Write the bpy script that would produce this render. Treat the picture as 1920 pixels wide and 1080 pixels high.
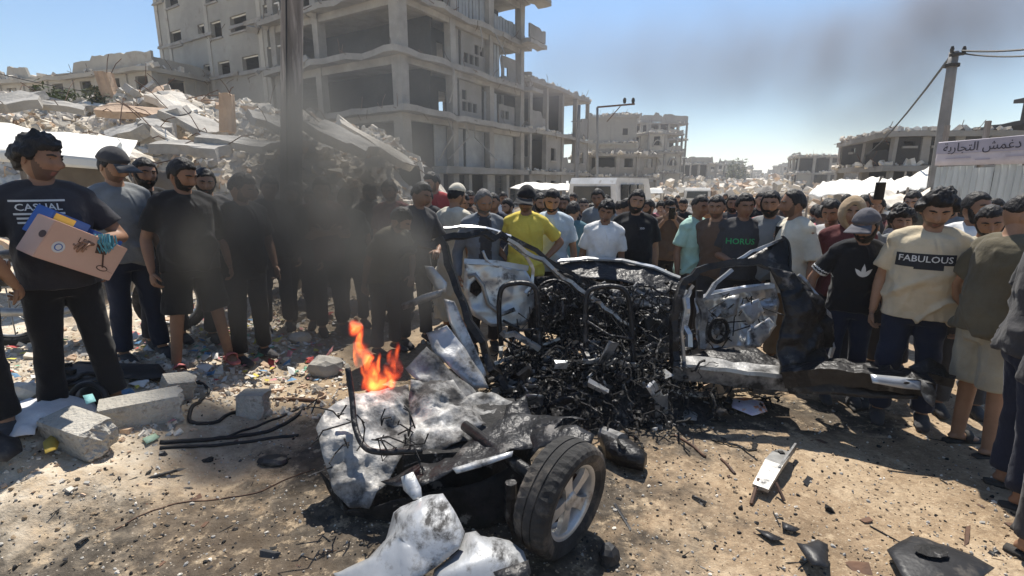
import bpy, bmesh, math, random
import numpy as np
from mathutils import Vector, Matrix, Quaternion
for _o in list(bpy.data.objects): bpy.data.objects.remove(_o, do_unlink=True)
SC = bpy.context.scene
C = SC.collection
# ------------------------------------------------------------------ camera
CZ = 1.75; FPX = 930.0; PITCH = math.atan(195/930.0)
CP, SP = math.cos(PITCH), math.sin(PITCH)
cd = bpy.data.cameras.new('camera'); cam = bpy.data.objects.new('camera', cd); C.objects.link(cam)
cam.location = (0, 0, CZ); cam.rotation_euler = (math.radians(90)-PITCH, 0, 0)
cd.sensor_width = 36.0; cd.lens = 36.0*FPX/1920.0; cd.clip_start = 0.05; cd.clip_end = 6000
SC.camera = cam
# ------------------------------------------------------------------ sky, sun, exposure
SUN_EL = math.radians(60); SUN_AZ = math.atan2(0.10, 1.0)
w = bpy.data.worlds.new('World'); SC.world = w; w.use_nodes = True
nt = w.node_tree; bg = nt.nodes['Background']
sky = nt.nodes.new('ShaderNodeTexSky'); sky.sky_type = 'NISHITA'; sky.sun_disc = False
sky.sun_elevation = SUN_EL; sky.sun_rotation = SUN_AZ; sky.air_density = 1.25; sky.dust_density = 0.25; sky.ozone_density = 6.0
nt.links.new(sky.outputs[0], bg.inputs[0]); bg.inputs[1].default_value = 0.09
sd = bpy.data.lights.new('sun', 'SUN'); so = bpy.data.objects.new('sun', sd); C.objects.link(so)
sd.energy = 5.0; sd.angle = math.radians(0.5); sd.color = (1.0, 0.95, 0.86)
tosun = Vector((math.sin(SUN_AZ)*math.cos(SUN_EL), math.cos(SUN_AZ)*math.cos(SUN_EL), math.sin(SUN_EL)))
so.rotation_euler = tosun.to_track_quat('Z', 'Y').to_euler()
SC.view_settings.view_transform = 'Standard'; SC.view_settings.look = 'None'
SC.view_settings.exposure = 0.56; SC.view_settings.gamma = 1.0; SC.view_settings.use_curve_mapping = False
SC.cycles.use_denoising = True
try: SC.cycles.denoiser = 'OPENIMAGEDENOISE'
except Exception: pass
SC.cycles.max_bounces = 6; SC.cycles.diffuse_bounces = 3; SC.cycles.glossy_bounces = 3
SC.cycles.transparent_max_bounces = 8; SC.cycles.volume_bounces = 1
SC.cycles.volume_step_rate = 1.0; SC.cycles.volume_max_steps = 128
# ------------------------------------------------------------------ pixel rays to world points
def ray(u, v):
    dx = (u-960)/FPX; dy = (540-v)/FPX
    return Vector((dx, CP+dy*SP, -SP+dy*CP))
def P(u, v, Y):                     # point seen at pixel u,v standing Y metres away
    d = ray(u, v); t = Y/d.y
    return Vector((d.x*t, Y, CZ+d.z*t))
def Pz(u, v, z=0.0):
    d = ray(u, v); t = (z-CZ)/d.z
    return Vector((d.x*t, d.y*t, z))
# ------------------------------------------------------------------ noise
def _hash(ix, iy, iz, s):
    h = (ix*374761393 + iy*668265263 + iz*2147483647 + s*974711) & 0xffffffff
    h = ((h ^ (h >> 13))*1274126177) & 0xffffffff
    h = h ^ (h >> 16)
    return (h & 0xffff)/65535.0
def vnoise(x, y, z=None, s=0):
    x = np.asarray(x, float); y = np.asarray(y, float); z = np.zeros_like(x) if z is None else np.asarray(z, float)
    ix = np.floor(x).astype(np.int64); iy = np.floor(y).astype(np.int64); iz = np.floor(z).astype(np.int64)
    fx = x-ix; fy = y-iy; fz = z-iz
    fx = fx*fx*(3-2*fx); fy = fy*fy*(3-2*fy); fz = fz*fz*(3-2*fz)
    r = 0
    for a in (0, 1):
        for b in (0, 1):
            for c in (0, 1):
                r = r + _hash(ix+a, iy+b, iz+c, s)*(fx if a else 1-fx)*(fy if b else 1-fy)*(fz if c else 1-fz)
    return r*2-1
def fbm(x, y, z=None, s=0, o=4):
    r = 0; a = 1.0; f = 1.0; t = 0
    for i in range(o):
        r = r + a*vnoise(np.asarray(x)*f, np.asarray(y)*f, None if z is None else np.asarray(z)*f, s+i*17); t += a; a *= .5; f *= 2.03
    return r/t
def sst(t):
    t = np.clip(t, 0, 1); return t*t*(3-2*t)
def gh(x, y):                        # height of the ground
    x = np.asarray(x, float); y = np.asarray(y, float)
    e = fbm(x*.9, y*.9, None, 5, 3)
    m = sst((-1.75 - x + .35*e)/1.35)*sst((y-1.5)/1.0)
    far = 1 - sst((y-9)/6)
    g = .31*m + far*(.018*e + .012*fbm(x*4, y*4, None, 9, 3)) + m*far*(.06*fbm(x*2.6, y*2.6, None, 3, 3) + .05*fbm(x*8, y*8, None, 31, 3) + .016*fbm(x*26, y*26, None, 37, 2))
    g = g + far*.006*fbm(x*14, y*14, None, 12, 2)
    return g
def ghf(x, y): return float(gh(np.array([x]), np.array([y]))[0])
def G(u, v):                         # the point of the ground seen at pixel u,v
    z = 0.0
    for i in range(5):
        p = Pz(u, v, z); z = .5*z+.5*ghf(p.x, p.y)
    p = Pz(u, v, z); p.z = ghf(p.x, p.y); return p
# ------------------------------------------------------------------ tags
def tag(o, label=None, cat=None, group=None, kind=None):
    if label: o['label'] = label
    if cat: o['category'] = cat
    if group: o['group'] = group
    if kind: o['kind'] = kind
    return o
def empty(name, loc, rz=0.0, label=None, cat=None, group=None):
    o = bpy.data.objects.new(name, None); C.objects.link(o); o.location = loc; o.rotation_euler = (0, 0, rz); o.empty_display_size = .1
    return tag(o, label, cat, group)
# ------------------------------------------------------------------ materials
def N(nt, typ, **kw):
    n = nt.nodes.new(typ)
    for k, v in kw.items(): setattr(n, k, v)
    return n
def mat(name, c1, c2=None, scale=4.0, rough=.85, metal=0.0, bump=.25, bscale=40.0, c3=None, c3scale=1.2, c3thr=.55, spec=.3, detail=5, bdist=.02, soft=.12, world=False, r2=None, stretch=None, sheen=0):
    m = bpy.data.materials.new(name); m.use_nodes = True; t = m.node_tree; L = t.links.new
    b = t.nodes['Principled BSDF']
    b.inputs['Roughness'].default_value = rough; b.inputs['Metallic'].default_value = metal
    b.inputs['Specular IOR Level'].default_value = spec
    if sheen: b.inputs['Sheen Weight'].default_value = sheen
    if world: src = N(t, 'ShaderNodeNewGeometry').outputs['Position']
    else: src = N(t, 'ShaderNodeTexCoord').outputs['Object']
    if stretch:
        mp = N(t, 'ShaderNodeMapping'); mp.inputs['Scale'].default_value = stretch; L(src, mp.inputs[0]); src = mp.outputs[0]
    c2 = c2 or tuple(x*.72 for x in c1)
    n1 = N(t, 'ShaderNodeTexNoise'); n1.inputs['Scale'].default_value = scale; n1.inputs['Detail'].default_value = detail; n1.inputs['Roughness'].default_value = .62
    L(src, n1.inputs['Vector'])
    r1 = N(t, 'ShaderNodeValToRGB'); r1.color_ramp.elements[0].position = .36; r1.color_ramp.elements[1].position = .64
    r1.color_ramp.elements[0].color = (*c2, 1); r1.color_ramp.elements[1].color = (*c1, 1)
    L(n1.outputs[0], r1.inputs[0]); out = r1.outputs[0]
    if c3:
        n2 = N(t, 'ShaderNodeTexNoise'); n2.inputs['Scale'].default_value = c3scale; n2.inputs['Detail'].default_value = 7; n2.inputs['Roughness'].default_value = .68
        L(src, n2.inputs['Vector'])
        r2_ = N(t, 'ShaderNodeValToRGB'); r2_.color_ramp.elements[0].position = c3thr-soft*.5; r2_.color_ramp.elements[1].position = c3thr+soft*.5
        L(n2.outputs[0], r2_.inputs[0])
        mx = N(t, 'ShaderNodeMix', data_type='RGBA'); L(r2_.outputs[0], mx.inputs[0]); L(out, mx.inputs[6]); mx.inputs[7].default_value = (*c3, 1)
        out = mx.outputs[2]
        if r2 is not None:
            mr = N(t, 'ShaderNodeMapRange'); mr.inputs[3].default_value = rough; mr.inputs[4].default_value = r2; L(r2_.outputs[0], mr.inputs[0]); L(mr.outputs[0], b.inputs['Roughness'])
            if metal:
                mm = N(t, 'ShaderNodeMapRange'); mm.inputs[3].default_value = metal; mm.inputs[4].default_value = 0; L(r2_.outputs[0], mm.inputs[0]); L(mm.outputs[0], b.inputs['Metallic'])
    L(out, b.inputs['Base Color'])
    if bump:
        n3 = N(t, 'ShaderNodeTexNoise'); n3.inputs['Scale'].default_value = bscale; n3.inputs['Detail'].default_value = 4
        L(src, n3.inputs['Vector'])
        bp = N(t, 'ShaderNodeBump'); bp.inputs['Strength'].default_value = bump; bp.inputs['Distance'].default_value = bdist
        L(n3.outputs[0], bp.inputs['Height']); L(bp.outputs[0], b.inputs['Normal'])
    return m
M = {}
# ------------------------------------------------------------------ mesh builder
ICO_V, ICO_F = None, None
def _ico():
    global ICO_V, ICO_F
    b = bmesh.new(); bmesh.ops.create_icosphere(b, subdivisions=1, radius=1.0)
    ICO_V = [v.co.copy() for v in b.verts]; ICO_F = [[v.index for v in f.verts] for f in b.faces]; b.free()
    b = bmesh.new(); bmesh.ops.create_icosphere(b, subdivisions=2, radius=1.0)
    global ICO2_V, ICO2_F
    ICO2_V = [v.co.copy() for v in b.verts]; ICO2_F = [[v.index for v in f.verts] for f in b.faces]; b.free()
_ico()
class MB:
    def __init__(s): s.v = []; s.f = []; s.m = []; s.cur = 0
    def add(s, vs, fs):
        o = len(s.v); s.v.extend([tuple(v) for v in vs]); s.f.extend([[i+o for i in f] for f in fs]); s.m.extend([s.cur]*len(fs)); return o
    def hexa(s, p):                  # eight corners: bottom ring 0-3 anticlockwise seen from above, top ring 4-7
        s.add(p, [(3, 2, 1, 0), (4, 5, 6, 7), (0, 1, 5, 4), (1, 2, 6, 5), (2, 3, 7, 6), (3, 0, 4, 7)])
    def box(s, c, size, rot=None):
        x, y, z = size[0]/2, size[1]/2, size[2]/2
        p = [Vector(q) for q in ((-x,-y,-z),(x,-y,-z),(x,y,-z),(-x,y,-z),(-x,-y,z),(x,-y,z),(x,y,z),(-x,y,z))]
        if rot is not None: p = [rot @ q for q in p]
        c = Vector(c); s.hexa([q+c for q in p])
    def beam(s, a, b, w, h, up=(0,0,1)):
        a = Vector(a); b = Vector(b); d = (b-a).normalized(); u = Vector(up)
        if abs(d.dot(u)) > .97: u = Vector((0,1,0))
        r = d.cross(u).normalized(); u = r.cross(d)
        q = []
        for c in (a, b): q.append([c+r*(sx*w/2)+u*(sy*h/2) for sx, sy in ((-1,-1),(1,-1),(1,1),(-1,1))])
        A, B = q
        s.add(A+B, [(0,1,2,3),(7,6,5,4),(0,4,5,1),(1,5,6,2),(2,6,7,3),(3,7,4,0)])
    def tube(s, pts, rad, n=8, cap=True, flat=None):
        pts = [Vector(p) for p in pts]; k = len(pts)
        if not hasattr(rad, '__len__'): rad = [rad]*k
        ring = []; prev = None
        for i, p in enumerate(pts):
            d = (pts[min(i+1, k-1)]-pts[max(i-1, 0)])
            d = d.normalized() if d.length > 1e-9 else Vector((0,0,1))
            if prev is None:
                u = Vector((0,0,1)) if abs(d.z) < .9 else Vector((0,1,0))
                r = d.cross(u).normalized()
            else:
                r = (prev - d*prev.dot(d)); r = r.normalized() if r.length > 1e-6 else d.orthogonal().normalized()
            prev = r; u = r.cross(d)
            fx = 1.0 if flat is None else flat
            ring.append([p + r*(rad[i]*math.cos(2*math.pi*j/n)) + u*(rad[i]*fx*math.sin(2*math.pi*j/n)) for j in range(n)])
        vs = [q for R in ring for q in R]; fs = []
        for i in range(k-1):
            for j in range(n): fs.append((i*n+j, (i+1)*n+j, (i+1)*n+(j+1) % n, i*n+(j+1) % n))
        if cap: fs.append(tuple(range(n))); fs.append(tuple((k-1)*n+j for j in reversed(range(n))))
        s.add(vs, fs)
    def sweep(s, pts, w, h, ups=None):           # rectangular section along a polyline
        pts = [Vector(p) for p in pts]; k = len(pts); vs = []
        for i, p in enumerate(pts):
            d = (pts[min(i+1, k-1)]-pts[max(i-1, 0)]).normalized()
            u = Vector(ups[i] if isinstance(ups, list) else (ups or (0,0,1)))
            if abs(d.dot(u)) > .98: u = Vector((0,1,.1))
            r = d.cross(u).normalized(); u = r.cross(d)
            ww = w[i] if hasattr(w, '__len__') else w; hh = h[i] if hasattr(h, '__len__') else h
            vs += [p+r*(sx*ww/2)+u*(sy*hh/2) for sx, sy in ((-1,-1),(1,-1),(1,1),(-1,1))]
        fs = [(0,1,2,3), tuple((k-1)*4+j for j in (3,2,1,0))]
        for i in range(k-1):
            for j in range(4): fs.append((i*4+j, (i+1)*4+j, (i+1)*4+(j+1) % 4, i*4+(j+1) % 4))
        s.add(vs, fs)
    def ell(s, c, r, rot=None, fine=False):
        V_, F_ = (ICO2_V, ICO2_F) if fine else (ICO_V, ICO_F)
        c = Vector(c); vs = []
        for q in V_:
            p = Vector((q.x*r[0], q.y*r[1], q.z*r[2])); vs.append(c + (rot @ p if rot is not None else p))
        s.add(vs, F_)
    def rock(s, c, r, rnd, rot=None, rough=.28, fine=False):
        V_, F_ = (ICO2_V, ICO2_F) if fine else (ICO_V, ICO_F)
        c = Vector(c); rot = rot or Matrix.Rotation(rnd.uniform(0, 6.3), 3, Vector((rnd.gauss(0,1), rnd.gauss(0,1), rnd.gauss(0,1))).normalized())
        vs = []
        for q in V_:
            k = 1 + rnd.uniform(-rough, rough)
            vs.append(c + rot @ Vector((q.x*r[0]*k, q.y*r[1]*k, q.z*r[2]*k)))
        s.add(vs, F_)
    def chunk(s, c, size, rnd, rot=None, j=.18):  # a broken block: a box with knocked corners
        x, y, z = size[0]/2, size[1]/2, size[2]/2; c = Vector(c)
        rot = rot or Matrix.Rotation(rnd.uniform(0, 6.3), 3, Vector((rnd.gauss(0,1), rnd.gauss(0,1), rnd.gauss(0,1))).normalized())
        p = []
        for q in ((-x,-y,-z),(x,-y,-z),(x,y,-z),(-x,y,-z),(-x,-y,z),(x,-y,z),(x,y,z),(-x,y,z)):
            p.append(c + rot @ Vector((q[0]*(1+rnd.uniform(-j, j)), q[1]*(1+rnd.uniform(-j, j)), q[2]*(1+rnd.uniform(-j, j)))))
        s.hexa(p)
    def mesh(s, name, mats, smooth=False):
        me = bpy.data.meshes.new(name); me.from_pydata(s.v, [], s.f)
        for m in (mats if isinstance(mats, (list, tuple)) else [mats]): me.materials.append(m)
        if len(me.materials) > 1: me.polygons.foreach_set('material_index', s.m)
        if smooth: me.polygons.foreach_set('use_smooth', [True]*len(me.polygons))
        me.update(); return me
    def build(s, name, mats, parent=None, smooth=False, loc=None):
        me = s.mesh(name, mats, smooth); o = bpy.data.objects.new(name, me); C.objects.link(o)
        if parent is not None: o.parent = parent
        if loc is not None: o.location = loc
        return o
def npmesh(name, V, F, mats, smooth=True, parent=None, mi=None):
    me = bpy.data.meshes.new(name); me.from_pydata(np.asarray(V).tolist(), [], F if isinstance(F, list) else np.asarray(F).tolist())
    for m in (mats if isinstance(mats, (list, tuple)) else [mats]): me.materials.append(m)
    if mi is not None: me.polygons.foreach_set('material_index', mi)
    if smooth: me.polygons.foreach_set('use_smooth', [True]*len(me.polygons))
    me.update(); o = bpy.data.objects.new(name, me); C.objects.link(o)
    if parent is not None: o.parent = parent
    return o
def local(parent):                   # world point -> local coordinates of an unrotated parent at parent.location
    L = Vector(parent.location); return lambda p: Vector(p)-L
# ================================================================== GROUND
def ground_material():
    m = bpy.data.materials.new('dirt_ground'); m.use_nodes = True; t = m.node_tree; L = t.links.new; b = t.nodes['Principled BSDF']
    b.inputs['Roughness'].default_value = .92; b.inputs['Specular IOR Level'].default_value = .2
    pos = N(t, 'ShaderNodeNewGeometry').outputs['Position']
    def noise(sc, det=6, rg=.65):
        n = N(t, 'ShaderNodeTexNoise'); n.inputs['Scale'].default_value = sc; n.inputs['Detail'].default_value = det; n.inputs['Roughness'].default_value = rg
        L(pos, n.inputs['Vector']); return n.outputs[0]
    def ramp(src, *st):
        r = N(t, 'ShaderNodeValToRGB'); e = r.color_ramp.elements
        while len(e) < len(st): e.new(.5)
        for i, (p_, c_) in enumerate(st): e[i].position = p_; e[i].color = (*c_, 1)
        L(src, r.inputs[0]); return r.outputs[0]
    def mix(f, a, c, mode='MIX'):
        x = N(t, 'ShaderNodeMix', data_type='RGBA', blend_type=mode)
        if hasattr(f, 'links') or not isinstance(f, float): L(f, x.inputs[0])
        else: x.inputs[0].default_value = f
        L(a, x.inputs[6])
        if isinstance(c, tuple): x.inputs[7].default_value = (*c, 1)
        else: L(c, x.inputs[7])
        return x.outputs[2]
    def math_(op, a, c=None, cl=False):
        x = N(t, 'ShaderNodeMath', operation=op, use_clamp=cl)
        for i, q in enumerate((a, c)):
            if q is None: continue
            if isinstance(q, (int, float)): x.inputs[i].default_value = q
            else: L(q, x.inputs[i])
        return x.outputs[0]
    col = ramp(noise(1.6), (.3, (.24, .170, .105)), (.5, (.34, .245, .155)), (.7, (.46, .355, .24)))
    col = mix(ramp(noise(22, 4), (.45, (0,0,0)), (.62, (.55,)*3)), col, (.19, .130, .080))
    col = mix(ramp(noise(70, 3), (.55, (0,0,0)), (.66, (.6,)*3)), col, (.50, .40, .27))
    # pale broken concrete dust over the bank of rubble and along the street
    sx = N(t, 'ShaderNodeSeparateXYZ'); L(pos, sx.inputs[0])
    bank = N(t, 'ShaderNodeMapRange', interpolation_type='SMOOTHSTEP'); L(sx.outputs[0], bank.inputs[0]); bank.inputs[1].default_value = -1.2; bank.inputs[2].default_value = -3.0
    deep = N(t, 'ShaderNodeMapRange', interpolation_type='SMOOTHSTEP'); L(sx.outputs[1], deep.inputs[0]); deep.inputs[1].default_value = 4.2; deep.inputs[2].default_value = 9.0
    pale = math_('MAXIMUM', math_('MULTIPLY', bank.outputs[0], 1.0), deep.outputs[0])
    pale = math_('MULTIPLY', pale, math_('ADD', noise(2.3), .42, True))
    col = mix(pale, col, ramp(noise(9), (.32, (.36, .29, .21)), (.5, (.56, .48, .37)), (.68, (.72, .65, .53))))
    # soot and spilled oil round the wreck
    def blob(cx, cy, rx, ry):
        v = N(t, 'ShaderNodeVectorMath', operation='SUBTRACT'); L(pos, v.inputs[0]); v.inputs[1].default_value = (cx, cy, 0)
        q = N(t, 'ShaderNodeVectorMath', operation='MULTIPLY'); L(v.outputs[0], q.inputs[0]); q.inputs[1].default_value = (1/rx, 1/ry, 0)
        l = N(t, 'ShaderNodeVectorMath', operation='LENGTH'); L(q.outputs[0], l.inputs[0]); return math_('SUBTRACT', 1.0, l.outputs['Value'])
    s_ = blob(-.95, 1.75, 1.9, 1.05)
    for a in ((-.35, 2.6, 1.5, 1.2), (.7, 3.9, 1.9, 1.1), (2.0, 3.55, 1.2, .42)): s_ = math_('MAXIMUM', s_, blob(*a))
    s_ = math_('ADD', s_, math_('MULTIPLY', math_('SUBTRACT', noise(2.1, 7, .7), .5), 2.2))
    sr = N(t, 'ShaderNodeMapRange', interpolation_type='SMOOTHSTEP'); L(s_, sr.inputs[0]); sr.inputs[1].default_value = -.05; sr.inputs[2].default_value = .42; sr.inputs[4].default_value = .9
    col = mix(sr.outputs[0], col, ramp(noise(13, 6), (.35, (.020, .018, .016)), (.55, (.062, .054, .045)), (.72, (.17, .14, .105))))
    # scattered damp patches
    col = mix(ramp(noise(1.1, 8, .72), (.56, (0,0,0)), (.66, (.5,)*3)), col, (.15, .105, .065))
    # trodden lanes and wheel ruts
    wv = N(t, 'ShaderNodeTexWave', wave_type='BANDS', bands_direction='DIAGONAL'); wv.inputs['Scale'].default_value = .42; wv.inputs['Distortion'].default_value = 5.5; wv.inputs['Detail'].default_value = 4; L(pos, wv.inputs['Vector'])
    col = mix(math_('MULTIPLY', ramp(wv.outputs[0], (.62, (0,0,0)), (.9, (.55,)*3)), noise(5.5)), col, (.14, .098, .062))
    col = mix(ramp(noise(7.5, 9, .75), (.54, (0,0,0)), (.64, (.65,)*3)), col, (.52, .40, .265))
    # glints of crushed glass and lime
    vo = N(t, 'ShaderNodeTexVoronoi', feature='F1'); vo.inputs['Scale'].default_value = 34; L(pos, vo.inputs['Vector'])
    spk = math_('MULTIPLY', math_('LESS_THAN', vo.outputs['Distance'], .14), math_('GREATER_THAN', noise(3.3), .5))
    col = mix(math_('MULTIPLY', spk, .45), col, (.60, .52, .42))
    vo2 = N(t, 'ShaderNodeTexVoronoi', feature='F1'); vo2.inputs['Scale'].default_value = 21; L(pos, vo2.inputs['Vector'])
    col = mix(math_('MULTIPLY', math_('LESS_THAN', vo2.outputs['Distance'], .15), math_('GREATER_THAN', noise(2.7), .54)), col, (.06, .05, .042))
    L(col, b.inputs['Base Color'])
    bp = N(t, 'ShaderNodeBump'); bp.inputs['Strength'].default_value = .75; bp.inputs['Distance'].default_value = .02
    h = math_('ADD', noise(28, 6, .7), math_('MULTIPLY', noise(110, 3), .4)); L(h, bp.inputs['Height']); L(bp.outputs[0], b.inputs['Normal'])
    return m
def axis(a, b, step, far, grow):
    c = list(np.arange(a, b, step)); s = step; x = c[0]; lo = []
    while x > -far: s *= grow; x -= s; lo.append(x)
    s = step; x = c[-1]; hi = []
    while x < far: s *= grow; x += s; hi.append(x)
    return np.array(lo[::-1]+c+hi)
gx = axis(-4.6, 4.4, .028, 1200, 1.11); gy = axis(.9, 6.2, .026, 1200, 1.10)
X, Y_ = np.meshgrid(gx, gy); Z = gh(X.ravel(), Y_.ravel())
nx, ny = len(gx), len(gy)
idx = np.arange(nx*ny).reshape(ny, nx)
F = np.stack([idx[:-1, :-1], idx[:-1, 1:], idx[1:, 1:], idx[1:, :-1]], -1).reshape(-1, 4)
M['ground'] = ground_material()
o = npmesh('ground', np.stack([X.ravel(), Y_.ravel(), Z], -1), F, M['ground']); tag(o, kind='structure')

# ================================================================== STRUCTURE MATERIALS
M['conc'] = mat('concrete', (.27,.255,.235), (.20,.19,.17), .55, .93, bump=.35, bscale=9, bdist=.05, c3=(.20,.18,.155), c3scale=.35, c3thr=.60, soft=.2)
M['conc_l'] = mat('concrete_light', (.33,.31,.275), (.215,.20,.18), .6, .93, bump=.35, bscale=9, bdist=.05, c3=(.26,.235,.205), c3scale=.5, c3thr=.62, soft=.15)
M['conc_d'] = mat('concrete_dark', (.052,.050,.048), (.028,.027,.026), .5, .95, bump=.3, bscale=7, bdist=.05, c3=(.03,.028,.027), c3scale=.4, c3thr=.55, soft=.25)  # on the inner walls this near-black carries the interior shade
M['plaster'] = mat('weathered_plaster', (.35,.33,.29), (.26,.245,.215), .32, .93, bump=.3, bscale=6, bdist=.04, c3=(.23,.205,.175), c3scale=.55, c3thr=.63, soft=.08)
M['plaster_w'] = mat('pale_plaster', (.43,.40,.345), (.31,.285,.245), .3, .93, bump=.3, bscale=6, bdist=.04, c3=(.28,.25,.21), c3scale=.7, c3thr=.6, soft=.1)
M['rubble'] = mat('rubble_dust', (.70,.63,.53), (.46,.41,.335), 1.2, .95, bump=.6, bscale=8, bdist=.08, c3=(.26,.225,.18), c3scale=.8, c3thr=.6, soft=.1)
M['rub_a'] = mat('rubble_pale', (.72,.66,.565), (.55,.49,.41), 2.5, .95, bump=.5, bscale=14, bdist=.04)
M['rub_b'] = mat('rubble_grey', (.42,.395,.355), (.30,.28,.25), 2.5, .95, bump=.5, bscale=14, bdist=.04)
M['rub_c'] = mat('rubble_ochre', (.55,.40,.28), (.42,.30,.21), 2.5, .95, bump=.5, bscale=14, bdist=.04)
M['rust'] = mat('rusty_steel', (.14,.075,.045), (.07,.045,.035), 6, .8, bump=.2)
M['shutter'] = mat('metal_shutter', (.30,.31,.31), (.22,.23,.23), 1.0, .6, bump=.1)
M['steel_g'] = mat('galvanised_pole', (.24,.23,.22), (.16,.155,.15), 2, .55, bump=.1, metal=.2)
M['wood'] = mat('weathered_wood', (.27,.235,.205), (.15,.13,.112), 1.5, .9, bump=.6, bscale=6, stretch=(6,6,.5), c3=(.36,.32,.28), c3scale=2.2, c3thr=.58)
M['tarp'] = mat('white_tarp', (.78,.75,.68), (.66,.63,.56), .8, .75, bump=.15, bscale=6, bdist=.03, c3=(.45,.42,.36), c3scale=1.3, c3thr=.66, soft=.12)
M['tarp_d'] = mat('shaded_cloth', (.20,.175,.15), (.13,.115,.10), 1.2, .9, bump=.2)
M['leafm'] = mat('leaves', (.075,.095,.035), (.04,.055,.02), 6, .8, bump=0)
M['leafg'] = mat('dusty_leaves', (.13,.14,.085), (.08,.09,.05), 6, .85, bump=0)
M['black_cable'] = mat('black_cable', (.025,.024,.024), (.015,.015,.015), 9, .55, bump=.1)
M['blue_cloth'] = mat('faded_blue_sheet', (.16,.25,.34), (.10,.17,.25), 2, .9, bump=.2)

# ================================================================== BUILDINGS
class Frame:                         # a building's own axes: a along one front, b along the other, z up
    def __init__(s, ox, oy, da, db): s.o = Vector((ox, oy, 0)); s.a = Vector((*da, 0)).normalized(); s.b = Vector((*db, 0)).normalized()
    def w(s, a, b, z): return s.o + s.a*a + s.b*b + Vector((0, 0, z))
    def hit_a(s, u, v):              # where pixel u,v meets the front b=0: (a, z)
        d = ray(u, v); n = s.a.cross(Vector((0,0,1))); cpos = Vector((0,0,CZ)); t = (s.o-cpos).dot(n)/d.dot(n); p = cpos+d*t
        return (p-s.o).dot(s.a), p.z
    def hit_b(s, u, v):
        d = ray(u, v); n = s.b.cross(Vector((0,0,1))); cpos = Vector((0,0,CZ)); t = (s.o-cpos).dot(n)/d.dot(n); p = cpos+d*t
        return (p-s.o).dot(s.b), p.z
def fbox(mb, fr, a0, a1, b0, b1, z0, z1, L, jit=0, rnd=None):
    q = [(a0,b0,z0),(a1,b0,z0),(a1,b1,z0),(a0,b1,z0),(a0,b0,z1),(a1,b0,z1),(a1,b1,z1),(a0,b1,z1)]
    if jit: q = [(x+rnd.uniform(-jit,jit), y+rnd.uniform(-jit,jit), z+rnd.uniform(-jit,jit)) for x, y, z in q]
    p = [L(fr.w(*c)) for c in q]
    if fr.a.cross(fr.b).z < 0: p = [p[i] for i in (3,2,1,0,7,6,5,4)]
    mb.hexa(p)
def wall_mb(fr, along, s0, s1, z0, z1, off, th, holes, L, rag=None):
    """a wall with real openings; along 'a' or 'b'; off: position on the other axis; holes (s0,s1,z0,z1)"""
    mb = MB(); xs = sorted({s0, s1, *[min(max(h[i], s0), s1) for h in holes for i in (0, 1)]}); zs = sorted({z0, z1, *[min(max(h[i], z0), z1) for h in holes for i in (2, 3)]})
    nxs, nzs = len(xs)-1, len(zs)-1
    def pt(s, o, z): return L(fr.w(s, o, z) if along == 'a' else fr.w(o, s, z))
    keep = [[not any(h[0] < (xs[i]+xs[i+1])/2 < h[1] and h[2] < (zs[k]+zs[k+1])/2 < h[3] for h in holes) for k in range(nzs)] for i in range(nxs)]
    for i in range(nxs):
        for k in range(nzs):
            if not keep[i][k]: continue
            A, B, Z0, Z1 = xs[i], xs[i+1], zs[k], zs[k+1]
            c = [pt(A,off,Z0), pt(B,off,Z0), pt(B,off,Z1), pt(A,off,Z1), pt(A,off+th,Z0), pt(B,off+th,Z0), pt(B,off+th,Z1), pt(A,off+th,Z1)]
            fs = [(0,1,2,3), (5,4,7,6)]
            g = lambda ii, kk: 0 <= ii < nxs and 0 <= kk < nzs and keep[ii][kk]
            if not g(i-1,k): fs.append((0,3,7,4))
            if not g(i+1,k): fs.append((1,5,6,2))
            if not g(i,k-1): fs.append((0,4,5,1))
            if not g(i,k+1): fs.append((3,2,6,7))
            mb.add(c, fs)
    return mb
def ragged(fr, along, s0, s1, z0, z1, off, th, L, rnd, amp=.5, n=10):
    """a broken wall whose top edge is torn"""
    mb = MB()
    def pt(s, o, z): return L(fr.w(s, o, z) if along == 'a' else fr.w(o, s, z))
    n = max(n, int((s1-s0)/.28)); S = [s0+(s1-s0)*i/n for i in range(n+1)]; H = []; h_ = z1-abs(rnd.gauss(0, amp))
    for i in S:
        if rnd.random() < .16: h_ = z1-abs(rnd.gauss(0, amp))
        H.append(h_-abs(rnd.gauss(0, .07)))
    H = [max(z0+.1, h) for h in H]
    for i in range(n):
        c = [pt(S[i],off,z0), pt(S[i+1],off,z0), pt(S[i+1],off,H[i+1]), pt(S[i],off,H[i]), pt(S[i],off+th,z0), pt(S[i+1],off+th,z0), pt(S[i+1],off+th,H[i+1]), pt(S[i],off+th,H[i])]
        fs = [(0,1,2,3), (5,4,7,6), (3,2,6,7), (0,4,5,1)]
        if i == 0: fs.append((0,3,7,4))
        if i == n-1: fs.append((1,5,6,2))
        mb.add(c, fs)
    return mb
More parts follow.
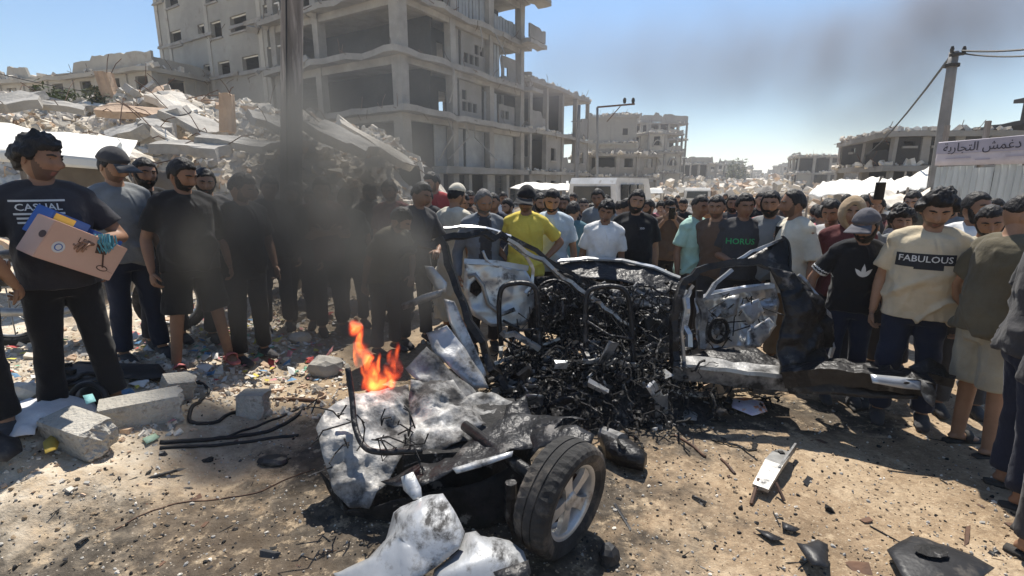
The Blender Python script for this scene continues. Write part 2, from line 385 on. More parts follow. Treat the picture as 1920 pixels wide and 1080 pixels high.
def torn_slab(mb, fr, a0, a1, b0, b1, z, th, L, rnd, seg=1.1, bite=.25):
    """a floor slab whose outer edges are chewed and sag a little"""
    na = max(2, int((a1-a0)/seg)); nb = max(2, int((b1-b0)/seg)); vs = []
    for i in range(na+1):
        for j in range(nb+1):
            a = a0+(a1-a0)*i/na; b = b0+(b1-b0)*j/nb; e = (i in (0, na)) or (j in (0, nb)); dz = 0
            if e: a += rnd.uniform(-.3, 1)*bite*(1 if i == 0 else -1 if i == na else 0); b += rnd.uniform(-.3, 1)*bite*(1 if j == 0 else -1 if j == nb else 0); dz = -abs(rnd.gauss(0, bite*.22))
            vs.append((a, b, dz))
    n = len(vs); k = nb+1
    top = [L(fr.w(a, b, z+d)) for a, b, d in vs]; bot = [L(fr.w(a, b, z+d-th)) for a, b, d in vs]; fs = []
    for i in range(na):
        for j in range(nb):
            q = [i*k+j, (i+1)*k+j, (i+1)*k+j+1, i*k+j+1]; fs.append(q); fs.append([x+n for x in reversed(q)])
    rim = [i*k for i in range(na+1)] + [na*k+j for j in range(1, k)] + [i*k+nb for i in range(na-1, -1, -1)] + [j for j in range(nb-1, 0, -1)]
    for x, y in zip(rim, rim[1:]+rim[:1]): fs.append([x, x+n, y+n, y])
    mb.add(top+bot, fs)
def rebars(mb, fr, pts, L, rnd, ln=.8, r=.012):
    for a, b, z in pts:
        p = fr.w(a, b, z); q = p+Vector((rnd.gauss(0,.3), rnd.gauss(0,.3), rnd.uniform(-.6,.9)))*ln
        mb.tube([L(p), L((p+q)/2+Vector((rnd.gauss(0,.08), rnd.gauss(0,.08), 0))), L(q)], r, 4)

# ---- the tall ruined block
fr = Frame(-6.3, 30.0, (-.854, .52), (.52, .854)); R = random.Random(4)
main = empty('ruined_building', fr.w(0, 0, 0), 0, 'tall bare concrete block with open floors and a leaning windowed wall behind the smoke', 'building'); L = local(main)
LV = [6.15, 9.3, 12.4, 15.6, 18.8]; AL, BL, WA = fr.hit_a(297, 80)[0], 14.3, 11.9
for i, z in enumerate(LV):
    mb = MB(); torn_slab(mb, fr, -.55 if i else -.9, WA, -.75, BL, z, .34, L, R, 1.0, .3); mb.build('floor_slab', M['conc_l'], main)
    mb = MB(); torn_slab(mb, fr, WA+.01, AL-.35, .36, BL, z-.02, .3, L, R, 2.5, .1); mb.build('floor_slab', M['conc'], main)
    # spandrel beam under the slab
    mb = MB(); fbox(mb, fr, .3, WA-.3, .1, .4, z-.78, z-.35, L, .03, R); mb.build('edge_beam', M['conc_l'], main)
    mb = MB(); fbox(mb, fr, .1, .4, .45, BL-.4, z-.70, z-.35, L, .03, R); mb.build('edge_beam', M['conc_l'], main)
zs = [0]+LV
for k in range(len(LV)):
    z0 = zs[k] + (.003 if k else 0); z1 = zs[k+1]-.345
    for a, b in ((.3, .3), (7.1, .3), (11.4, .3), (.3, 5.0), (.3, 9.4), (.3, 13.8), (7.1, 5.0), (11.4, 6.0)):
        if k == 0 and a > 5 and b < 1: pass
        mb = MB(); wv = .34 if (a < 1 and b < 1) else .27
        fbox(mb, fr, a-wv, a+wv, b-wv, b+wv, z0, z1, L, .05, R); mb.build('column', M['conc_l'], main)
    # set-back infill walls, coloured near black to put interior shade in the openings
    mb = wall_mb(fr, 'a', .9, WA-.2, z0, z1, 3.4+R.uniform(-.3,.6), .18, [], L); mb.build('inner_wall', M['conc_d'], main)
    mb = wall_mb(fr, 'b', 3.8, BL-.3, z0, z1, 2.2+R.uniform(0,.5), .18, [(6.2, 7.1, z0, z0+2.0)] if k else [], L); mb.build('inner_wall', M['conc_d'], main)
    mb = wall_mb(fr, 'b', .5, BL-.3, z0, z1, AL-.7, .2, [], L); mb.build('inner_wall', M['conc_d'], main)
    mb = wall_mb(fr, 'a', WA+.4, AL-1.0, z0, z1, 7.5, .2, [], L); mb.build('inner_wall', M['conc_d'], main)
# windowed front: openings read off the photograph's window positions
wins = []
for (u, v, wd, ht) in ((329,72,20,24),(377,56,11,18),(405,55,18,26),(447,43,28,26),(507,25,24,32),(343,143,22,22),(388,129,11,14),(420,128,20,22),(470,120,28,26),(515,106,24,34),(440,-25,26,28),(505,-46,24,30),(395,-10,18,24),(322,0,20,22)):
    wd *= 1.12; ht *= 1.25
    a0, _ = fr.hit_a(u+wd/2, v); a1, _ = fr.hit_a(u-wd/2, v); am, zt = fr.hit_a(u, v-ht/2); _, zb = fr.hit_a(u, v+ht/2)
    wins.append((a0, a1, zb, zt))
wins.append((15.2, 18.6, 5.1, 6.9)); wins.append((13.1, 14.9, 4.6, 6.3))
mb = wall_mb(fr, 'a', WA+.05, AL, 0, 19.2, 0, .32, wins, L); mb.build('windowed_wall', M['plaster'], main)
for h in wins:
    if h[1]-h[0] > 3: continue
    mb = MB(); fbox(mb, fr, h[0]-.12, h[1]+.12, -.13, .02, h[2]-.13, h[2]-.004, L, .015, R); f_ = mb.build('window_sill', M['conc_l'], main)
    mb = MB()
    fbox(mb, fr, h[0]+.01, h[0]+.09, .14, .22, h[2]+.01, h[3]-.01, L); fbox(mb, fr, h[0]+.09, h[1]-.01, .14, .22, h[3]-.09, h[3]-.01, L)
    mb.build('window_frame', M['tarp'], main)
mb = wall_mb(fr, 'b', .33, BL, 0, 19.2, AL-.32, .32, [], L); mb.build('side_wall', M['plaster'], main)
# pilasters and string courses on that front
for a in (12.6, 19.0, 24.6, AL-.4):
    mb = MB(); fbox(mb, fr, a-.2, a+.2, -.07, -.004, 0, 19.2, L, .02, R); mb.build('pilaster', M['plaster_w'], main)
for z in (6.4, 9.5, 12.6, 15.8):
    x = WA+.3
    while x < AL-.3:
        x2 = min(AL-.1, x+R.uniform(1.5, 3.5))
        if R.random() < .8: mb = MB(); fbox(mb, fr, x, x2-.05, -.2+R.uniform(-.03,.05), -.08, z-.13, z+.1, L, .05, R); mb.build('string_course', M['conc_l'], main)
        x = x2
# corrugated sheets and infill hanging in the right front
def sheet_panel(b0, b1, z0, z1, off, m, nm, n=7):
    mb = MB()
    for i in range(n):
        s0 = b0+(b1-b0)*i/n; s1 = b0+(b1-b0)*(i+.8)/n
        fbox(mb, fr, off+R.uniform(0,.05), off+.09, s0, s1, z0+R.uniform(0,.18), z1-R.uniform(0,.12), L, .02, R)
    return mb.build(nm, m, main)
for b0, b1, k, hh in ((6.0, 8.6, 1, .98), (8.9, 10.6, 1, .8), (10.9, 13.2, 1, .55), (5.2, 6.0, 2, .9), (6.3, 9.2, 2, .99), (9.7, 11.0, 2, .9), (11.4, 13.4, 2, .7), (9.9, 13.4, 3, .5), (5.3, 9.2, 3, .8)):
    z0 = zs[k]+.01; z1 = z0+(zs[k+1]-.37-z0)*hh
    if R.random() < .5:
        mb = wall_mb(fr, 'b', b0, b1, z0, z1, .42, .12, [(b0+.3+j*.62, b0+.3+j*.62+.5, z0+.5+q*.75, z0+.5+q*.75+.62) for j in range(int((b1-b0-.4)/.62)) for q in range(int((z1-z0-.7)/.75)) if R.random() < .55], L); mb.build('infill_wall', M['conc'], main)
    else: sheet_panel(b0, b1, z0, z1, .35, M['shutter'], 'corrugated_panel', max(3, int((b1-b0)/.36)))
# ground floor of the right front: mezzanine band, shutters
for (b0, b1) in ((3.6, 6.6), (6.9, 9.2), (9.6, 13.3)):
    mb = wall_mb(fr, 'b', b0, b1, 2.9, 5.7, .62, .14, [], L); mb.build('shop_panel', M['shutter'], main)
mb = MB(); fbox(mb, fr, -.55, .75, 3.2, 13.9, 2.45, 2.85, L, .06, R); mb.build('shop_canopy', M['conc'], main)
for (b0, b1) in ((4.2, 6.3), (9.7, 11.4), (11.8, 13.3)):
    mb = MB()
    for q in range(8): fbox(mb, fr, .55, .62-.02*(q % 2), b0, b1, .05+q*.29, .05+q*.29+.27, L)
    mb.build('roller_shutter', M['conc_d'], main)
for b_ in (3.4, 6.6, 8.9, 11.6):
    mb = MB(); fbox(mb, fr, .05, .45, b_-.2, b_+.2, .0, 2.44, L, .02, R); mb.build('shop_pier', M['conc_l'], main)
# broken balcony at the far end, dangling concrete and reinforcement
mb = MB(); torn_slab(mb, fr, -1.6, -.57, 12.2, 14.9, 12.4, .3, L, R, .5, .2); mb.build('balcony_slab', M['conc_l'], main)
mb = MB(); torn_slab(mb, fr, -1.9, -.57, 11.0, 15.3, 15.55, .3, L, R, .5, .2); mb.build('balcony_slab', M['conc_l'], main)
mb = ragged(fr, 'b', 12.2, 14.7, 12.42, 13.4, -1.5, .14, L, R, .3, 6); mb.build('balcony_parapet', M['conc'], main)
mb = MB(); torn_slab(mb, fr, -1.3, -.57, 13.0, 14.8, 9.1, .25, L, R, .5, .2); mb.build('balcony_slab', M['conc_l'], main)
for z in (12.45, 9.35, 6.2):
    mb = MB()
    for q in range(14):
        a = R.uniform(WA-5, WA+1); s = R.uniform(.12, .5); mb.chunk(L(fr.w(a, R.uniform(-.5, .2), z+R.uniform(-.5, .12))), (s*1.5, s, s*.7), R)
    mb.build('broken_concrete', M['conc_l'], main)['kind'] = 'stuff'
mb = MB(); rebars(mb, fr, [(R.uniform(-.6, WA), -.7, z-.15) for z in LV for _ in range(9)] + [(-.6, R.uniform(0, BL), z-.15) for z in LV for _ in range(14)] + [(R.uniform(12, 20), -.1, R.choice((6.0, 9.2, 12.3))) for _ in range(14)], L, R, 1.0, .018)
mb.build('reinforcing_bar', M['rust'], main)['kind'] = 'stuff'
mb = MB()
for q in range(7):
    b_ = R.uniform(3, 13.5); z = R.choice(LV[:3]); p = fr.w(-.4, b_, z-.3)
    mb.tube([L(p), L(p+Vector((R.gauss(0,.3), 0, -1.0))), L(p+Vector((R.gauss(0,.6), R.gauss(0,.4), -R.uniform(1.6, 3.2))))], .05, 5)
mb.build('hanging_debris', M['conc_l'], main)['kind'] = 'stuff'

# ---- generic ruin
def ruin(name, label, o, da, db, A, B, levels, cols_a, cols_b, seed, fill=.5, wm='plaster', sm='conc_l', rag=.5, win=(1.1, 1.3), top='ragged', base_fill=None, group=None, bar=.018, dark=True):
    fr = Frame(o[0], o[1], da, db); rnd = random.Random(seed)
    root = empty(name, fr.w(0, 0, 0), 0, label, 'building', group); L = local(root); z0 = 0
    pa = [A*i/cols_a for i in range(cols_a+1)]; pb = [B*i/cols_b for i in range(cols_b+1)]
    for k, z in enumerate(levels):
        mb = MB(); torn_slab(mb, fr, -.35, A+.2, -.35, B+.2, z, .28, L, rnd, 1.5, .28); mb.build('floor_slab', M[sm], root)
        for a in pa: 
            mb = MB(); fbox(mb, fr, max(.02, a-.2), min(A-.02, a+.2), .02, .42, z0+.002, z-.285, L, .03, rnd); mb.build('column', M[sm], root)
        for b in pb[1:]:
            mb = MB(); fbox(mb, fr, .02, .42, max(.45, b-.2), min(B-.02, b+.2), z0+.002, z-.285, L, .03, rnd); mb.build('column', M[sm], root)
        ff = fill if (k or base_fill is None) else base_fill
        for al, pp in (('a', pa), ('b', pb)):
            for i in range(len(pp)-1):
                s0, s1 = pp[i]+.21, pp[i+1]-.21; r = rnd.random()
                if s1-s0 < .5: continue
                if i == 0 and al == 'b': s0 += .24
                if r < ff:
                    wd = min(win[0], (s1-s0)*.5); c = (s0+s1)/2+rnd.uniform(-.2,.2); sill = z0+.95
                    hs = [(c-wd/2, c+wd/2, sill, min(sill+win[1], z-.5))] if rnd.random() < .85 else []
                    wall_mb(fr, al, s0, s1, z0+.002, z-.285, .12, .18, hs, L).build('wall', M[wm], root)
                    for h in hs:
                        mb = MB(); q = (h[0]-.1, h[1]+.1)
                        if al == 'a': fbox(mb, fr, q[0], q[1], .0, .115, h[2]-.12, h[2]-.003, L)
                        else: fbox(mb, fr, .0, .115, q[0], q[1], h[2]-.12, h[2]-.003, L)
                        mb.build('window_sill', M[sm], root)
                elif r < ff+(1-ff)*.55:
                    ragged(fr, al, s0, s1, z0+.002, z0+rnd.uniform(.6, 2.2), .12, .18, L, rnd, .35, 7).build('broken_wall', M[wm], root)
        if dark:  # near-black walls paint the shade seen through the openings
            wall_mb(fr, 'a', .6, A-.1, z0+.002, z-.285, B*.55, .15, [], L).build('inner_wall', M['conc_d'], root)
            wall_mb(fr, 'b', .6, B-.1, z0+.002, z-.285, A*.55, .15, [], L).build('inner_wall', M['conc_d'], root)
        z0 = z
    if top == 'ragged':
        ragged(fr, 'a', 0, A, z0+.002, z0+rag*2.2, .1, .18, L, rnd, rag, 16).build('parapet', M[wm], root)
        ragged(fr, 'b', .3, B, z0+.002, z0+rag*2.2, .1, .18, L, rnd, rag, 12).build('parapet', M[wm], root)
    if bar:
        mb = MB(); rebars(mb, fr, [(rnd.uniform(0, A), -.2, z-.1) for z in levels for _ in range(8)] + [(-.2, rnd.uniform(0, B), z-.1) for z in levels for _ in range(8)] + [(rnd.choice(pa), .2, z0) for _ in range(8)], L, rnd, 1.0, bar)
        mb.build('reinforcing_bar', M['rust'], root)['kind'] = 'stuff'
    mb = MB()
    for q in range(70):
        s = rnd.uniform(.08, .34); k = rnd.choice(levels); mb.chunk(L(fr.w(rnd.uniform(0, A), rnd.uniform(-.3, .6), k+s*.2)), (s*1.6, s, s*.7), rnd)
        s = rnd.uniform(.08, .34); mb.chunk(L(fr.w(rnd.uniform(-.3, .6), rnd.uniform(0, B), k+s*.2)), (s*1.6, s, s*.7), rnd)
    mb.build('broken_concrete', M['rub_a'], root)['kind'] = 'stuff'
    return root, fr, L
D2 = (.50, .866)
# next along the street
def at(u, Y): p = P(u, 345, Y); return (p.x, p.y)
# three storeys, right of the tall block
o3 = fr.w(0, BL+.7, 0)
c3, f3, L3 = ruin('street_building', 'three storey concrete building adjoining the tall block, open top floor on thin posts', (o3.x, o3.y), (-.866, .5), D2, 9, 13.2, [2.9, 6.3, 10.2], 3, 4, 11, .35, 'conc', 'conc_l', .25, (1.0, 1.1), base_fill=1.0, bar=.02)
# low pale building far left behind the rubble
ruin('low_building', 'low pale two storey house with a stepped roof behind the rubble at the blue sky', at(314, 36), (-.95, .31), (.31, .95), 16.5, 7, [3.4, 6.6, 9.6], 6, 2, 21, 1.0, 'plaster_w', 'plaster_w', .5, (1.3, 1.5))
wl, fl, Ll = ruin('low_building', 'narrow pale wing with three arched openings on the far end of the low house', at(84, 40.5), (-.95, .31), (.31, .95), 4.6, 6, [4.2, 7.2, 9.6], 3, 2, 22, 1.0, 'plaster_w', 'plaster', .35, (.9, 1.5))
# far left side of the street
S = D2
ruin('damaged_house', 'square grey house with a blank side wall behind the bent lamp post', at(1100, 72), (.98, -.17), (.17, .98), 6.6, 9, [4.0, 7.4, 11.0], 2, 3, 31, 1.0, 'plaster', 'plaster', .2, (.7, .9))
ruin('damaged_house', 'low shop row with a long concrete canopy below the square grey house', at(1118, 55), (.95, .30), (-.3, .95), 7.6, 7, [2.6, 5.0], 3, 3, 32, .4, 'conc', 'conc_l', .3)
da, fa, La = ruin('damaged_house', 'four storey house with pointed arch windows and torn upper floors', at(1212, 78), (.97, .25), (-.25, .97), 5.9, 9, [3.6, 6.6, 9.4], 2, 3, 33, .8, 'plaster_w', 'conc_l', .3)
for q, (a_, z_) in enumerate(((1.5, 4.6), (1.5, 7.3), (4.3, 4.6))):
    mb = MB()
    for t_ in range(9):
        an = math.pi*t_/8; an2 = math.pi*(t_+1)/8
        if t_ == 8: break
        p0 = fa.w(a_+.75*math.cos(an), -.02, z_+.8*math.sin(an)*(1.25)); p1 = fa.w(a_+.75*math.cos(an2), -.02, z_+.8*math.sin(an2)*1.25); mb.beam(La(p0), La(p1), .2, .16)
    mb.build('arch', M['conc_l'], da)
ruin('damaged_house', 'tall collapsed frame house with leaning posts behind the arched house', at(1196, 92), (.97, .22), (-.22, .97), 9.3, 8, [3.4, 6.6, 9.8, 12.6], 5, 2, 34, .35, 'plaster', 'conc_l', .8)
ruin('damaged_house', 'gutted three storey frame house where the street fades', at(1293, 112), (.97, .25), (-.25, .97), 8.8, 9, [3.2, 6.2], 4, 3, 35, .35, 'plaster', 'conc_l', .7)
ruin('damaged_house', 'small roofless house beside the far trees', at(1330, 135), (.97, .25), (-.25, .97), 6, 9, [3.2], 3, 3, 36, .5, 'plaster_w', 'conc_l', .7)
# right side of the street
ruin('damaged_house', 'broken frame house with a rubble heap on its roof by the thin utility pole', at(1492, 84), (.985, -.17), (.3, .95), 7.4, 8, [3.6, 6.3], 3, 2, 41, .25, 'plaster', 'conc_l', .3)
ruin('damaged_house', 'low grey house with a flat roof beyond the white tents', at(1590, 62), (.98, -.2), (.3, .95), 4.6, 6, [2.2, 3.6], 3, 2, 42, .8, 'conc', 'conc', .2, (.6, .7))
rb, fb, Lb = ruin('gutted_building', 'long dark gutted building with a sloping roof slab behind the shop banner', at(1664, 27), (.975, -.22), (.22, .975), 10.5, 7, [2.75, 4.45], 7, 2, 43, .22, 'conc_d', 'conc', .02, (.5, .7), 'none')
mb = MB(); torn_slab(mb, fb, 6.2, 10.6, -.4, 6, 5.0, .22, Lb, random.Random(1), .8, .15); mb.build('roof_slab', M['conc_d'], rb)
mb = MB()
for a, b in ((7.4, .2), (9.2, .2), (7.4, 3), (9.2, 3)): fbox(mb, fb, a-.12, a+.12, b-.12, b+.12, 5.0, 6.1, Lb)
mb.build('stair_tower_post', M['conc_d'], rb)
mb = MB(); torn_slab(mb, fb, 7.0, 9.8, -.3, 3.5, 6.3, .2, Lb, random.Random(2), .8, .1); mb.build('stair_tower_roof', M['conc_d'], rb)
mb = MB()
for a in (5.1, 5.6, 6.9, 7.4): mb.box(Lb(fb.w(a, -.2, 3.3+R.uniform(-.1,.2))), (.5, .05, R.uniform(.5, .9)))
mb.build('hanging_sheet', M['tarp'], rb)
for k, (u, Yd, hgt, wd) in enumerate(((1340,150,7.6,9),(1366,175,7.2,9),(1386,205,6.2,10),(1404,250,6.0,12),(1452,240,5.6,11),(1463,200,6.6,9),(1478,165,7.6,8),(1352,128,5.0,7),(1444,262,5.0,12))):
    side = 'left' if u < 1430 else 'right'
    ruin('damaged_house', 'pale hazy ruin at the far end of the street on its %s side' % side, at(u, Yd), (.97, .2), (-.2, .97), wd, 8, [hgt*.36, hgt*.68, hgt] if hgt > 6 else [hgt*.5, hgt], 3, 2, 50+k, .6, 'plaster_w', 'conc_l', .6, group='far ruins at the end of the street', bar=0)
# ================================================================== RUBBLE BANK BEHIND THE LEFT CROWD
def ridge_z(v, Y): return CZ+Y*math.tan(math.atan((540-v)/FPX)-PITCH)
RU = [(-400,150),(-100,165),(0,172),(110,190),(210,205),(280,172),(330,178),(400,190),(470,196),(560,210),(650,226),(720,238),(770,285),(815,335),(900,345)]
RY = 13.0
rx = np.array([(u-960)/950*RY for u, v in RU]); rz = np.array([max(0, ridge_z(v, RY)) for u, v in RU]); rz[-1] = 0
def heap(x, y):
    x = np.asarray(x, float); y = np.asarray(y, float)
    H = np.interp(x*13/np.maximum(11, y), rx, rz)
    f = np.where(y < 13, sst((y-7.6)/5.6)**.9, 1-.55*sst((y-13.5)/9))
    n = fbm(x*.7, y*.7, None, 41, 3)*.42 + fbm(x*2.1, y*2.1, None, 42, 4)*.30 + fbm(x*6, y*6, None, 43, 2)*.10
    return H*f + n*np.clip(H*f, 0, 1.0) - .06
hx = np.arange(-26, -1.6, .11); hy = np.arange(7.4, 24, .13)
X, Yh = np.meshgrid(hx, hy); Zh = heap(X.ravel(), Yh.ravel()); n_x, n_y = len(hx), len(hy)
idx = np.arange(n_x*n_y).reshape(n_y, n_x); F = np.stack([idx[:-1,:-1], idx[:-1,1:], idx[1:,1:], idx[1:,:-1]], -1).reshape(-1, 4)
tag(npmesh('rubble_bank', np.stack([X.ravel(), Yh.ravel(), Zh], -1), F, M['rubble'], smooth=False), kind='structure')
def heapz(x, y): return float(heap(np.array([x]), np.array([y]))[0])
R = random.Random(8)
mb = MB()
for i in range(6500):
    y = 7.6+R.random()**1.3*9; x = R.uniform(-1.02*y-1, -.15*y); z = heapz(x, y)
    if z < .03: continue
    s = .025+abs(R.gauss(0, .05)); mb.cur = R.choice((0,0,0,0,1,2))
    if R.random() < .6: mb.chunk((x, y, z+s*.3), (s*R.uniform(1,2.4), s*R.uniform(.8,1.5), s*R.uniform(.5,1)), R)
    else: mb.rock((x, y, z+s*.2), (s, s*.8, s*.6), R)
tag(mb.build('rubble', [M['rub_a'], M['rub_b'], M['rub_c']]), 'small broken concrete and stones over the rubble bank', kind='stuff')
def slab(loc, size, rot, m, label, group=None, name='concrete_slab', cat='slab', seed=0, bars=2):
    r = random.Random(seed); e = empty(name, loc, 0, label, cat, group); e['kind'] = 'thing'
    mb = MB(); nx_, ny_ = 5, 4; top = []; bot = []
    rm = Matrix.Rotation(rot[2], 3, 'Z') @ Matrix.Rotation(rot[1], 3, 'Y') @ Matrix.Rotation(rot[0], 3, 'X')
    for i in range(nx_):
        for j in range(ny_):
            x = (i/(nx_-1)-.5)*size[0]; y = (j/(ny_-1)-.5)*size[1]
            ed = i in (0, nx_-1) or j in (0, ny_-1)
            if ed: x += r.uniform(-.14, .05)*size[0]*(1 if x > 0 else -1); y += r.uniform(-.14, .05)*size[1]*(1 if y > 0 else -1)
            zz = r.uniform(-.03, .03); top.append(rm @ Vector((x, y, size[2]/2+zz))); bot.append(rm @ Vector((x+r.uniform(-.03,.03), y+r.uniform(-.03,.03), -size[2]/2+zz)))
    n = nx_*ny_; fs = []
    for i in range(nx_-1):
        for j in range(ny_-1):
            q = [i*ny_+j, (i+1)*ny_+j, (i+1)*ny_+j+1, i*ny_+j+1]; fs.append(q); fs.append([k+n for k in reversed(q)])
    rim = [i*ny_ for i in range(nx_)] + [(nx_-1)*ny_+j for j in range(1, ny_)] + [i*ny_+ny_-1 for i in range(nx_-2, -1, -1)] + [j for j in range(ny_-2, 0, -1)]
    for a, b in zip(rim, rim[1:]+rim[:1]): fs.append([a, a+n, b+n, b])
    mb.add(top+bot, fs); mb.build('slab', m, e)
    for k in range(bars):
        i = r.choice(rim); p = top[i]*.95; q = p + (p.normalized()+Vector((r.gauss(0,.4), r.gauss(0,.4), r.uniform(-.2,.6))))*r.uniform(.2, .6)
        b2 = MB(); b2.tube([p, (p+q)/2+Vector((0,0,.05)), q], .009, 4); b2.build('reinforcing_bar', M['rust'], e)
    return e
def on_heap(u, v, Y, dz=0): p = P(u, v, Y); return Vector((p.x, p.y, p.z+dz))
for i, (u, v, Y, sz, rot, m, lab) in enumerate((
    (306,221,10.9,(.95,.8,.13),(.15,-.38,.2),'rub_b','thin grey slab tilted up over a dark gap near the top of the rubble'),
    (365,230,10.9,(1.25,.8,.14),(.2,.42,-.1),'rub_b','grey slab leaning against the tilted slab over the dark gap'),
    (240,252,9.6,(.75,.6,.22),(.4,-.35,.3),'rub_b','round ended grey chunk above the end of the white tent'),
    (292,249,9.8,(.55,.5,.38),(.3,.1,.4),'rub_b','thick grey block beside the round ended chunk'),
    (425,212,10.6,(.26,.2,.72),(.05,.08,.2),'rub_c','pinkish pillar stump standing upright in the rubble'),
    (204,172,12.6,(.3,.28,.85),(.02,-.1,.3),'rub_c','pinkish pillar stump before the low pale house'),
    (360,278,9.0,(1.1,.5,.16),(.25,.06,.1),'rub_b','long grey slab lying flat low on the rubble'),
    (285,187,12.6,(1.0,.9,.16),(.5,-.5,.5),'rub_c','ochre slab on the crest of the rubble'),
    (330,196,12.0,(1.3,.7,.15),(.3,.5,-.4),'rub_a','pale slab sliding down from the ochre crest'),
    (255,210,11.4,(1.6,.5,.15),(.5,.1,.1),'rub_c','long ochre beam half sunk below the crest'),
    (110,198,11.2,(1.1,.4,.13),(.45,.15,.3),'rub_b','dark slab under the plants on the far side of the tent'),
    (30,192,10.8,(.9,.7,.18),(.5,-.2,.4),'rub_b','big grey slab above the white tent roof'),
    (445,268,9.3,(1.4,.4,.12),(.3,.12,.05),'rub_b','grey beam lying level beside the long slab'),
    (235,287,8.6,(.9,.5,.12),(.45,.5,.6),'rub_a','pale slab standing on edge behind the tent corner'),
    (318,262,9.2,(.9,.16,.14),(.2,.5,-.2),'rub_a','narrow pale beam poking out below the thick block'),
    (640,262,9.6,(1.2,.7,.18),(.3,.45,.1),'rub_b','grey slab in the smoke on the end slope'),
    (705,272,10.4,(1.7,.4,.14),(.3,.55,.2),'rub_a','pale beam sliding down the far end of the bank'),
    (520,235,10.8,(1.0,.6,.16),(.4,.2,.7),'rub_b','grey slab just beside the wooden pole'))):
    slab(on_heap(u, v, Y), sz, rot, M[m], lab, seed=i)
for i in range(46):
    y = R.uniform(8.6, 13); x = R.uniform(-1.0*y, -.28*y); z = heapz(x, y)
    mk = R.choice(('rub_a','rub_b','rub_b','rub_c')); uu = 960+950*x/y
    lab = dict(rub_a='pale', rub_b='grey', rub_c='ochre')[mk]+' broken slab '+('high up' if y > 11.4 else 'halfway up' if y > 9.8 else 'low down')+' on the rubble bank '+('above the white shelter' if uu < 170 else 'above the black T-shirts' if uu < 420 else 'beside the wooden pole' if uu < 600 else 'at the smoky far end')
    slab(Vector((x, y, z+.04)), (R.uniform(.3,.9), R.uniform(.2,.55), R.uniform(.07,.16)), (R.gauss(.3,.4), R.gauss(0,.45), R.uniform(0,6.3)), M[mk],
         lab, 'broken slabs in the rubble bank', 'broken_slab', seed=100+i, bars=R.choice((0,1)))
# far rubble along the street
mb = MB()
for i in range(3600):
    Yd = R.uniform(24, 170); side = R.random()
    u = R.gauss(1330, 70) if side < .55 else R.gauss(1510, 60) if side < .85 else R.uniform(950, 1750)
    if side > .85: Yd = R.uniform(22, 40)
    x = (u-960)/950*Yd; s = (.07+abs(R.gauss(0, .15)))*(1+Yd/70); mb.cur = R.choice((0,0,0,1,2))
    mb.chunk((x, Yd, s*.2+abs(R.gauss(0, .012))*Yd*(side < .85)), (s*1.7, s, s*.8), R)
tag(mb.build('rubble', [M['rub_a'], M['rub_b'], M['rub_c']]), 'pale rubble lining both sides of the far street', kind='stuff')

# ================================================================== PLANTS
def leafy(name, label, base, h, rad, nleaf, ls, m, seed, stems=6, crown_z=.55, cat='plant'):
    r = random.Random(seed); e = empty(name, base, 0, label, cat); mb = MB(); tips = []
    for k in range(stems):
        a = r.uniform(0, 6.3); tip = Vector((math.cos(a)*rad*r.uniform(.3,.9), math.sin(a)*rad*r.uniform(.3,.9), h*r.uniform(.6,1)))
        mb.tube([(0,0,-.1), tip*.5+Vector((r.gauss(0,.05*h), r.gauss(0,.05*h), .1*h)), tip], [h*.022, h*.014, h*.005], 5); tips.append(tip)
    mb.build('stem' if cat == 'plant' else 'trunk', M['wood'], e)
    lm = MB()
    for k in range(nleaf):
        t = r.choice(tips)*r.uniform(crown_z*.6, 1.05); c = t+Vector((r.gauss(0,rad*.28), r.gauss(0,rad*.28), r.gauss(0,h*.09)))
        d = Vector((r.gauss(0,1), r.gauss(0,1), r.gauss(0,.7))).normalized(); q = d.orthogonal().normalized(); s = ls*r.uniform(.6,1.4)
        lm.add([c-d*s, c+q*s*.35, c+d*s, c-q*s*.35], [(0,1,2,3)])
    lm.build('foliage' if cat == 'plant' else 'crown', m, e)['kind'] = 'stuff'
p = on_heap(105, 200, 12.8); leafy('shrub', 'dusty green shrub growing on the rubble before the low pale house', (p.x, p.y, p.z-.1), .6, .5, 380, .06, M['leafm'], 1)
p = on_heap(190, 205, 12.4); leafy('shrub', 'small dry shrub beside the pinkish pillar stump', (p.x, p.y, p.z-.1), .6, .4, 220, .07, M['leafg'], 2)
for i, (u, Yd, h) in enumerate(((1376, 120, 6.5), (1392, 150, 5.5))):
    x, y = at(u, Yd); leafy('tree', ('dusty dark tree beside the roofless house down the street', 'smaller dusty tree farther down the street')[i], (x, y, 0), h, h*.35, 500, .5, M['leafg'], 5+i, cat='tree')

# ================================================================== POLES AND WIRES
def pole_thing(name, label, b, t, r0, r1, m, cat='pole', n=12):
    e = empty(name, b, 0, label, cat); mb = MB(); d = Vector(t)-Vector(b)
    k = 9; mb.tube([d*(i/(k-1)) for i in range(k)], [r0+(r1-r0)*i/(k-1) for i in range(k)], n); mb.build('shaft', m, e, smooth=True); return e
b_ = P(545, 560, 7.0); zb = -.1; tq = P(548, 0, 7.05); kx = (tq.x-b_.x)/(tq.z-b_.z)
wp = pole_thing('utility_pole', 'thick weathered wooden pole rising out of the smoke before the ruined block', (b_.x+kx*(zb-b_.z), 7.0, zb), (b_.x+kx*(9.6-b_.z), 7.1, 9.6), .145, .12, M['wood'], n=18)
mb = MB(); mb.tube([Vector((.02+kx*.6, -.145, .6)), Vector((kx*4, -.125, 4)), Vector((kx*7-.03, -.10, 7))], .011, 5); mb.build('cable', M['black_cable'], wp)
rt = P(1789, 97, 13.0); rbp = P(1757, 345, 13.0)
rp = pole_thing('utility_pole', 'tall grey pole standing at the corner of the shop banner', (rbp.x, 13.0, -.05), (rt.x, 13.0, rt.z), .17, .10, M['steel_g'], n=14)
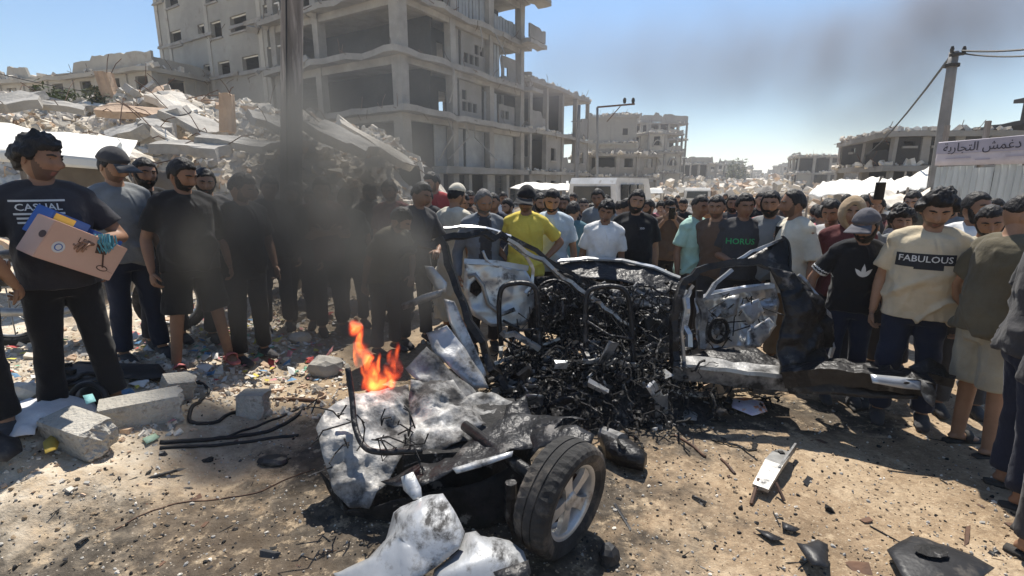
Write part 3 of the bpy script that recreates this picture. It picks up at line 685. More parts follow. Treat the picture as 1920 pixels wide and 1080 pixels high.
mb = MB(); tp = Vector(rt)-Vector(rp.location); mb.tube([tp+Vector((0,0,-.35)), tp+Vector((0,0,-.28))], .16, 12); mb.build('clamp', M['conc_d'], rp)
mb = MB(); mb.beam(tp+Vector((-.16,-.1,-.1)), tp+Vector((.18,-.1,-.06)), .07, .07); mb.build('crossarm', M['conc_d'], rp)
for dx_ in (-.14, .15):
    mb = MB(); mb.tube([tp+Vector((dx_,-.1,-.05)), tp+Vector((dx_,-.1,.03)), tp+Vector((dx_,-.1,.1))], [.03,.045,.025], 8); mb.build('insulator', M['conc_d'], rp)
tb = at(1567, 60); t2 = P(1576, 268, 60)
tp2 = pole_thing('utility_pole', 'thin dark utility pole before the broken frame house', (tb[0], 60, 0), (t2.x, 60, t2.z), .16, .12, M['wood'])
mb = MB(); mb.beam(Vector((-.2,0,t2.z-.5)), Vector((.9,0,t2.z-.45)), .12, .12); mb.build('crossarm', M['wood'], tp2)
def wire(a, b, sag, r, label, n=18):
    a = Vector(a); b = Vector(b); mb = MB(); mb.tube([a.lerp(b, i/n)-Vector((0,0,sag*4*(i/n)*(1-i/n))) for i in range(n+1)], r, 5)
    tag(mb.build('wire', M['black_cable']), label, 'wire')
wire(rt+Vector((-.1,-.1,-.05)), t2, 2.2, .03, 'slack wire hanging between the grey pole and the thin dark pole')
e1 = P(2100, 62, 10); wire(rt+Vector((.1,-.1,0)), e1, .12, .022, 'upper wire running away from the grey pole top')
wire(rt+Vector((.12,-.1,-.06)), P(2100, 76, 10), .16, .018, 'lower wire running beside the upper wire from the grey pole')
wire(P(-40, 128, 30), P(420, 190, 30), .5, .025, 'thin wire crossing before the low pale house')
lb = at(1080, 27); lt = P(1086, 197, 27)
lp = pole_thing('street_lamp', 'pale grey post at the end of the three storey building', (lb[0], 27, 0), (lt.x, 27, lt.z), .12, .08, M['steel_g'])
q = P(1082, 228, 27)-Vector((lb[0], 27, 0)); mb = MB(); mb.beam(q+Vector((-.3,0,0)), q+Vector((.25,-.02,.02)), .05, .05); mb.build('bracket', M['steel_g'], lp)
cb = at(1122, 24); ct = P(1120, 201, 24); c2_ = P(1190, 195, 24)
cp_ = pole_thing('lamp_post', 'bent lamp post with a braced crossarm and two insulators', (cb[0], 24, 0), ct, .07, .055, M['steel_g'], 'post')
O = Vector((cb[0], 24, 0)); mb = MB(); mb.beam(ct-O, c2_-O, .07, .07); mb.build('crossarm', M['rust'], cp_)
mb = MB(); mb.beam(P(1166,196,24)-O, P(1138,228,24)-O, .04, .04); mb.build('brace', M['rust'], cp_)
for u in (1171, 1187):
    mb = MB(); q = P(u, 194, 24)-O; mb.tube([q, q+Vector((0,0,.1)), q+Vector((0,0,.2)), q+Vector((0,0,.25))], [.05,.08,.07,.03], 8); mb.build('insulator', M['conc_d'], cp_)

# ================================================================== TENTS AND AWNINGS
def cloth(corners, nu, nv, sag, m, name, parent=None, seed=0, fold=.03, th=.012, ff=3.0):
    """a sheet hung between four corners, with real thickness, sag and folds"""
    A, B, Cc, D = [Vector(c) for c in corners]; uu, vv = np.meshgrid(np.linspace(0,1,nu), np.linspace(0,1,nv)); u_ = uu.ravel()[:,None]; v_ = vv.ravel()[:,None]
    a, b, c, d = [np.array(q) for q in (A, B, Cc, D)]
    Pp = (a*(1-u_)+b*u_)*(1-v_)+(d*(1-u_)+c*u_)*v_
    nrm = (B-A).cross(D-A).normalized(); nrm = np.array(nrm)
    Pp[:,2] -= sag*4*(u_*(1-u_))[:,0]*(.4+.6*v_[:,0])
    ln = (B-A).length
    dsp = fold*(fbm(u_[:,0]*ln*ff, v_[:,0]*2.2, None, seed, 3)+.5*np.sin(u_[:,0]*ln*ff*3+4*fbm(u_[:,0]*3, v_[:,0]*3, None, seed+3, 2)))
    top = Pp+nrm*dsp[:,None]; bot = top-nrm*th; n = nu*nv; F = []
    for j in range(nv-1):
        for i in range(nu-1):
            q = [j*nu+i, j*nu+i+1, (j+1)*nu+i+1, (j+1)*nu+i]; F.append(q); F.append([k+n for k in reversed(q)])
    rim = list(range(nu)) + [j*nu+nu-1 for j in range(1, nv)] + [(nv-1)*nu+i for i in range(nu-2, -1, -1)] + [j*nu for j in range(nv-2, 0, -1)]
    for x, y in zip(rim, rim[1:]+rim[:1]): F.append([x, x+n, y+n, y])
    return npmesh(name, np.concatenate([top, bot]), F, m, True, parent)
te = empty('tent', (-6.2, 6.6, 0), 0, 'long white tarpaulin shelter with a sagging roof behind the man holding boxes', 'tent'); L = local(te)
f0, f1 = P(-160, 262, 5.6), P(238, 303, 6.3); r0, r1 = P(-160, 203, 8.0), P(258, 264, 7.8)
cloth([L(f0), L(f1), L(r1), L(r0)], 44, 16, .05, M['tarp'], 'roof', te, 3, .035)
cloth([L(f0+Vector((0,-.02,-.16))), L(f1+Vector((0,-.02,-.12))), L(f1+Vector((0,-.01,0))), L(f0+Vector((0,-.01,0)))], 44, 4, 0, M['tarp'], 'valance', te, 5, .012)
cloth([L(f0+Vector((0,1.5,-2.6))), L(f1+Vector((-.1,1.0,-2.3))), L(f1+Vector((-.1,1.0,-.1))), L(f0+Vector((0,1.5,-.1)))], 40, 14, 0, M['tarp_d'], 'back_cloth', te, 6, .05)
cloth([L(f1+Vector((0,0,-.25))), L(r1+Vector((.1,-.5,-.3))), L(r1+Vector((.12,-.5,0))), L(f1+Vector((.02,0,.01)))], 12, 6, 0, M['tarp'], 'side_flap', te, 8, .05)
for k in (.05, .42, .97):
    q = f0.lerp(f1, k)+Vector((0, .1, 0)); mb = MB(); mb.tube([L(Vector((q.x, q.y, -.1))), L(q)], .03, 7); mb.build('post', M['wood'], te)
def awning(name, label, f0, f1, r0, r1, seed, m='tarp', posts=3, group=None, fold=.04, sag=.06):
    e = empty(name, (f0.x, f0.y, 0), 0, label, 'awning', group); L = local(e)
    cloth([L(f0), L(f1), L(r1), L(r0)], 26, 9, sag, M[m], 'canopy', e, seed, fold)
    for k in range(posts):
        for a, b in ((f0, f1), (r0, r1)):
            q = a.lerp(b, k/(posts-1)); mb = MB(); mb.tube([L(Vector((q.x, q.y, -.05))), L(q)], .03, 6); mb.build('post', M['wood'], e)
awning('market_awning', 'long cream street awning below the three storey building', P(955,352,19), P(1105,358,19), P(985,340,24), P(1120,343,24), 11, fold=.03)
awning('market_awning', 'white street awning in front of the low shop row', P(1085,357,22), P(1180,356,22), P(1110,346,26), P(1170,346,26), 12)
awning('market_awning', 'grey street awning past the white van', P(1165,362,26), P(1245,362,26), P(1180,351,31), P(1240,351,31), 13)
awning('market_awning', 'wide low cream awning before the thin dark pole', P(1515,368,17), P(1640,366,17), P(1545,338,22), P(1650,331,22), 14, fold=.10)
awning('market_awning', 'peaked white awning beside the grey pole', P(1630,362,14.5), P(1738,352,14.5), P(1655,330,17), P(1742,313,17), 15, fold=.10, sag=.2)
awning('market_awning', 'striped dusty sheet slung over a stall under the phone held aloft', P(1640,385,11.5), P(1745,382,11.5), P(1660,352,13), P(1745,350,13), 16, 'rub_a', fold=.08, sag=.15)
# heaps of cloth by the fence
for i, (u, v, lab) in enumerate(((1905, 352, 'crumpled heap of pale sheeting lying by the foot of the corrugated fence'), (1797, 358, 'small bundle of white sheeting before the corrugated fence'))):
    q = P(u, v, 10.5); mb = MB(); r = random.Random(i)
    b2 = bmesh.new(); bmesh.ops.create_icosphere(b2, subdivisions=4, radius=1)
    vs = np.array([w_.co[:] for w_ in b2.verts]); F = [[w_.index for w_ in f_.verts] for f_ in b2.faces]; b2.free()
    k = 1+.35*fbm(vs[:,0]*2.2, vs[:,1]*2.2, vs[:,2]*2.2, 3+i, 4); vs = vs*k[:,None]*np.array((.55-.2*i, .4, .45)); vs[:,2] = np.maximum(vs[:,2], -.3)
    o = npmesh('sheet_heap', vs, F, M['tarp']); o.location = (q.x, q.y, .22); tag(o, lab, 'cloth')
    mb = MB(); 

# ================================================================== CORRUGATED FENCE AND BANNER
fa0 = P(1752, 345, 12.2); fa1 = P(2010, 345, 9.6); d_ = (Vector((fa1.x, fa1.y, 0))-Vector((fa0.x, fa0.y, 0))); FL = d_.length; d_.normalize(); nrm_ = Vector((d_.y, -d_.x, 0))
fe = empty('corrugated_fence', (fa0.x, fa0.y, 0), 0, 'tall fence of weathered corrugated sheets under the shop banner', 'fence'); ft = 2.15
M['zinc'] = mat('weathered_zinc', (.50,.52,.51), (.36,.38,.38), .9, .5, bump=.12, bscale=12, metal=.25, c3=(.27,.22,.18), c3scale=1.6, c3thr=.66, soft=.1, stretch=(3,3,.4))
R = random.Random(3); k = 0; s = 0.0
while s < FL:
    wd = .42; n = 13; mb = MB(); off = R.uniform(-.02, .03); top = ft+R.uniform(-.05, .04); vs = []
    for i in range(n):
        q = d_*(s+wd*i/(n-1)*1.02)+nrm_*(off+.022*math.cos(2*math.pi*i/4)); vs += [q+Vector((0,0,.02)), q+Vector((0,0,top))]
    m_ = len(vs); vs += [q-nrm_*.004 for q in vs]; fs = []
    for i in range(n-1):
        a = 2*i; fs.append((a, a+2, a+3, a+1)); fs.append((a+m_+1, a+m_+3, a+m_+2, a+m_)); fs.append((a+1, a+3, a+3+m_, a+1+m_))
    mb.add(vs, fs); mb.build('sheet', M['zinc'], fe); s += wd
for k in range(4):
    mb = MB(); q = d_*(FL*k/3)-nrm_*.09; mb.box(q+Vector((0,0,1.55)), (.08,.08,3.1)); mb.build('post', M['wood'], fe)
bl = MB(); ba, bb_ = d_*-.02+nrm_*.06, d_*FL+nrm_*.06
zb0, zb1 = 2.18, 2.72
bn = empty('shop_banner', (fa0.x, fa0.y, 0), 0, 'long faded lilac banner with dark Arabic lettering above the corrugated fence', 'banner')
M['banner'] = mat('faded_banner', (.50,.46,.50), (.40,.37,.41), 1.2, .7, bump=.1, bscale=5, c3=(.34,.31,.34), c3scale=.9, c3thr=.6)
M['banner_d'] = mat('banner_band', (.33,.31,.37), (.28,.26,.31), 1.4, .7, bump=.1)
M['ink'] = mat('banner_ink', (.035,.03,.045), (.03,.025,.04), 6, .7, bump=0)
cloth([ba+Vector((0,0,zb0)), bb_+Vector((0,0,zb0-.03)), bb_+Vector((0,0,zb1+.02)), ba+Vector((0,0,zb1))], 40, 5, .01, M['banner'], 'cloth', bn, 4, .006)
b3 = MB(); b3.hexa([ba+nrm_*.018+Vector((0,0,zb0+.26)), bb_+nrm_*.018+Vector((0,0,zb0+.24)), bb_+nrm_*.012+Vector((0,0,zb0+.24)), ba+nrm_*.012+Vector((0,0,zb0+.26)), ba+nrm_*.018+Vector((0,0,zb1-.02)), bb_+nrm_*.018+Vector((0,0,zb1)), bb_+nrm_*.012+Vector((0,0,zb1)), ba+nrm_*.012+Vector((0,0,zb1-.02))])
b3.build('heading_band', M['banner_d'], bn)
def text_mesh(name, body, size, m, parent, loc, xdir, zdir, ext=.001, align='LEFT', font=None):
    cu = bpy.data.curves.new(name, 'FONT'); cu.body = body; cu.size = size; cu.extrude = ext; cu.align_x = align; cu.resolution_u = 3
    if font: cu.font = font
    me = evaluated(bpy.data.objects.new(name+'_tmp', cu)); bpy.data.curves.remove(cu)
    me.materials.clear(); me.materials.append(m)
    o = bpy.data.objects.new(name, me); C.objects.link(o); o.parent = parent
    X_ = Vector(xdir).normalized(); Zq = Vector(zdir).normalized(); Nn = X_.cross(Zq).normalized(); Zq = Nn.cross(X_)
    o.matrix_local = Matrix(((X_.x, Zq.x, Nn.x, loc[0]), (X_.y, Zq.y, Nn.y, loc[1]), (X_.z, Zq.z, Nn.z, loc[2]), (0,0,0,1)))
    return o
TS = bpy.data.scenes.new('workbench')
def evaluated(o):                    # a mesh with its modifiers applied, worked out in a small scene of its own
    TS.collection.objects.link(o)
    with bpy.context.temp_override(scene=TS, view_layer=TS.view_layers[0]):
        dg = bpy.context.evaluated_depsgraph_get(); dg.update(); me = bpy.data.meshes.new_from_object(o.evaluated_get(dg))
    bpy.data.objects.remove(o); return me
ARAB = '\ufe94\ufef3\ufead\ufe8e\ufea0\ufe98\ufedf\ufe8d \ufeb6\ufee4\ufecf\ufea9 \ufe94\ufec0\ufed3'
to = text_mesh('lettering', ARAB, .40, M['ink'], bn, ba+d_*.16+nrm_*.03+Vector((0,0,zb0+.30)), d_, (0,0,1))
bx = [v_.co.x for v_ in to.data.vertices]
if bx and max(bx)-min(bx) > .1: to.scale = (2.15/(max(bx)-min(bx)),)*3
for x0_, ln_, zz in ((.25, .55, .15), (.9, .3, .10), (1.5, .8, .14), (2.0, .5, .09)):
    b4 = MB(); q = ba+d_*x0_+nrm_*.02+Vector((0,0,zb0+zz)); b4.beam(q, q+d_*ln_, .004, .022); b4.build('print_line', M['banner_d'], bn)

# ================================================================== VEHICLES BEYOND THE CROWD
M['white_paint'] = mat('dusty_white_paint', (.66,.64,.60), (.52,.50,.46), 2, .45, bump=.05, c3=(.40,.36,.30), c3scale=3, c3thr=.63)
M['dark_glass'] = mat('dark_glass', (.02,.024,.028), (.015,.018,.02), 3, .12, bump=0, spec=.6)
M['tyre'] = mat('tyre_rubber', (.040,.038,.036), (.022,.021,.02), 8, .85, bump=.25, bscale=60, c3=(.13,.11,.09), c3scale=3, c3thr=.58)
def van(name, label, x, y, rz, Lg, W, Hh, m, cat='van'):
    e = empty(name, (x, y, 0), rz, label, cat); mb = MB()
    prof = [(-Lg/2,.35),(-Lg/2,Hh*.9),(-Lg/2+.15,Hh),(Lg/2-1.3,Hh),(Lg/2-.75,Hh*.60),(Lg/2-.05,Hh*.5),(Lg/2,.35)]; n = len(prof); vs = [(a, -W/2*(1-.1*(z > Hh*.55)), z) for a, z in prof]+[(a, W/2*(1-.1*(z > Hh*.55)), z) for a, z in prof]
    fs = [tuple(range(n)), tuple(n+i for i in reversed(range(n)))]+[(i, i+n, (i+1) % n+n, (i+1) % n) for i in range(n)]; mb.add(vs, fs); mb.build('body', m, e)
    for s_ in (-1, 1):
        for k in range(3):
            b2 = MB(); b2.box((-Lg/2+.75+k*(Lg-2.2)/3, s_*(W/2*.955), Hh*.76), ((Lg-2.4)/3*.86, .04, Hh*.26)); b2.build('window', M['dark_glass'], e)
        for a in (-Lg/2+.8, Lg/2-.8):
            b2 = MB(); b2.tube([(a, s_*(W/2-.12), .33), (a, s_*(W/2+.03), .33)], .33, 14); b2.build('wheel', M['tyre'], e)
    b2 = MB(); b2.hexa([(-Lg/2-.03,-W*.38,Hh*.58),(-Lg/2-.004,-W*.38,Hh*.58),(-Lg/2-.004,W*.38,Hh*.58),(-Lg/2-.03,W*.38,Hh*.58),(-Lg/2-.02,-W*.36,Hh*.86),(-Lg/2-.004,-W*.36,Hh*.86),(-Lg/2-.004,W*.36,Hh*.86),(-Lg/2-.02,W*.36,Hh*.86)]); b2.build('rear_window', M['dark_glass'], e)
    return e
x, y = at(1158, 18.5); van('van', 'dusty white van parked beyond the crowd behind the boy in white', x, y, 1.0, 4.6, 1.8, 1.95, M['white_paint'])
x, y = at(1310, 34); van('parked_car', 'pale car far down the street behind the mint shirt', x, y, 1.2, 4.2, 1.7, 1.5, M['white_paint'], 'car')
tx = empty('truck', (at(745, 11.5)[0], 11.5, 0), 0.0, 'dark truck with a white edged cargo frame half hidden by smoke', 'truck')
mb = MB(); mb.box((0, .9, 1.4), (1.1, 1.8, 1.5)); mb.box((0, .0, 1.0), (1.0, .3, .8)); mb.build('cab', M['conc_d'], tx)
mb = MB(); mb.sweep([(-.1,-.10,2.36),(.35,-.10,2.40),(.52,-.10,2.33),(.58,-.10,2.1),(.68,-.10,1.2)], .07, .10, (0,-1,0)); mb.build('cab_frame', M['white_paint'], tx)
mb = MB(); mb.box((.1, -.02, 1.85), (.8, .04, .55)); mb.build('windscreen', M['dark_glass'], tx)
for s_ in (-.45, .45):
    mb = MB(); mb.tube([(s_-.12, .5, .4), (s_+.12, .5, .4)], .4, 14); mb.build('wheel', M['tyre'], tx)
# ================================================================== PEOPLE
def skin_mat(name, c): 
    return mat(name, c, tuple(x*.8 for x in c), 9, .55, bump=.12, bscale=90, bdist=.004, spec=.35)
def cloth_mat(name, c, c2=None, rough=.9, sheen=.1):
    m = mat(name, c, c2 or tuple(x*.74 for x in c), 3.5, rough, bump=.5, bscale=17, bdist=.02, spec=.15, sheen=sheen)
    t = m.node_tree; L = t.links.new; b = t.nodes['Principled BSDF']; prev = b.inputs['Normal'].links[0].from_socket   # creases in the cloth
    mp = N(t, 'ShaderNodeMapping'); mp.inputs['Scale'].default_value = (1.5, 1.5, .8); mp.inputs['Rotation'].default_value = (.3, .5, 0); L(N(t, 'ShaderNodeTexCoord').outputs['Object'], mp.inputs[0])
    n = N(t, 'ShaderNodeTexNoise'); n.noise_type = 'RIDGED_MULTIFRACTAL'; n.inputs['Scale'].default_value = 4.5; n.inputs['Detail'].default_value = 2.5; n.inputs['Distortion'].default_value = .9; L(mp.outputs[0], n.inputs['Vector'])
    bp = N(t, 'ShaderNodeBump'); bp.inputs['Strength'].default_value = .9; bp.inputs['Distance'].default_value = .028; L(n.outputs[0], bp.inputs['Height']); L(prev, bp.inputs['Normal']); L(bp.outputs[0], b.inputs['Normal']); return m
SKIN = [skin_mat('skin_tan', (.34,.19,.115)), skin_mat('skin_brown', (.27,.145,.088)), skin_mat('skin_light', (.43,.26,.17))]
STUB = [skin_mat('skin_stubble', (.15,.088,.06)), skin_mat('skin_stubble', (.12,.07,.048)), skin_mat('skin_stubble', (.19,.115,.08))]
M['hair'] = mat('black_hair', (.022,.018,.016), (.009,.008,.008), 30, .6, bump=.8, bscale=70, bdist=.01, stretch=(1,1,.5))
M['hair_g'] = mat('grey_hair', (.20,.185,.175), (.09,.085,.08), 30, .65, bump=.8, bscale=70, bdist=.01)
M['eye'] = mat('eye_dark', (.02,.015,.013), (.015,.012,.01), 5, .25, bump=0)
M['lip'] = mat('lips', (.24,.10,.075), (.2,.085,.065), 9, .5, bump=0)
M['sole'] = mat('shoe_rubber', (.05,.045,.04), (.03,.028,.026), 6, .8, bump=.1)
M['sandal_pink'] = mat('pink_sandal', (.50,.16,.15), (.40,.12,.12), 6, .7, bump=.1)
M['print_w'] = mat('white_print', (.68,.67,.64), (.58,.57,.55), 8, .8, bump=0)
M['print_k'] = mat('black_print', (.03,.03,.033), (.02,.02,.022), 8, .8, bump=0)
M['print_g'] = mat('green_print', (.05,.40,.14), (.04,.32,.11), 8, .8, bump=0)
M['phone'] = mat('phone_black', (.012,.012,.014), (.01,.01,.011), 5, .2, bump=0, spec=.5)
CL = {}
def clo(c):
    if c not in CL: CL[c] = cloth_mat('cloth_'+c, PAL[c])
    return CL[c]
PAL = dict(black=(.016,.016,.018), dark=(.035,.035,.042), navy=(.022,.028,.050), grey=(.22,.23,.235), lgrey=(.50,.50,.50), white=(.78,.77,.75), beige=(.62,.52,.36), cream=(.66,.60,.48), olive=(.135,.115,.075), khaki=(.40,.36,.27), yellow=(.72,.57,.10), mint=(.42,.62,.52), teal=(.085,.165,.195), sky=(.50,.58,.64), brown=(.13,.085,.06), red=(.45,.05,.05), pink=(.62,.22,.24), maroon=(.12,.035,.035), charcoal=(.062,.06,.062), dgreen=(.06,.075,.06), blue=(.06,.11,.24), orange=(.55,.22,.08), tan=(.36,.26,.16), steel=(.19,.205,.225), capgrey=(.115,.11,.12))
def ring_loft(rings, n=18):           # rings: (centre, half width x, half depth y, rotation matrix or None)
    vs = []; 
    for c, rx_, ry_, rm in rings:
        for j in range(n):
            a = 2*math.pi*j/n; p = Vector((math.copysign(abs(math.cos(a))**.86, math.cos(a))*rx_, math.copysign(abs(math.sin(a))**.9, math.sin(a))*ry_, 0)); vs.append(Vector(c)+(rm @ p if rm is not None else p))
    k = len(rings); fs = [tuple(reversed(range(n))), tuple((k-1)*n+j for j in range(n))]
    for i in range(k-1):
        for j in range(n): fs.append((i*n+j, i*n+(j+1) % n, (i+1)*n+(j+1) % n, (i+1)*n+j))
    return vs, fs
def capsule(mb, pts, rad, n=12, flat_end=False):
    pts = [Vector(p) for p in pts]; a = (pts[0]-pts[1]).normalized(); b = (pts[-1]-pts[-2]).normalized()
    P_ = [pts[0]+a*rad[0]*.9, pts[0]+a*rad[0]*.55]+pts+[pts[-1]+b*rad[-1]*.55, pts[-1]+b*rad[-1]*.9]
    rr_ = [rad[0]*.35, rad[0]*.82]+list(rad)+[rad[-1]*.82, rad[-1]*.35]
    if flat_end: P_ = P_[:-2]; rr_ = rr_[:-2]
    mb.tube(P_, rr_, n)
def remeshed(mb, voxel, smooth=5):
    me = mb.mesh('raw', M['hair']); o = bpy.data.objects.new('raw', me)
    m = o.modifiers.new('r', 'REMESH'); m.mode = 'VOXEL'; m.voxel_size = voxel; m.adaptivity = 0
    if smooth: s = o.modifiers.new('s', 'SMOOTH'); s.iterations = smooth; s.factor = .5
    r = evaluated(o); bpy.data.meshes.remove(me)
    V = np.empty(len(r.vertices)*3); r.vertices.foreach_get('co', V); V = V.reshape(-1, 3)
    nl = len(r.loops); li = np.empty(nl, np.int64); r.loops.foreach_get('vertex_index', li); ls = np.empty(len(r.polygons), np.int64); r.polygons.foreach_get('loop_start', ls)
    F = [li[a:b].tolist() for a, b in zip(ls, list(ls[1:])+[nl])]
    Nn = np.empty(len(r.vertices)*3); r.vertices.foreach_get('normal', Nn); Nn = Nn.reshape(-1, 3)
    bpy.data.meshes.remove(r); return V, F, Nn
# ---- head template: unit head, chin at z=-.118, crown z=.118; faces -y
def head_dirs(nu, nv):
    az = np.linspace(-math.pi, math.pi, nu, endpoint=False); el = np.linspace(-math.pi/2*.985, math.pi/2*.985, nv)
    A, E = np.meshgrid(az, el); return A.ravel(), E.ravel()
def head_r(A, E):
    dx = np.sin(A)*np.cos(E); dy = -np.cos(A)*np.cos(E); dz = np.sin(E)
    g = lambda a0, e0, sa, se: np.exp(-((A-a0)/sa)**2-((E-e0)/se)**2)
    x = dx*.077; y = dy*.098; z = dz*.120
    low = np.clip(-dz, 0, 1)
    x = x*(1-.30*low**1.6); y = np.where(dy > 0, y*(1-.42*low**1.2), y*(1-.10*low**2))
    y = y - .004*np.clip(dz, 0, 1)*0
    r = 1+.0*A
    k = (.30*g(0,-.17,.13,.18)+.17*g(0,.02,.09,.22)+.075*g(0,.31,.55,.11)-.125*g(.36,.09,.17,.13)-.125*g(-.36,.09,.17,.13)+.05*g(.62,-.14,.28,.2)+.05*g(-.62,-.14,.28,.2)
         +.085*g(0,-.50,.28,.06)+.085*g(0,-.64,.26,.06)-.08*g(0,-.57,.34,.035)+.10*g(0,-.92,.30,.16)-.03*g(.42,-.62,.2,.25)-.03*g(-.42,-.62,.2,.25)+.05*g(1.0,-.75,.35,.3)+.05*g(-1.0,-.75,.35,.3))
    return np.stack([x*(1+k*.55), y*(1+k), z*(1+k*.25)], -1)
def head_grid(nu, nv):
    F = []
    for j in range(nv-1):
        for i in range(nu): F.append([j*nu+i, j*nu+(i+1) % nu, (j+1)*nu+(i+1) % nu, (j+1)*nu+i])
    F.append(list(reversed(range(nu)))); F.append([(nv-1)*nu+i for i in range(nu)]); return F
def shell_from_head(mask, thick, nu=72, nv=52, noise=.0, nf=30, seed=0, lift=0):
    """a cap, beard or head of hair grown off the head; mask(A,E) in 0..1"""
    A, E = head_dirs(nu, nv); V = head_r(A, E); nrm = V/np.linalg.norm(V, axis=1)[:,None]; m = mask(A, E+(.10*fbm(V[:,0]*45, V[:,1]*45, V[:,2]*45, seed+5, 2) if noise else 0))
    nz = 1+noise*fbm(V[:,0]*nf, V[:,1]*nf, V[:,2]*nf, seed, 3) if noise else 1
    V2 = V+nrm*((-.006+(.006+thick*nz)*sst(m))[:,None]); V2[:,2] += lift*sst(m)
    F = [f for f in head_grid(nu, nv) if max(m[i] for i in f) > .02]; return V2, F
def hair_mask(kind):
    def f(A, E):
        a = np.abs(A); line = np.interp(a, [0, .7, 1.05, 1.35, 1.7, 2.2, 3.15], dict(short=[.62,.60,.50,-.02,.05,-.35,-.42], fade=[.60,.60,.55,.30,.25,.05,-.02], thick=[.50,.50,.42,-.05,.02,-.42,-.5], receding=[.95,.72,.45,-.02,.05,-.35,-.42])[kind])
        return np.clip((E-line)/.10+.5, 0, 1)
    return f
def beard_mask(A, E):
    a = np.abs(A); top = np.interp(a, [0, .32, .42, .9, 1.25, 1.5], [-.36, -.36, -.42, -.34, .05, .1]); m = np.clip((top-E)/.09+.4, 0, 1)*np.clip((1.5-a)/.15, 0, 1)
    return m*(1-np.exp(-(A/.30)**2-((E+.57)/.095)**2)*1.2).clip(0, 1)
def cap_mask(A, E):
    a = np.abs(A); line = np.interp(a, [0, 1.2, 3.15], [.44, .30, .22]); return np.clip((E-line)/.05+.5, 0, 1)
def skull_mask(A, E):
    return np.clip((E-np.interp(np.abs(A), [0, 3.15], [.62, .25]))/.05+.5, 0, 1)
def hood_mask(A, E):
    a = np.abs(A); return np.clip((np.hypot(a/.62, (E+.12)/.78)-1)/.12, 0, 1)
def towel_mask(A, E): return np.clip((np.hypot(np.abs(A)/.8, (E+.05)/.5)-1)/.12, 0, 1)
HA, HE = head_dirs(64, 44); HEADV = head_r(HA, HE); HEADF = head_grid(64, 44)
def face_mi():                        # which faces of the head are lips
    out = []
    for f in HEADF:
        a = float(np.mean(np.abs(HA[f]))); e = float(np.mean(HE[f])); out.append(1 if (len(f) == 4 and a < .27 and -.68 < e < -.46) else 3 if (len(f) == 4 and e > -1.15 and float(beard_mask(np.array([a]), np.array([e]))[0]) > .55) else 0)
    return out
HEADMI = face_mi()
def hand(mb, w_, d, n, side, curl=.5, sc=1.0, k=6, point=False):
    """a palm and five separate fingers; w_: wrist, d: along the hand, n: palm normal"""
    d = Vector(d).normalized(); n = Vector(n); n = (n-d*n.dot(d)).normalized(); s = d.cross(n).normalized()*side; w_ = Vector(w_)
    rm = Matrix((s, d, n)).transposed()
    c = w_+d*.05*sc; mb.ell(c, (.040*sc, .054*sc, .016*sc), rm, True)
    mb.ell(w_+d*.012*sc, (.028*sc, .032*sc, .02*sc), rm)
    for i, (o, l, r) in enumerate(((-.028, .068, .0082), (-.0095, .078, .0088), (.0095, .072, .0084), (.027, .058, .0074))):
        cv = curl*(1+.12*i); 
        if point and i == 0: cv = .08
        p = w_+d*.082*sc+s*o*sc; pts = [p-d*.02*sc, p]; a = .15*cv
        for seg in (.42, .32, .26):
            a += cv*.9; p = p+(d*math.cos(a)+n*math.sin(a))*l*seg*sc; pts.append(p)
        mb.tube(pts+[pts[-1]+(pts[-1]-pts[-2]).normalized()*.006*sc], [r*sc*1.05, r*sc*1.08, r*sc, r*sc*.94, r*sc*.8, r*sc*.35], k)
    p = w_+d*.02*sc-s*.026*sc; pts = [p]; dv = (d*.72-s*.62+n*.35*curl).normalized()
    for seg in (.036, .030, .024): p = p+dv*seg*sc; pts.append(p); dv = (dv+d*.25+n*.3*curl).normalized()
    mb.tube(pts, [.0125*sc, .0115*sc, .0098*sc, .0055*sc], k)
ARM = {   # elbow and wrist, from the shoulder, for the right side (x outward is +); palm direction hint
 'down': ((.055,.03,-.29), (.075,-.03,-.55), (-1,0,0)), 'loose': ((.09,.05,-.28), (.10,-.07,-.53), (-1,.3,0)), 'wide': ((.15,.04,-.26), (.20,-.06,-.50), (-1,.4,0)),
 'hip': ((.20,.12,-.22), (.02,-.02,-.40), (-.4,0,-1)), 'front': ((.06,.02,-.29), (-.07,-.23,-.33), (0,0,1)), 'phone': ((.08,-.04,-.28), (-.06,-.24,-.13), (0,1,0)), 'face': ((.12,-.12,-.26), (-.10,-.22,.06), (0,1,0)),
 'up': ((.10,-.16,.16), (.06,-.22,.42), (0,1,0)), 'behind': ((.10,.12,-.26), (-.06,.16,-.46), (0,1,0)), 'clasp': ((.09,.0,-.28), (-.13,-.18,-.42), (0,1,0)), 'box_r': ((.14,.02,-.28), (.10,-.26,-.34), (0,0,1)), 'box_l': ((.16,-.02,-.26), (-.04,-.30,-.24), (-.5,.5,-1)),
 'point': ((.06,-.04,-.29), (.02,-.20,-.48), (-1,0,0)), 'squat': ((.10,-.16,-.24), (.02,-.30,-.47), (0,0,-1)), 'pull': ((.10,-.12,-.25), (-.10,-.35,-.30), (0,0,-1)), 'fold': ((.07,-.05,-.28), (-.20,-.17,-.22), (0,1,0))}
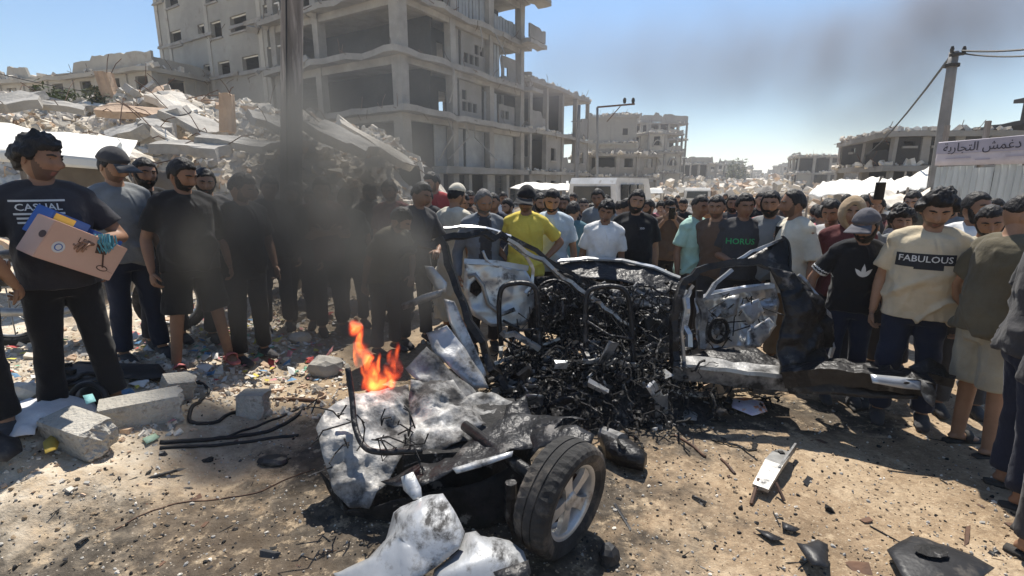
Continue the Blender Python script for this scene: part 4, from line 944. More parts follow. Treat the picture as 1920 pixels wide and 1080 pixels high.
def person(label, foot, top, face=0.0, shirt='black', trousers='dark', arms=('down','down'), skin=0, hair='short', beard=0, cap=None, fat=0.0, lean=0.0, side=0.0, yaw=0.0, nod=0.24, stance=.115, sleeve=.55, shorts=None, shoes='shoe', vox=.016, hem=.86, group=None, hairm='hair', collar=False, robe=False, folds=1.0, curl=.5, roll=0.0, open_shirt=None, twist=0.0, waist_len=.0, hair_t=.018, bent=None, stripes=None):
    """foot: ground point; top: world height of the crown. face: 0 looks at the camera side (-y), + turns anticlockwise"""
    S = (top-foot.z)/1.76 if bent is None else bent
    root = empty('person', foot, face, label, 'person', group); root.scale = (S, S, S); rnd = random.Random(label)
    UB = Matrix.Rotation(side, 3, 'Y') @ Matrix.Rotation(lean, 3, 'X') @ Matrix.Rotation(twist, 3, 'Z'); PV = Vector((0, .0, .96))
    def U(p): p = Vector(p); return PV+UB @ (p-PV)
    f = fat
    TR = [(.80,.150+.02*f,.105+.02*f,0),(.90,.168+.03*f,.118+.035*f,0),(.98,.160+.04*f,.112+.05*f,-.01*f),(1.08,.152+.05*f,.108+.07*f,-.025*f),(1.20,.165+.035*f,.115+.05*f,-.015*f),(1.32,.180+.02*f,.118+.025*f,0),(1.40,.172+.02*f,.105+.02*f,.005),(1.45,.132,.086,.012),(1.485,.078,.070,.012)]
    def ring(z, a, b, y): 
        if z < .93: return (Vector((0, y, z)), a, b, None)
        return (U((0, y, z)), a, b, UB)
    voxb = vox
    # ---------------- joints
    sh = [Vector((s*(.176+.012*f), .010, 1.40)) for s in (-1, 1)]; el = []; wr = []; pn = []
    for i, s in enumerate((-1, 1)):
        a = ARM[arms[i]] if isinstance(arms[i], str) else arms[i]
        e = sh[i]+Vector((s*a[0][0], a[0][1], a[0][2])); w_ = sh[i]+Vector((s*a[1][0], a[1][1], a[1][2])); el.append(U(e)); wr.append(U(w_)); pn.append(UB @ Vector((s*a[2][0], a[2][1], a[2][2])))
    shU = [U(p) for p in sh]
    hp = [Vector((s*.088, .0, .90)) for s in (-1, 1)]; an = [Vector((s*stance*(1+rnd.uniform(-.15,.3)), rnd.uniform(-.05,.06), .085)) for s in (-1, 1)]
    kn = [(hp[i]+an[i])/2+Vector((0, -.015, .03)) for i in (0, 1)]
    if bent is not None and bent < 0: pass
    # ---------------- body
    b = MB(); v_, f_ = ring_loft([ring(*t) for t in TR]); b.add(v_, f_)
    nb = U((0, .012, 1.44)); hc0 = U((0, -.012, 1.60)); capsule(b, [nb, nb.lerp(hc0, .55), hc0], [.066, .060, .060])
    for i in (0, 1):
        capsule(b, [shU[i], shU[i].lerp(el[i], .45), el[i]], [.052+.01*f, .048+.008*f, .039+.004*f]); capsule(b, [el[i], el[i].lerp(wr[i], .3), wr[i]], [.040+.004*f, .042+.004*f, .027])
        capsule(b, [hp[i], kn[i], an[i]], [.085+.015*f, .056, .040]); b.tube([an[i]+Vector((0,.055,-.045)), an[i]+Vector((0,.02,-.035)), an[i]+Vector((0,-.05,-.045)), an[i]+Vector((0,-.12,-.062)), an[i]+Vector((0,-.165,-.068))], [.022,.038,.042,.040,.016], 10, flat=.62)
    V, F, _n = remeshed(b, voxb, 4)
    # head and hands joined to the body
    hb = MB(); nrot = UB @ Matrix.Rotation(yaw, 3, 'Z') @ Matrix.Rotation(nod, 3, 'X') @ Matrix.Rotation(roll, 3, 'Y'); hc = U((0, -.026, 1.628))
    hk = 1.10
    def HW(q): return (np.array(q)*hk) @ np.array(nrot).T + np.array(hc)
    hv = HW(HEADV); off = len(V); V = np.concatenate([V, hv]); mi = [0]*len(F)+HEADMI; F = F+[[i+off for i in q] for q in HEADF]
    x = MB()
    for i, s in enumerate((-1, 1)):
        d = (wr[i]-el[i]).normalized(); hand(x, wr[i]+d*.005, d, pn[i], s, curl if not isinstance(curl, tuple) else curl[i], 1.0, 6 if vox < .022 else 5, arms[i] == 'point')
        c = nrot @ Vector((s*.0755, .012, -.005))*hk; rm = nrot @ Matrix.Rotation(s*.35, 3, 'Z'); x.ell(Vector(hc)+c, (.010,.020,.032), rm, True)
    off = len(V); V = np.concatenate([V, np.array(x.v)]); F = F+[[i+off for i in q] for q in x.f]; mi += [0]*len(x.f)
    x = MB()
    for s in (-1, 1):
        c = nrot @ Vector((s*.0305, -.0745, .012))*hk; x.ell(Vector(hc)+c, (.0145,.009,.0072), nrot)
    off = len(V); V = np.concatenate([V, np.array(x.v)]); F = F+[[i+off for i in q] for q in x.f]; mi += [2]*len(x.f)
    npmesh('body', V, F, [SKIN[skin], M['lip'], M['eye'], STUB[skin] if (beard or rnd.random() < .7) else SKIN[skin]], True, root, mi)
    # eyebrows belong with the hair
    if hair or cap:
        hm_ = MB()
        for s in (-1, 1):
            pts = [nrot @ (Vector(q)*hk)+Vector(hc) for q in ((s*.012,-.096,.029),(s*.030,-.093,.034),(s*.050,-.078,.029))]; hm_.tube(pts, [.0055,.0066,.004], 5)
        vv = [np.array(hm_.v)]; ff = list(hm_.f); o_ = len(hm_.v)
        kind = hair or 'short'
        hv, hf = shell_from_head(hair_mask('short' if cap else kind), .006 if cap else dict(short=.012, fade=.010, thick=hair_t, receding=.009)[kind], noise=.55 if kind != 'thick' else 1.1, nf=55 if kind != 'thick' else 34, seed=rnd.randint(0, 99)); vv.append(HW(hv)); ff += [[i+o_ for i in q] for q in hf]; o_ += len(hv)
        if beard:
            hv, hf = shell_from_head(beard_mask, .004+.010*beard, noise=.2, seed=rnd.randint(0, 99)); vv.append(HW(hv)); ff += [[i+o_ for i in q] for q in hf]; o_ += len(hv)
        npmesh('hair', np.concatenate(vv), ff, M[hairm], True, root)
    if cap:
        kind, cm = cap
        if kind == 'cap':
            hv, hf = shell_from_head(cap_mask, .022, lift=.008); vv = [HW(hv)]; ff = hf; o_ = len(hv); br = []
            for j in range(6):
                r_ = .0+j/5*.105
                for i in range(13):
                    a = -.80+1.6*i/12; base = np.array([math.sin(a)*.095, -math.cos(a)*.108, .046]); br.append(base+np.array([math.sin(a)*r_*.35, -r_*math.cos(a*.9), -.22*r_-.55*r_*(a*a)*.5]))
            br = np.array(br); n_ = len(br); vv += [HW(br), HW(br-np.array([0,0,.005]))]
            for j in range(5):
                for i in range(12):
                    q = [j*13+i, j*13+i+1, (j+1)*13+i+1, (j+1)*13+i]; ff = ff+[[k+o_ for k in reversed(q)], [k+o_+n_ for k in q]]
            rim = [i for i in range(13)]+[j*13+12 for j in range(1, 6)]+[65+i for i in range(11, -1, -1)]+[j*13 for j in range(4, 0, -1)]
            for a, b_ in zip(rim, rim[1:]+rim[:1]): ff = ff+[[a+o_, b_+o_, b_+o_+n_, a+o_+n_]]
        elif kind == 'skullcap': hv, hf = shell_from_head(skull_mask, .014, lift=.012); vv = [HW(hv)]; ff = hf
        elif kind == 'hood': hv, hf = shell_from_head(hood_mask, .028, noise=.12, nf=14); vv = [HW(hv)]; ff = hf
        else: hv, hf = shell_from_head(towel_mask, .03, noise=.25, nf=16); vv = [HW(hv)]; ff = hf
        npmesh({'cap': 'cap', 'skullcap': 'skullcap', 'hood': 'hood'}.get(kind, 'head_scarf'), np.concatenate(vv), ff, cm if not isinstance(cm, str) else clo(cm), True, root)
    # ---------------- shirt
    b = MB(); pad = .015; rr = []
    for z, a, bb, y in TR:
        if z < hem-.02: continue
        lo = .014 if z < 1.0 else 0.0
        rr.append(ring(z, a+pad+lo+(.0 if z < 1.4 else -.004), bb+pad+lo+.006, y))
    if rr[0][0].z > hem-.02:
        z, a, bb, y = TR[1]; rr.insert(0, ring(hem, a+pad+.02, bb+pad+.024, y))
    if robe: rr = [(Vector((0,0,.22)), .25, .21, None), (Vector((0,0,.55)), .225, .19, None)]+rr
    v_, f_ = ring_loft(rr[:-1]+[(rr[-1][0]-Vector((0,0,.012)), rr[-1][1]-.008, rr[-1][2]-.008, rr[-1][3])], 22); b.add(v_, f_)
    for i in (0, 1):
        capsule(b, [U((0,.014,1.455)), U((0,.014,1.455)).lerp(shU[i], .55)+UB @ Vector((0,0,.012)), shU[i]], [.070,.072,.070])
        if sleeve <= 1: 
            e = shU[i].lerp(el[i], sleeve*1.35 if sleeve < .75 else 1.0); capsule(b, [shU[i]+UB @ Vector(((.045,-.045)[i],0,.012)), shU[i].lerp(e, .45), e], [.069+.012*f, .068+.012*f, .074+.012*f], 14, True)
        else: capsule(b, [shU[i]+UB @ Vector(((.045,-.045)[i],0,.012)), shU[i].lerp(el[i], .5), el[i]], [.074+.01*f,.066+.008*f,.056]); capsule(b, [el[i], el[i].lerp(wr[i], .5), el[i].lerp(wr[i], .93)], [.056,.050,.042])
    V, F, Nn = remeshed(b, vox*.9, 3)
    ph = rnd.uniform(0, 9); zz = V[:,2]; low = np.clip((1.42-zz)/.5, .15, 1)
    nA = fbm(V[:,0]*5+ph, V[:,1]*5, V[:,2]*2.0, rnd.randint(0,99), 3); nB = fbm(V[:,0]*3, V[:,1]*3+ph, V[:,2]*9, rnd.randint(0,99), 3); rid = 1-np.abs(fbm(V[:,0]*6+zz*2.5, V[:,1]*6-zz*2.5+ph, zz*3.2, rnd.randint(0,99), 2))*2.2
    amp = np.where(np.abs(V[:,0]) > .21, .009, .015)*folds
    rid2 = np.clip(1-np.abs(fbm(V[:,0]*4-zz*3+ph, V[:,1]*4+zz*2, zz*2.2, rnd.randint(0,99), 2))*3.2, 0, 1)**1.5
    V = V+Nn*np.maximum((nA*1.0+nB*.7+rid*.8+rid2*1.5-.5)*amp*low*1.35, -.007)[:,None]
    bot = zz < hem+.05
    mats_ = [clo(shirt)]; mi = None
    if open_shirt: 
        mats_.append(clo(open_shirt)); Fc = np.array([V[q].mean(0) for q in F]); Fn = np.array([Nn[q].mean(0) for q in F]); mi = ((np.abs(Fc[:,0]) < .062) & (Fn[:,1] < -.2)).astype(int).tolist()
    if stripes:
        Fc = np.array([V[q].mean(0) for q in F]); mats_.append(M['print_w']); mi = [0]*len(F)
        for i in (0, 1):
            A_ = np.array(shU[i]); e = shU[i].lerp(el[i], sleeve*1.35); ax = np.array((e-shU[i]).normalized()); Ln = (e-shU[i]).length; t = (Fc-A_) @ ax; dist = np.linalg.norm(Fc-A_-t[:,None]*ax, axis=1); sel = (dist < .12) & (np.abs(Fc[:,0]) > .17) & (t > Ln-.045) & (t < Ln+.055) & ((((t-Ln)/.0165).astype(int) % 2) == 0)
            for k in np.nonzero(sel)[0]: mi[k] = 1
    so_ = npmesh('robe' if robe else 'shirt', V, F, mats_, True, root, mi)
    if collar:
        b = MB(); c0 = U((0, .008, 1.468))
        pts = [c0+UB @ Vector((math.sin(a)*.078, -math.cos(a)*.078, .014-.02*math.cos(a))) for a in [math.radians(q) for q in range(25, 340, 15)]]; b.sweep(pts, .012, .042, [tuple((p-c0).normalized()*.3+Vector((0,0,1))) for p in pts]); b.build('collar', clo(shirt), root, True)
    # ---------------- trousers
    if not robe:
        b = MB(); v_, f_ = ring_loft([ring(z, a+.010, bb+.010, y) for z, a, bb, y in TR[:3]]+[ring(1.03, .156+.04*f, .110+.05*f, 0)], 20); b.add(v_, f_)
        for i in (0, 1):
            if shorts: k2 = kn[i].lerp(an[i], .06); capsule(b, [hp[i], hp[i].lerp(k2, .5), k2], [.108+.015*f, .108, .112], 14, True)
            else: capsule(b, [hp[i], hp[i].lerp(kn[i], .5), kn[i], kn[i].lerp(an[i], .5), an[i]+Vector((0,.0,.03))], [.102+.012*f,.090+.008*f,.074,.068,.070], 14, True)
        V, F, Nn = remeshed(b, vox, 3); zz = V[:,2]; amp = np.where((zz < .62) & (zz > .4) | (zz < .25), .011, .0065)*folds
        V = V+Nn*((fbm(V[:,0]*6+ph, V[:,1]*6, zz*8, rnd.randint(0,99), 3)+.7*(1-2*np.abs(fbm(V[:,0]*5, V[:,1]*5+ph, zz*7+V[:,0]*4, rnd.randint(0,99), 2))))*amp)[:,None]
        npmesh('shorts' if shorts else 'trousers', V, F, clo(shorts or trousers), True, root)
    # ---------------- footwear
    for i in (0, 1):
        a = an[i]; b = MB()
        if shoes == 'shoe':
            b.tube([a+Vector((0,.075,-.04)), a+Vector((0,.05,-.03)), a+Vector((0,-.02,-.028)), a+Vector((0,-.10,-.048)), a+Vector((0,-.17,-.058)), a+Vector((0,-.195,-.066))], [.02,.045,.050,.048,.040,.012], 12, flat=.72); b.build('shoe', clo('charcoal'), root, True)
        else:
            pts = [a+Vector((0,.08,-.078)), a+Vector((0,.03,-.077)), a+Vector((0,-.06,-.077)), a+Vector((0,-.15,-.077)), a+Vector((0,-.19,-.077))]; b.sweep(pts, [.05,.072,.082,.088,.05], .022)
            st = [a+Vector((-.05,-.05,-.07)), a+Vector((-.035,-.065,-.018)), a+Vector((0,-.075,-.004)), a+Vector((.035,-.065,-.018)), a+Vector((.05,-.05,-.07))]; b.sweep(st, .045, .008, [(-1,0,0), (-.5,0,1), (0,0,1), (.5,0,1), (1,0,0)]); b.build('sandal', M['sandal_pink'] if shoes == 'pink' else M['sole'], root, True)
    root['_s'] = 0; del root['_s']
    return dict(root=root, U=U, UB=UB, wr=wr, el=el, pn=pn, hc=hc, nrot=nrot, S=S, shirt=so_, sh=shU)
def world_of(pp, p):                  # a point of the person's own frame in the world
    r = pp['root']; return Vector(r.location)+Matrix.Rotation(r.rotation_euler.z, 3, 'Z') @ (Vector(p)*pp['S'])
def stick_on(pp, verts, faces, name, m, off=.004, th=.0):
    """printing: flat faces laid on the front of the shirt by dropping them along +y onto its surface"""
    from mathutils.bvhtree import BVHTree
    me = pp['shirt'].data; bv = BVHTree.FromPolygons([v.co for v in me.vertices], [list(p.vertices) for p in me.polygons]); out = []
    for x, z in verts:
        h = bv.ray_cast(Vector((x, -1.2, z)), Vector((0, 1, 0))); y = h[0].y if h[0] else -.15; out.append((x, y-off, z))
    return npmesh(name, out, faces, m, False, pp['root'])
def print_text(pp, body, size, cx, cz, m, name='lettering', back=False):
    cu = bpy.data.curves.new('t', 'FONT'); cu.body = body; cu.size = size; cu.align_x = 'CENTER'; cu.resolution_u = 2; cu.offset = size*.012
    me = evaluated(bpy.data.objects.new('t', cu)); bpy.data.curves.remove(cu)
    b = bmesh.new(); b.from_mesh(me); bmesh.ops.triangulate(b, faces=b.faces[:]); bmesh.ops.subdivide_edges(b, edges=[e for e in b.edges if e.calc_length() > .03], cuts=1, use_grid_fill=False); bmesh.ops.triangulate(b, faces=b.faces[:])
    vs = [(v.co.x+cx, v.co.y+cz) for v in b.verts]; b.verts.index_update(); fs = [[v.index for v in f_.verts] for f_ in b.faces]; b.free(); bpy.data.meshes.remove(me)
    return stick_on(pp, vs, fs, name, m)
def print_grid(pp, x0, x1, z0, z1, name, m, off=.003, n=10, fn=None):
    vs = [(x0+(x1-x0)*i/n, z0+(z1-z0)*j/n) for j in range(n+1) for i in range(n+1)]; fs = [[j*(n+1)+i, j*(n+1)+i+1, (j+1)*(n+1)+i+1, (j+1)*(n+1)+i] for j in range(n) for i in range(n) if fn is None or fn((i+.5)/n, (j+.5)/n)]
    return stick_on(pp, vs, fs, name, m, off)
def stand(u, v_top, Y, label, **k):
    """a person whose crown shows at pixel (u, v_top), standing Y metres away"""
    t = P(u, v_top, Y); g = ghf(t.x, Y); k['face'] = k.get('face', 0.0)-math.atan2(t.x, Y); rj = random.Random(label+'p'); k['side'] = k.get('side', rj.gauss(0,.035)); k['lean'] = k.get('lean', abs(rj.gauss(0,.05))); k['roll'] = k.get('roll', rj.gauss(0,.07)); k['yaw'] = k.get('yaw', rj.gauss(0,.3)); return person(label, Vector((t.x, Y, g)), t.z, **k)
def copy_person(pp, loc, face, sc, label, shirt=None, trousers=None, group=None, skin=None):
    r = pp['root'].copy(); C.objects.link(r); r.location = loc; r.rotation_euler = (0, 0, face); r.scale = (sc*pp['S'],)*3; r['label'] = label
    if group: r['group'] = group
    for ch in list(pp['root'].children):
        c = ch.copy(); C.objects.link(c); c.parent = r; n = c.name.split('.')[0]
        mm = clo(shirt) if (shirt and n in ('shirt', 'collar')) else clo(trousers) if (trousers and n in ('trousers', 'shorts')) else None
        if n == 'body' and skin is not None: mm = SKIN[skin]
        if mm is not None: c.material_slots[0].link = 'OBJECT'; c.material_slots[0].material = mm
    return r
def held_phone(pp, i, label, off=(0,-.02,.03), tilt=0.3):
    """a phone in hand i of a person: a thing of its own"""
    d = (pp['wr'][i]-pp['el'][i]).normalized(); c = world_of(pp, pp['wr'][i]+d*.10+Vector(off)); rz = pp['root'].rotation_euler.z
    e = empty('phone', c, rz, label, 'phone'); mb = MB(); rm = Matrix.Rotation(tilt, 3, 'X'); mb.box((0,0,0), (.075,.010,.155), rm); mb.build('case', M['phone'], e)
    mb = MB(); mb.box(rm @ Vector((0,.0062,0)), (.068,.0015,.145), rm); mb.build('screen', M['dark_glass'], e)
    mb = MB(); mb.tube([rm @ Vector((-.022,-.006,.06)), rm @ Vector((-.022,-.008,.06))], .009, 10); mb.build('lens', M['dark_glass'], e); return e
# ================================================================== THE CROWD
GW = 'people in the crowd beyond the wreck'
PP = {}
def pk(key, *a, **k): PP[key] = stand(*a, **k); return PP[key]
# ---- left side, in and beside the smoke
b_ = pk('box', 62, 256, 3.15, 'young man in a dark V-neck shirt with chest print carrying cardboard boxes', face=.12, shirt='dark', trousers='black', arms=('box_r','box_l'), skin=1, hair='thick', hair_t=.03, yaw=.75, nod=.12, vox=.013, fat=.3, sleeve=.5, stance=.17)
for s_, z_ in (('CASUAL', 1.335),): print_text(b_, s_, .055, -.05, z_, M['print_w'])
for j, (w_, z_) in enumerate(((.24, 1.385), (.22, 1.31), (.20, 1.285), (.20, 1.26))): print_grid(b_, -.05-w_/2, -.05+w_/2, z_, z_+.011, 'print_line', M['print_w'], n=8)
b = MB(); U = b_['U']; b.tube([U((.075*math.sin(a), .012-.085*math.cos(a)-.02*max(0, math.cos(a)), 1.475-.045*(1+math.cos(a))*.9)) for a in [2*math.pi*i/24 for i in range(25)]], .0032, 5); b.build('necklace', mat('silver_chain', (.6,.58,.52), (.5,.48,.42), 9, .3, metal=.8, bump=0), b_['root'])
pk('cap', 207, 281, 4.05, 'man in a grey T-shirt and a dark baseball cap in front of the white shelter', face=.35, shirt='grey', trousers='navy', arms=('loose','down'), skin=0, cap=('cap','charcoal'), yaw=.35, nod=.25, lean=.05)
pk('beard1', 264, 297, 4.4, 'bearded man in black squeezed between the grey T-shirt and the broad man', face=.3, shirt='black', trousers='dark', skin=1, beard=.9, yaw=.1, nod=.1, sleeve=.6)
q_ = pk('broad', 330, 296, 4.1, 'broad man in black T-shirt and shorts with pink sandals', face=.25, shirt='black', shorts='black', arms=('loose','loose'), skin=1, fat=.7, beard=.3, yaw=.5, nod=.3, lean=.08, shoes='pink', vox=.015, stance=.16)
pk('peek', 386, 316, 4.7, 'man with a short beard peering over the broad man in black', face=.2, shirt='charcoal', trousers='dark', skin=0, beard=.5, yaw=-.1)
pk('reach', 437, 322, 4.5, 'man in a dark shirt leaning with one arm out inside the smoke', face=.5, shirt='black', trousers='black', arms=('down','point'), skin=1, lean=.15, yaw=.5, nod=.3, fat=.3)
for i, (u, v, Y, sh_, tr_, lab) in enumerate((
    (497,330,5.3,'black','dark','man in black half lost in the smoke beside the wooden pole'), (548,342,5.5,'charcoal','black','man in charcoal standing straight behind the wooden pole'), (600,332,5.6,'maroon','black','man with folded arms in a dark maroon shirt inside the smoke'),
    (648,352,5.9,'dgreen','dark','man in a dull green shirt deep in the smoke'), (470,345,6.4,'dark','dark','man in dark clothes behind the leaning man in the smoke'), (575,352,6.6,'navy','dark','man in navy deep behind the folded arms'))):
    pk('sm%d' % i, u, v, Y, lab, face=R.uniform(-.3,.4), shirt=sh_, trousers=tr_, arms=(('fold','fold') if i == 2 else ('down','loose')), skin=i % 2, beard=.4*(i % 2), vox=.022)
pk('olive', 712, 372, 5.0, 'man in an olive shirt bending forward at the edge of the smoke', face=.7, shirt='olive', trousers='charcoal', arms=('down','pull'), skin=0, lean=.45, nod=.35, vox=.018)
pk('redarm', 735, 338, 6.3, 'man in dark red standing behind the bending olive shirt', face=-.2, shirt='maroon', trousers='dark', skin=1, vox=.022)
pk('dk2', 770, 340, 5.3, 'man in a dark grey shirt left of the white skullcap', face=.5, shirt='charcoal', trousers='dark', arms=('loose','pull'), skin=1, vox=.02, yaw=.3, nod=.3)
pk('vest', 822, 322, 7.2, 'man in a red vest raised above the others beside the truck', face=-.5, shirt='red', trousers='dark', arms=('down','fold'), skin=0, vox=.024)
pk('skull', 846, 346, 5.7, 'man in a cream robe and white skullcap turned away', face=2.5, shirt='cream', robe=True, arms=('down','front'), skin=0, cap=('skullcap','cream'), vox=.018, sleeve=.75)
# squatting man cut by the picture's edge
s_ = person('man bending low at the picture edge with one bare forearm hanging down', Vector((-3.05, 2.62, ghf(-3.05, 2.62))), 1.30, face=.5, shirt='dgreen', trousers='black', arms=('down','down'), skin=0, lean=1.0, nod=-.2, hair='thick', bent=.98, vox=.014, curl=.8)
# ---- centre
g_ = pk('grey', 905, 354, 5.1, 'grey haired man in an open grey shirt with one hand on his hip', face=.15, shirt='steel', open_shirt='charcoal', trousers='dark', arms=('loose','hip'), skin=0, hairm='hair_g', hair='receding', yaw=.2, nod=.35, sleeve=1.2, collar=True, vox=.017, beard=.25)
pk('yellow', 985, 351, 5.1, 'man in a bright yellow polo shirt and dark cap with hands on hips', face=-.05, shirt='yellow', trousers='dark', arms=('hip','hip'), skin=1, cap=('cap','black'), collar=True, yaw=-.15, nod=.18, vox=.015)
pk('sky', 1038, 354, 5.4, 'young man in a pale blue grey T-shirt looking down beside the yellow polo', face=-.15, shirt='sky', trousers='charcoal', arms=('down','down'), skin=0, hair='fade', yaw=.25, nod=.4, beard=.3, vox=.016)
t_ = pk('teal', 1076, 378, 5.9, 'person in a teal T-shirt seen from behind by the boy in white', face=2.9, shirt='teal', trousers='dark', arms=('down','behind'), skin=0, vox=.018)
pk('boy', 1131, 374, 5.25, 'boy in a crisp white polo shirt with dark hair over his forehead', face=.05, shirt='white', trousers='charcoal', arms=('down','down'), skin=1, hair='thick', collar=True, nod=.3, vox=.015)
pk('bigblack', 1192, 356, 5.5, 'heavy bearded man in a long black shirt with a small white chest mark', face=-.05, shirt='black', trousers='black', arms=('down','down'), skin=0, fat=1.0, beard=.8, nod=.1, vox=.016, hem=.72)
print_grid(PP['bigblack'], .075, .125, 1.33, 1.35, 'chest_mark', M['print_w'], fn=lambda x, y: (int(x*8)+int(y*3)) % 2 == 0)
f_ = pk('photo', 1257, 371, 6.6, 'thin man in dark clothes raising both hands to photograph the wreck', face=.0, shirt='brown', trousers='black', arms=('face','face'), skin=0, hair='thick', nod=.25, vox=.018)
pk('mint', 1306, 366, 5.4, 'young man in a mint and white striped shirt looking sideways', face=.9, shirt='mint', trousers='charcoal', arms=('down','front'), skin=1, hair='fade', yaw=-.2, nod=.1, vox=.016, collar=True)
pk('brown', 1352, 366, 5.15, 'youth in a brown shirt squinting beside the green lettered shirt', face=-.3, shirt='brown', trousers='charcoal', arms=('loose','down'), skin=0, hair='fade', nod=.1, vox=.017)
h_ = pk('green', 1396, 363, 5.0, 'man in a charcoal T-shirt with green lettering holding a phone low', face=.15, shirt='charcoal', trousers='dark', arms=('front','front'), skin=1, hair='short', yaw=.2, nod=.15, vox=.015, fat=.2)
print_text(h_, 'HORUS', .085, -.02, 1.24, M['print_g'])
pk('watch', 1450, 358, 4.95, 'bearded man in a grey vest lifting a pale phone before his chest', face=.1, shirt='grey', trousers='dark', arms=('front','phone'), skin=0, beard=.9, nod=.1, vox=.017, sleeve=.3)
pk('profile', 1503, 356, 4.6, 'older man in a loose cream shirt standing in profile', face=-.95, shirt='cream', trousers='tan', arms=('loose','down'), skin=1, hair='receding', yaw=-.2, nod=.05, vox=.015, hem=.78, fat=.4, sleeve=.72)
pk('hood', 1597, 372, 4.4, 'person in a tan hood looking out above the grey cap', face=.1, shirt='maroon', trousers='dark', arms=('down','down'), skin=0, cap=('hood','tan'), vox=.016, nod=.05)
pk('white2', 1570, 374, 4.7, 'young man in a pale grey shirt beside the tan hood', face=-.1, shirt='lgrey', trousers='dark', arms=('down','loose'), skin=1, vox=.018)
pk('pinkbk', 1540, 386, 6.0, 'person in a pink shirt behind the loose cream shirt', face=2.8, shirt='pink', trousers='dark', skin=0, vox=.02)
pk('armup', 1702, 392, 4.5, 'curly haired youth stretching one arm straight up to film the scene', face=.1, shirt='grey', trousers='dark', arms=('up','down'), skin=0, hair='thick', hair_t=.04, vox=.016, nod=.05)
a_ = pk('cap2', 1620, 391, 3.85, 'bearded man in a grey cap and black T-shirt with a white three leaf emblem', face=.25, shirt='black', trousers='navy', arms=('wide','point'), skin=1, cap=('cap','capgrey'), beard=.8, lean=.18, yaw=-.75, nod=.12, stripes=True, vox=.013, twist=.15)
def leafy_logo(pp, cx, cz, s):
    for ang, l in ((0, 1.0), (.72, .85), (-.72, .85)):
        vs = []; n = 8
        for i in range(n+1):
            t = i/n; w_ = math.sin(math.pi*min(1, t*1.05))**.8*.17*s*(1-.25*t)
            for k in (-1, 1): x = k*w_; z = t*l*s; vs.append((cx+x*math.cos(ang)+z*math.sin(ang), cz-x*math.sin(ang)+z*math.cos(ang)))
        stick_on(pp, vs, [[2*i, 2*i+1, 2*i+3, 2*i+2] for i in range(n)], 'emblem', M['print_w'])
    for k in (.0, .045, .09): stick_on(pp, [(cx-.30*s, cz-.02-k*.6), (cx+.30*s, cz-.02-k*.6), (cx+.30*s, cz-.034-k*.6), (cx-.30*s, cz-.034-k*.6)], [[0,1,2,3]], 'emblem_bar', M['print_w']) if False else None
leafy_logo(a_, .01, 1.19, .115)
f_ = pk('fab', 1756, 357, 3.48, 'stout youth in a cream T-shirt with a black lettered block across the chest', face=.1, shirt='beige', trousers='navy', arms=('down','down'), skin=0, hair='thick', hair_t=.032, fat=.55, nod=.3, folds=1.5, yaw=.05, vox=.013, hem=.84)
print_grid(f_, -.175, .155, 1.215, 1.325, 'print_block', M['print_k'], off=.003, n=16, fn=lambda x, y: not ((x > .8 and y < .3) or (x < .3 and y < .12)))
print_text(f_, 'FABULOUS', .062, -.012, 1.268, M['print_w'], 'lettering')
for v_ in [c for c in f_['root'].children if c.name.startswith('lettering')]: v_.location.y = -.004
pk('white3', 1838, 361, 4.1, 'bearded man in a white T-shirt turning his head behind the cream T-shirt', face=.2, shirt='white', trousers='dark', arms=('down','down'), skin=1, beard=.7, yaw=.6, nod=.05, vox=.016, fat=.4)
pk('nose', 1862, 384, 3.6, 'man with a moustache half hidden between the cream and olive shirts', face=.4, shirt='khaki', trousers='charcoal', arms=('down','down'), skin=1, yaw=-.3, beard=.2, vox=.016, fat=.3)
o_ = pk('oliveback', 1908, 362, 3.05, 'man in an olive T-shirt and khaki shorts with his back half turned', face=2.35, shirt='olive', shorts='khaki', arms=('down','loose'), skin=0, hair='fade', yaw=-.6, vox=.012, shoes='sandal', fat=.15, folds=1.0)
e_ = stand(2010, 350, 2.55, 'man in navy trousers at the picture edge with sandals', face=1.9, shirt='charcoal', trousers='navy', skin=1, arms=('down','down'), shoes='sandal', vox=.02)
e_ = stand(2085, 360, 2.15, 'man in dark clothes at the picture edge whose sandals show', face=1.4, shirt='dark', trousers='charcoal', skin=0, arms=('down','down'), shoes='sandal', vox=.02)
# ---- phones
held_phone(f_ if False else PP['photo'], 1, 'phone held in both raised hands of the thin man')
held_phone(PP['watch'], 1, 'pale phone lifted by the bearded man in the grey vest')
held_phone(PP['green'], 0, 'phone lying low in the hands of the green lettered shirt', (0,-.03,.02), -1.2)
held_phone(PP['armup'], 0, 'phone stretched high above the crowd before the white awning', (0,-.03,.05))
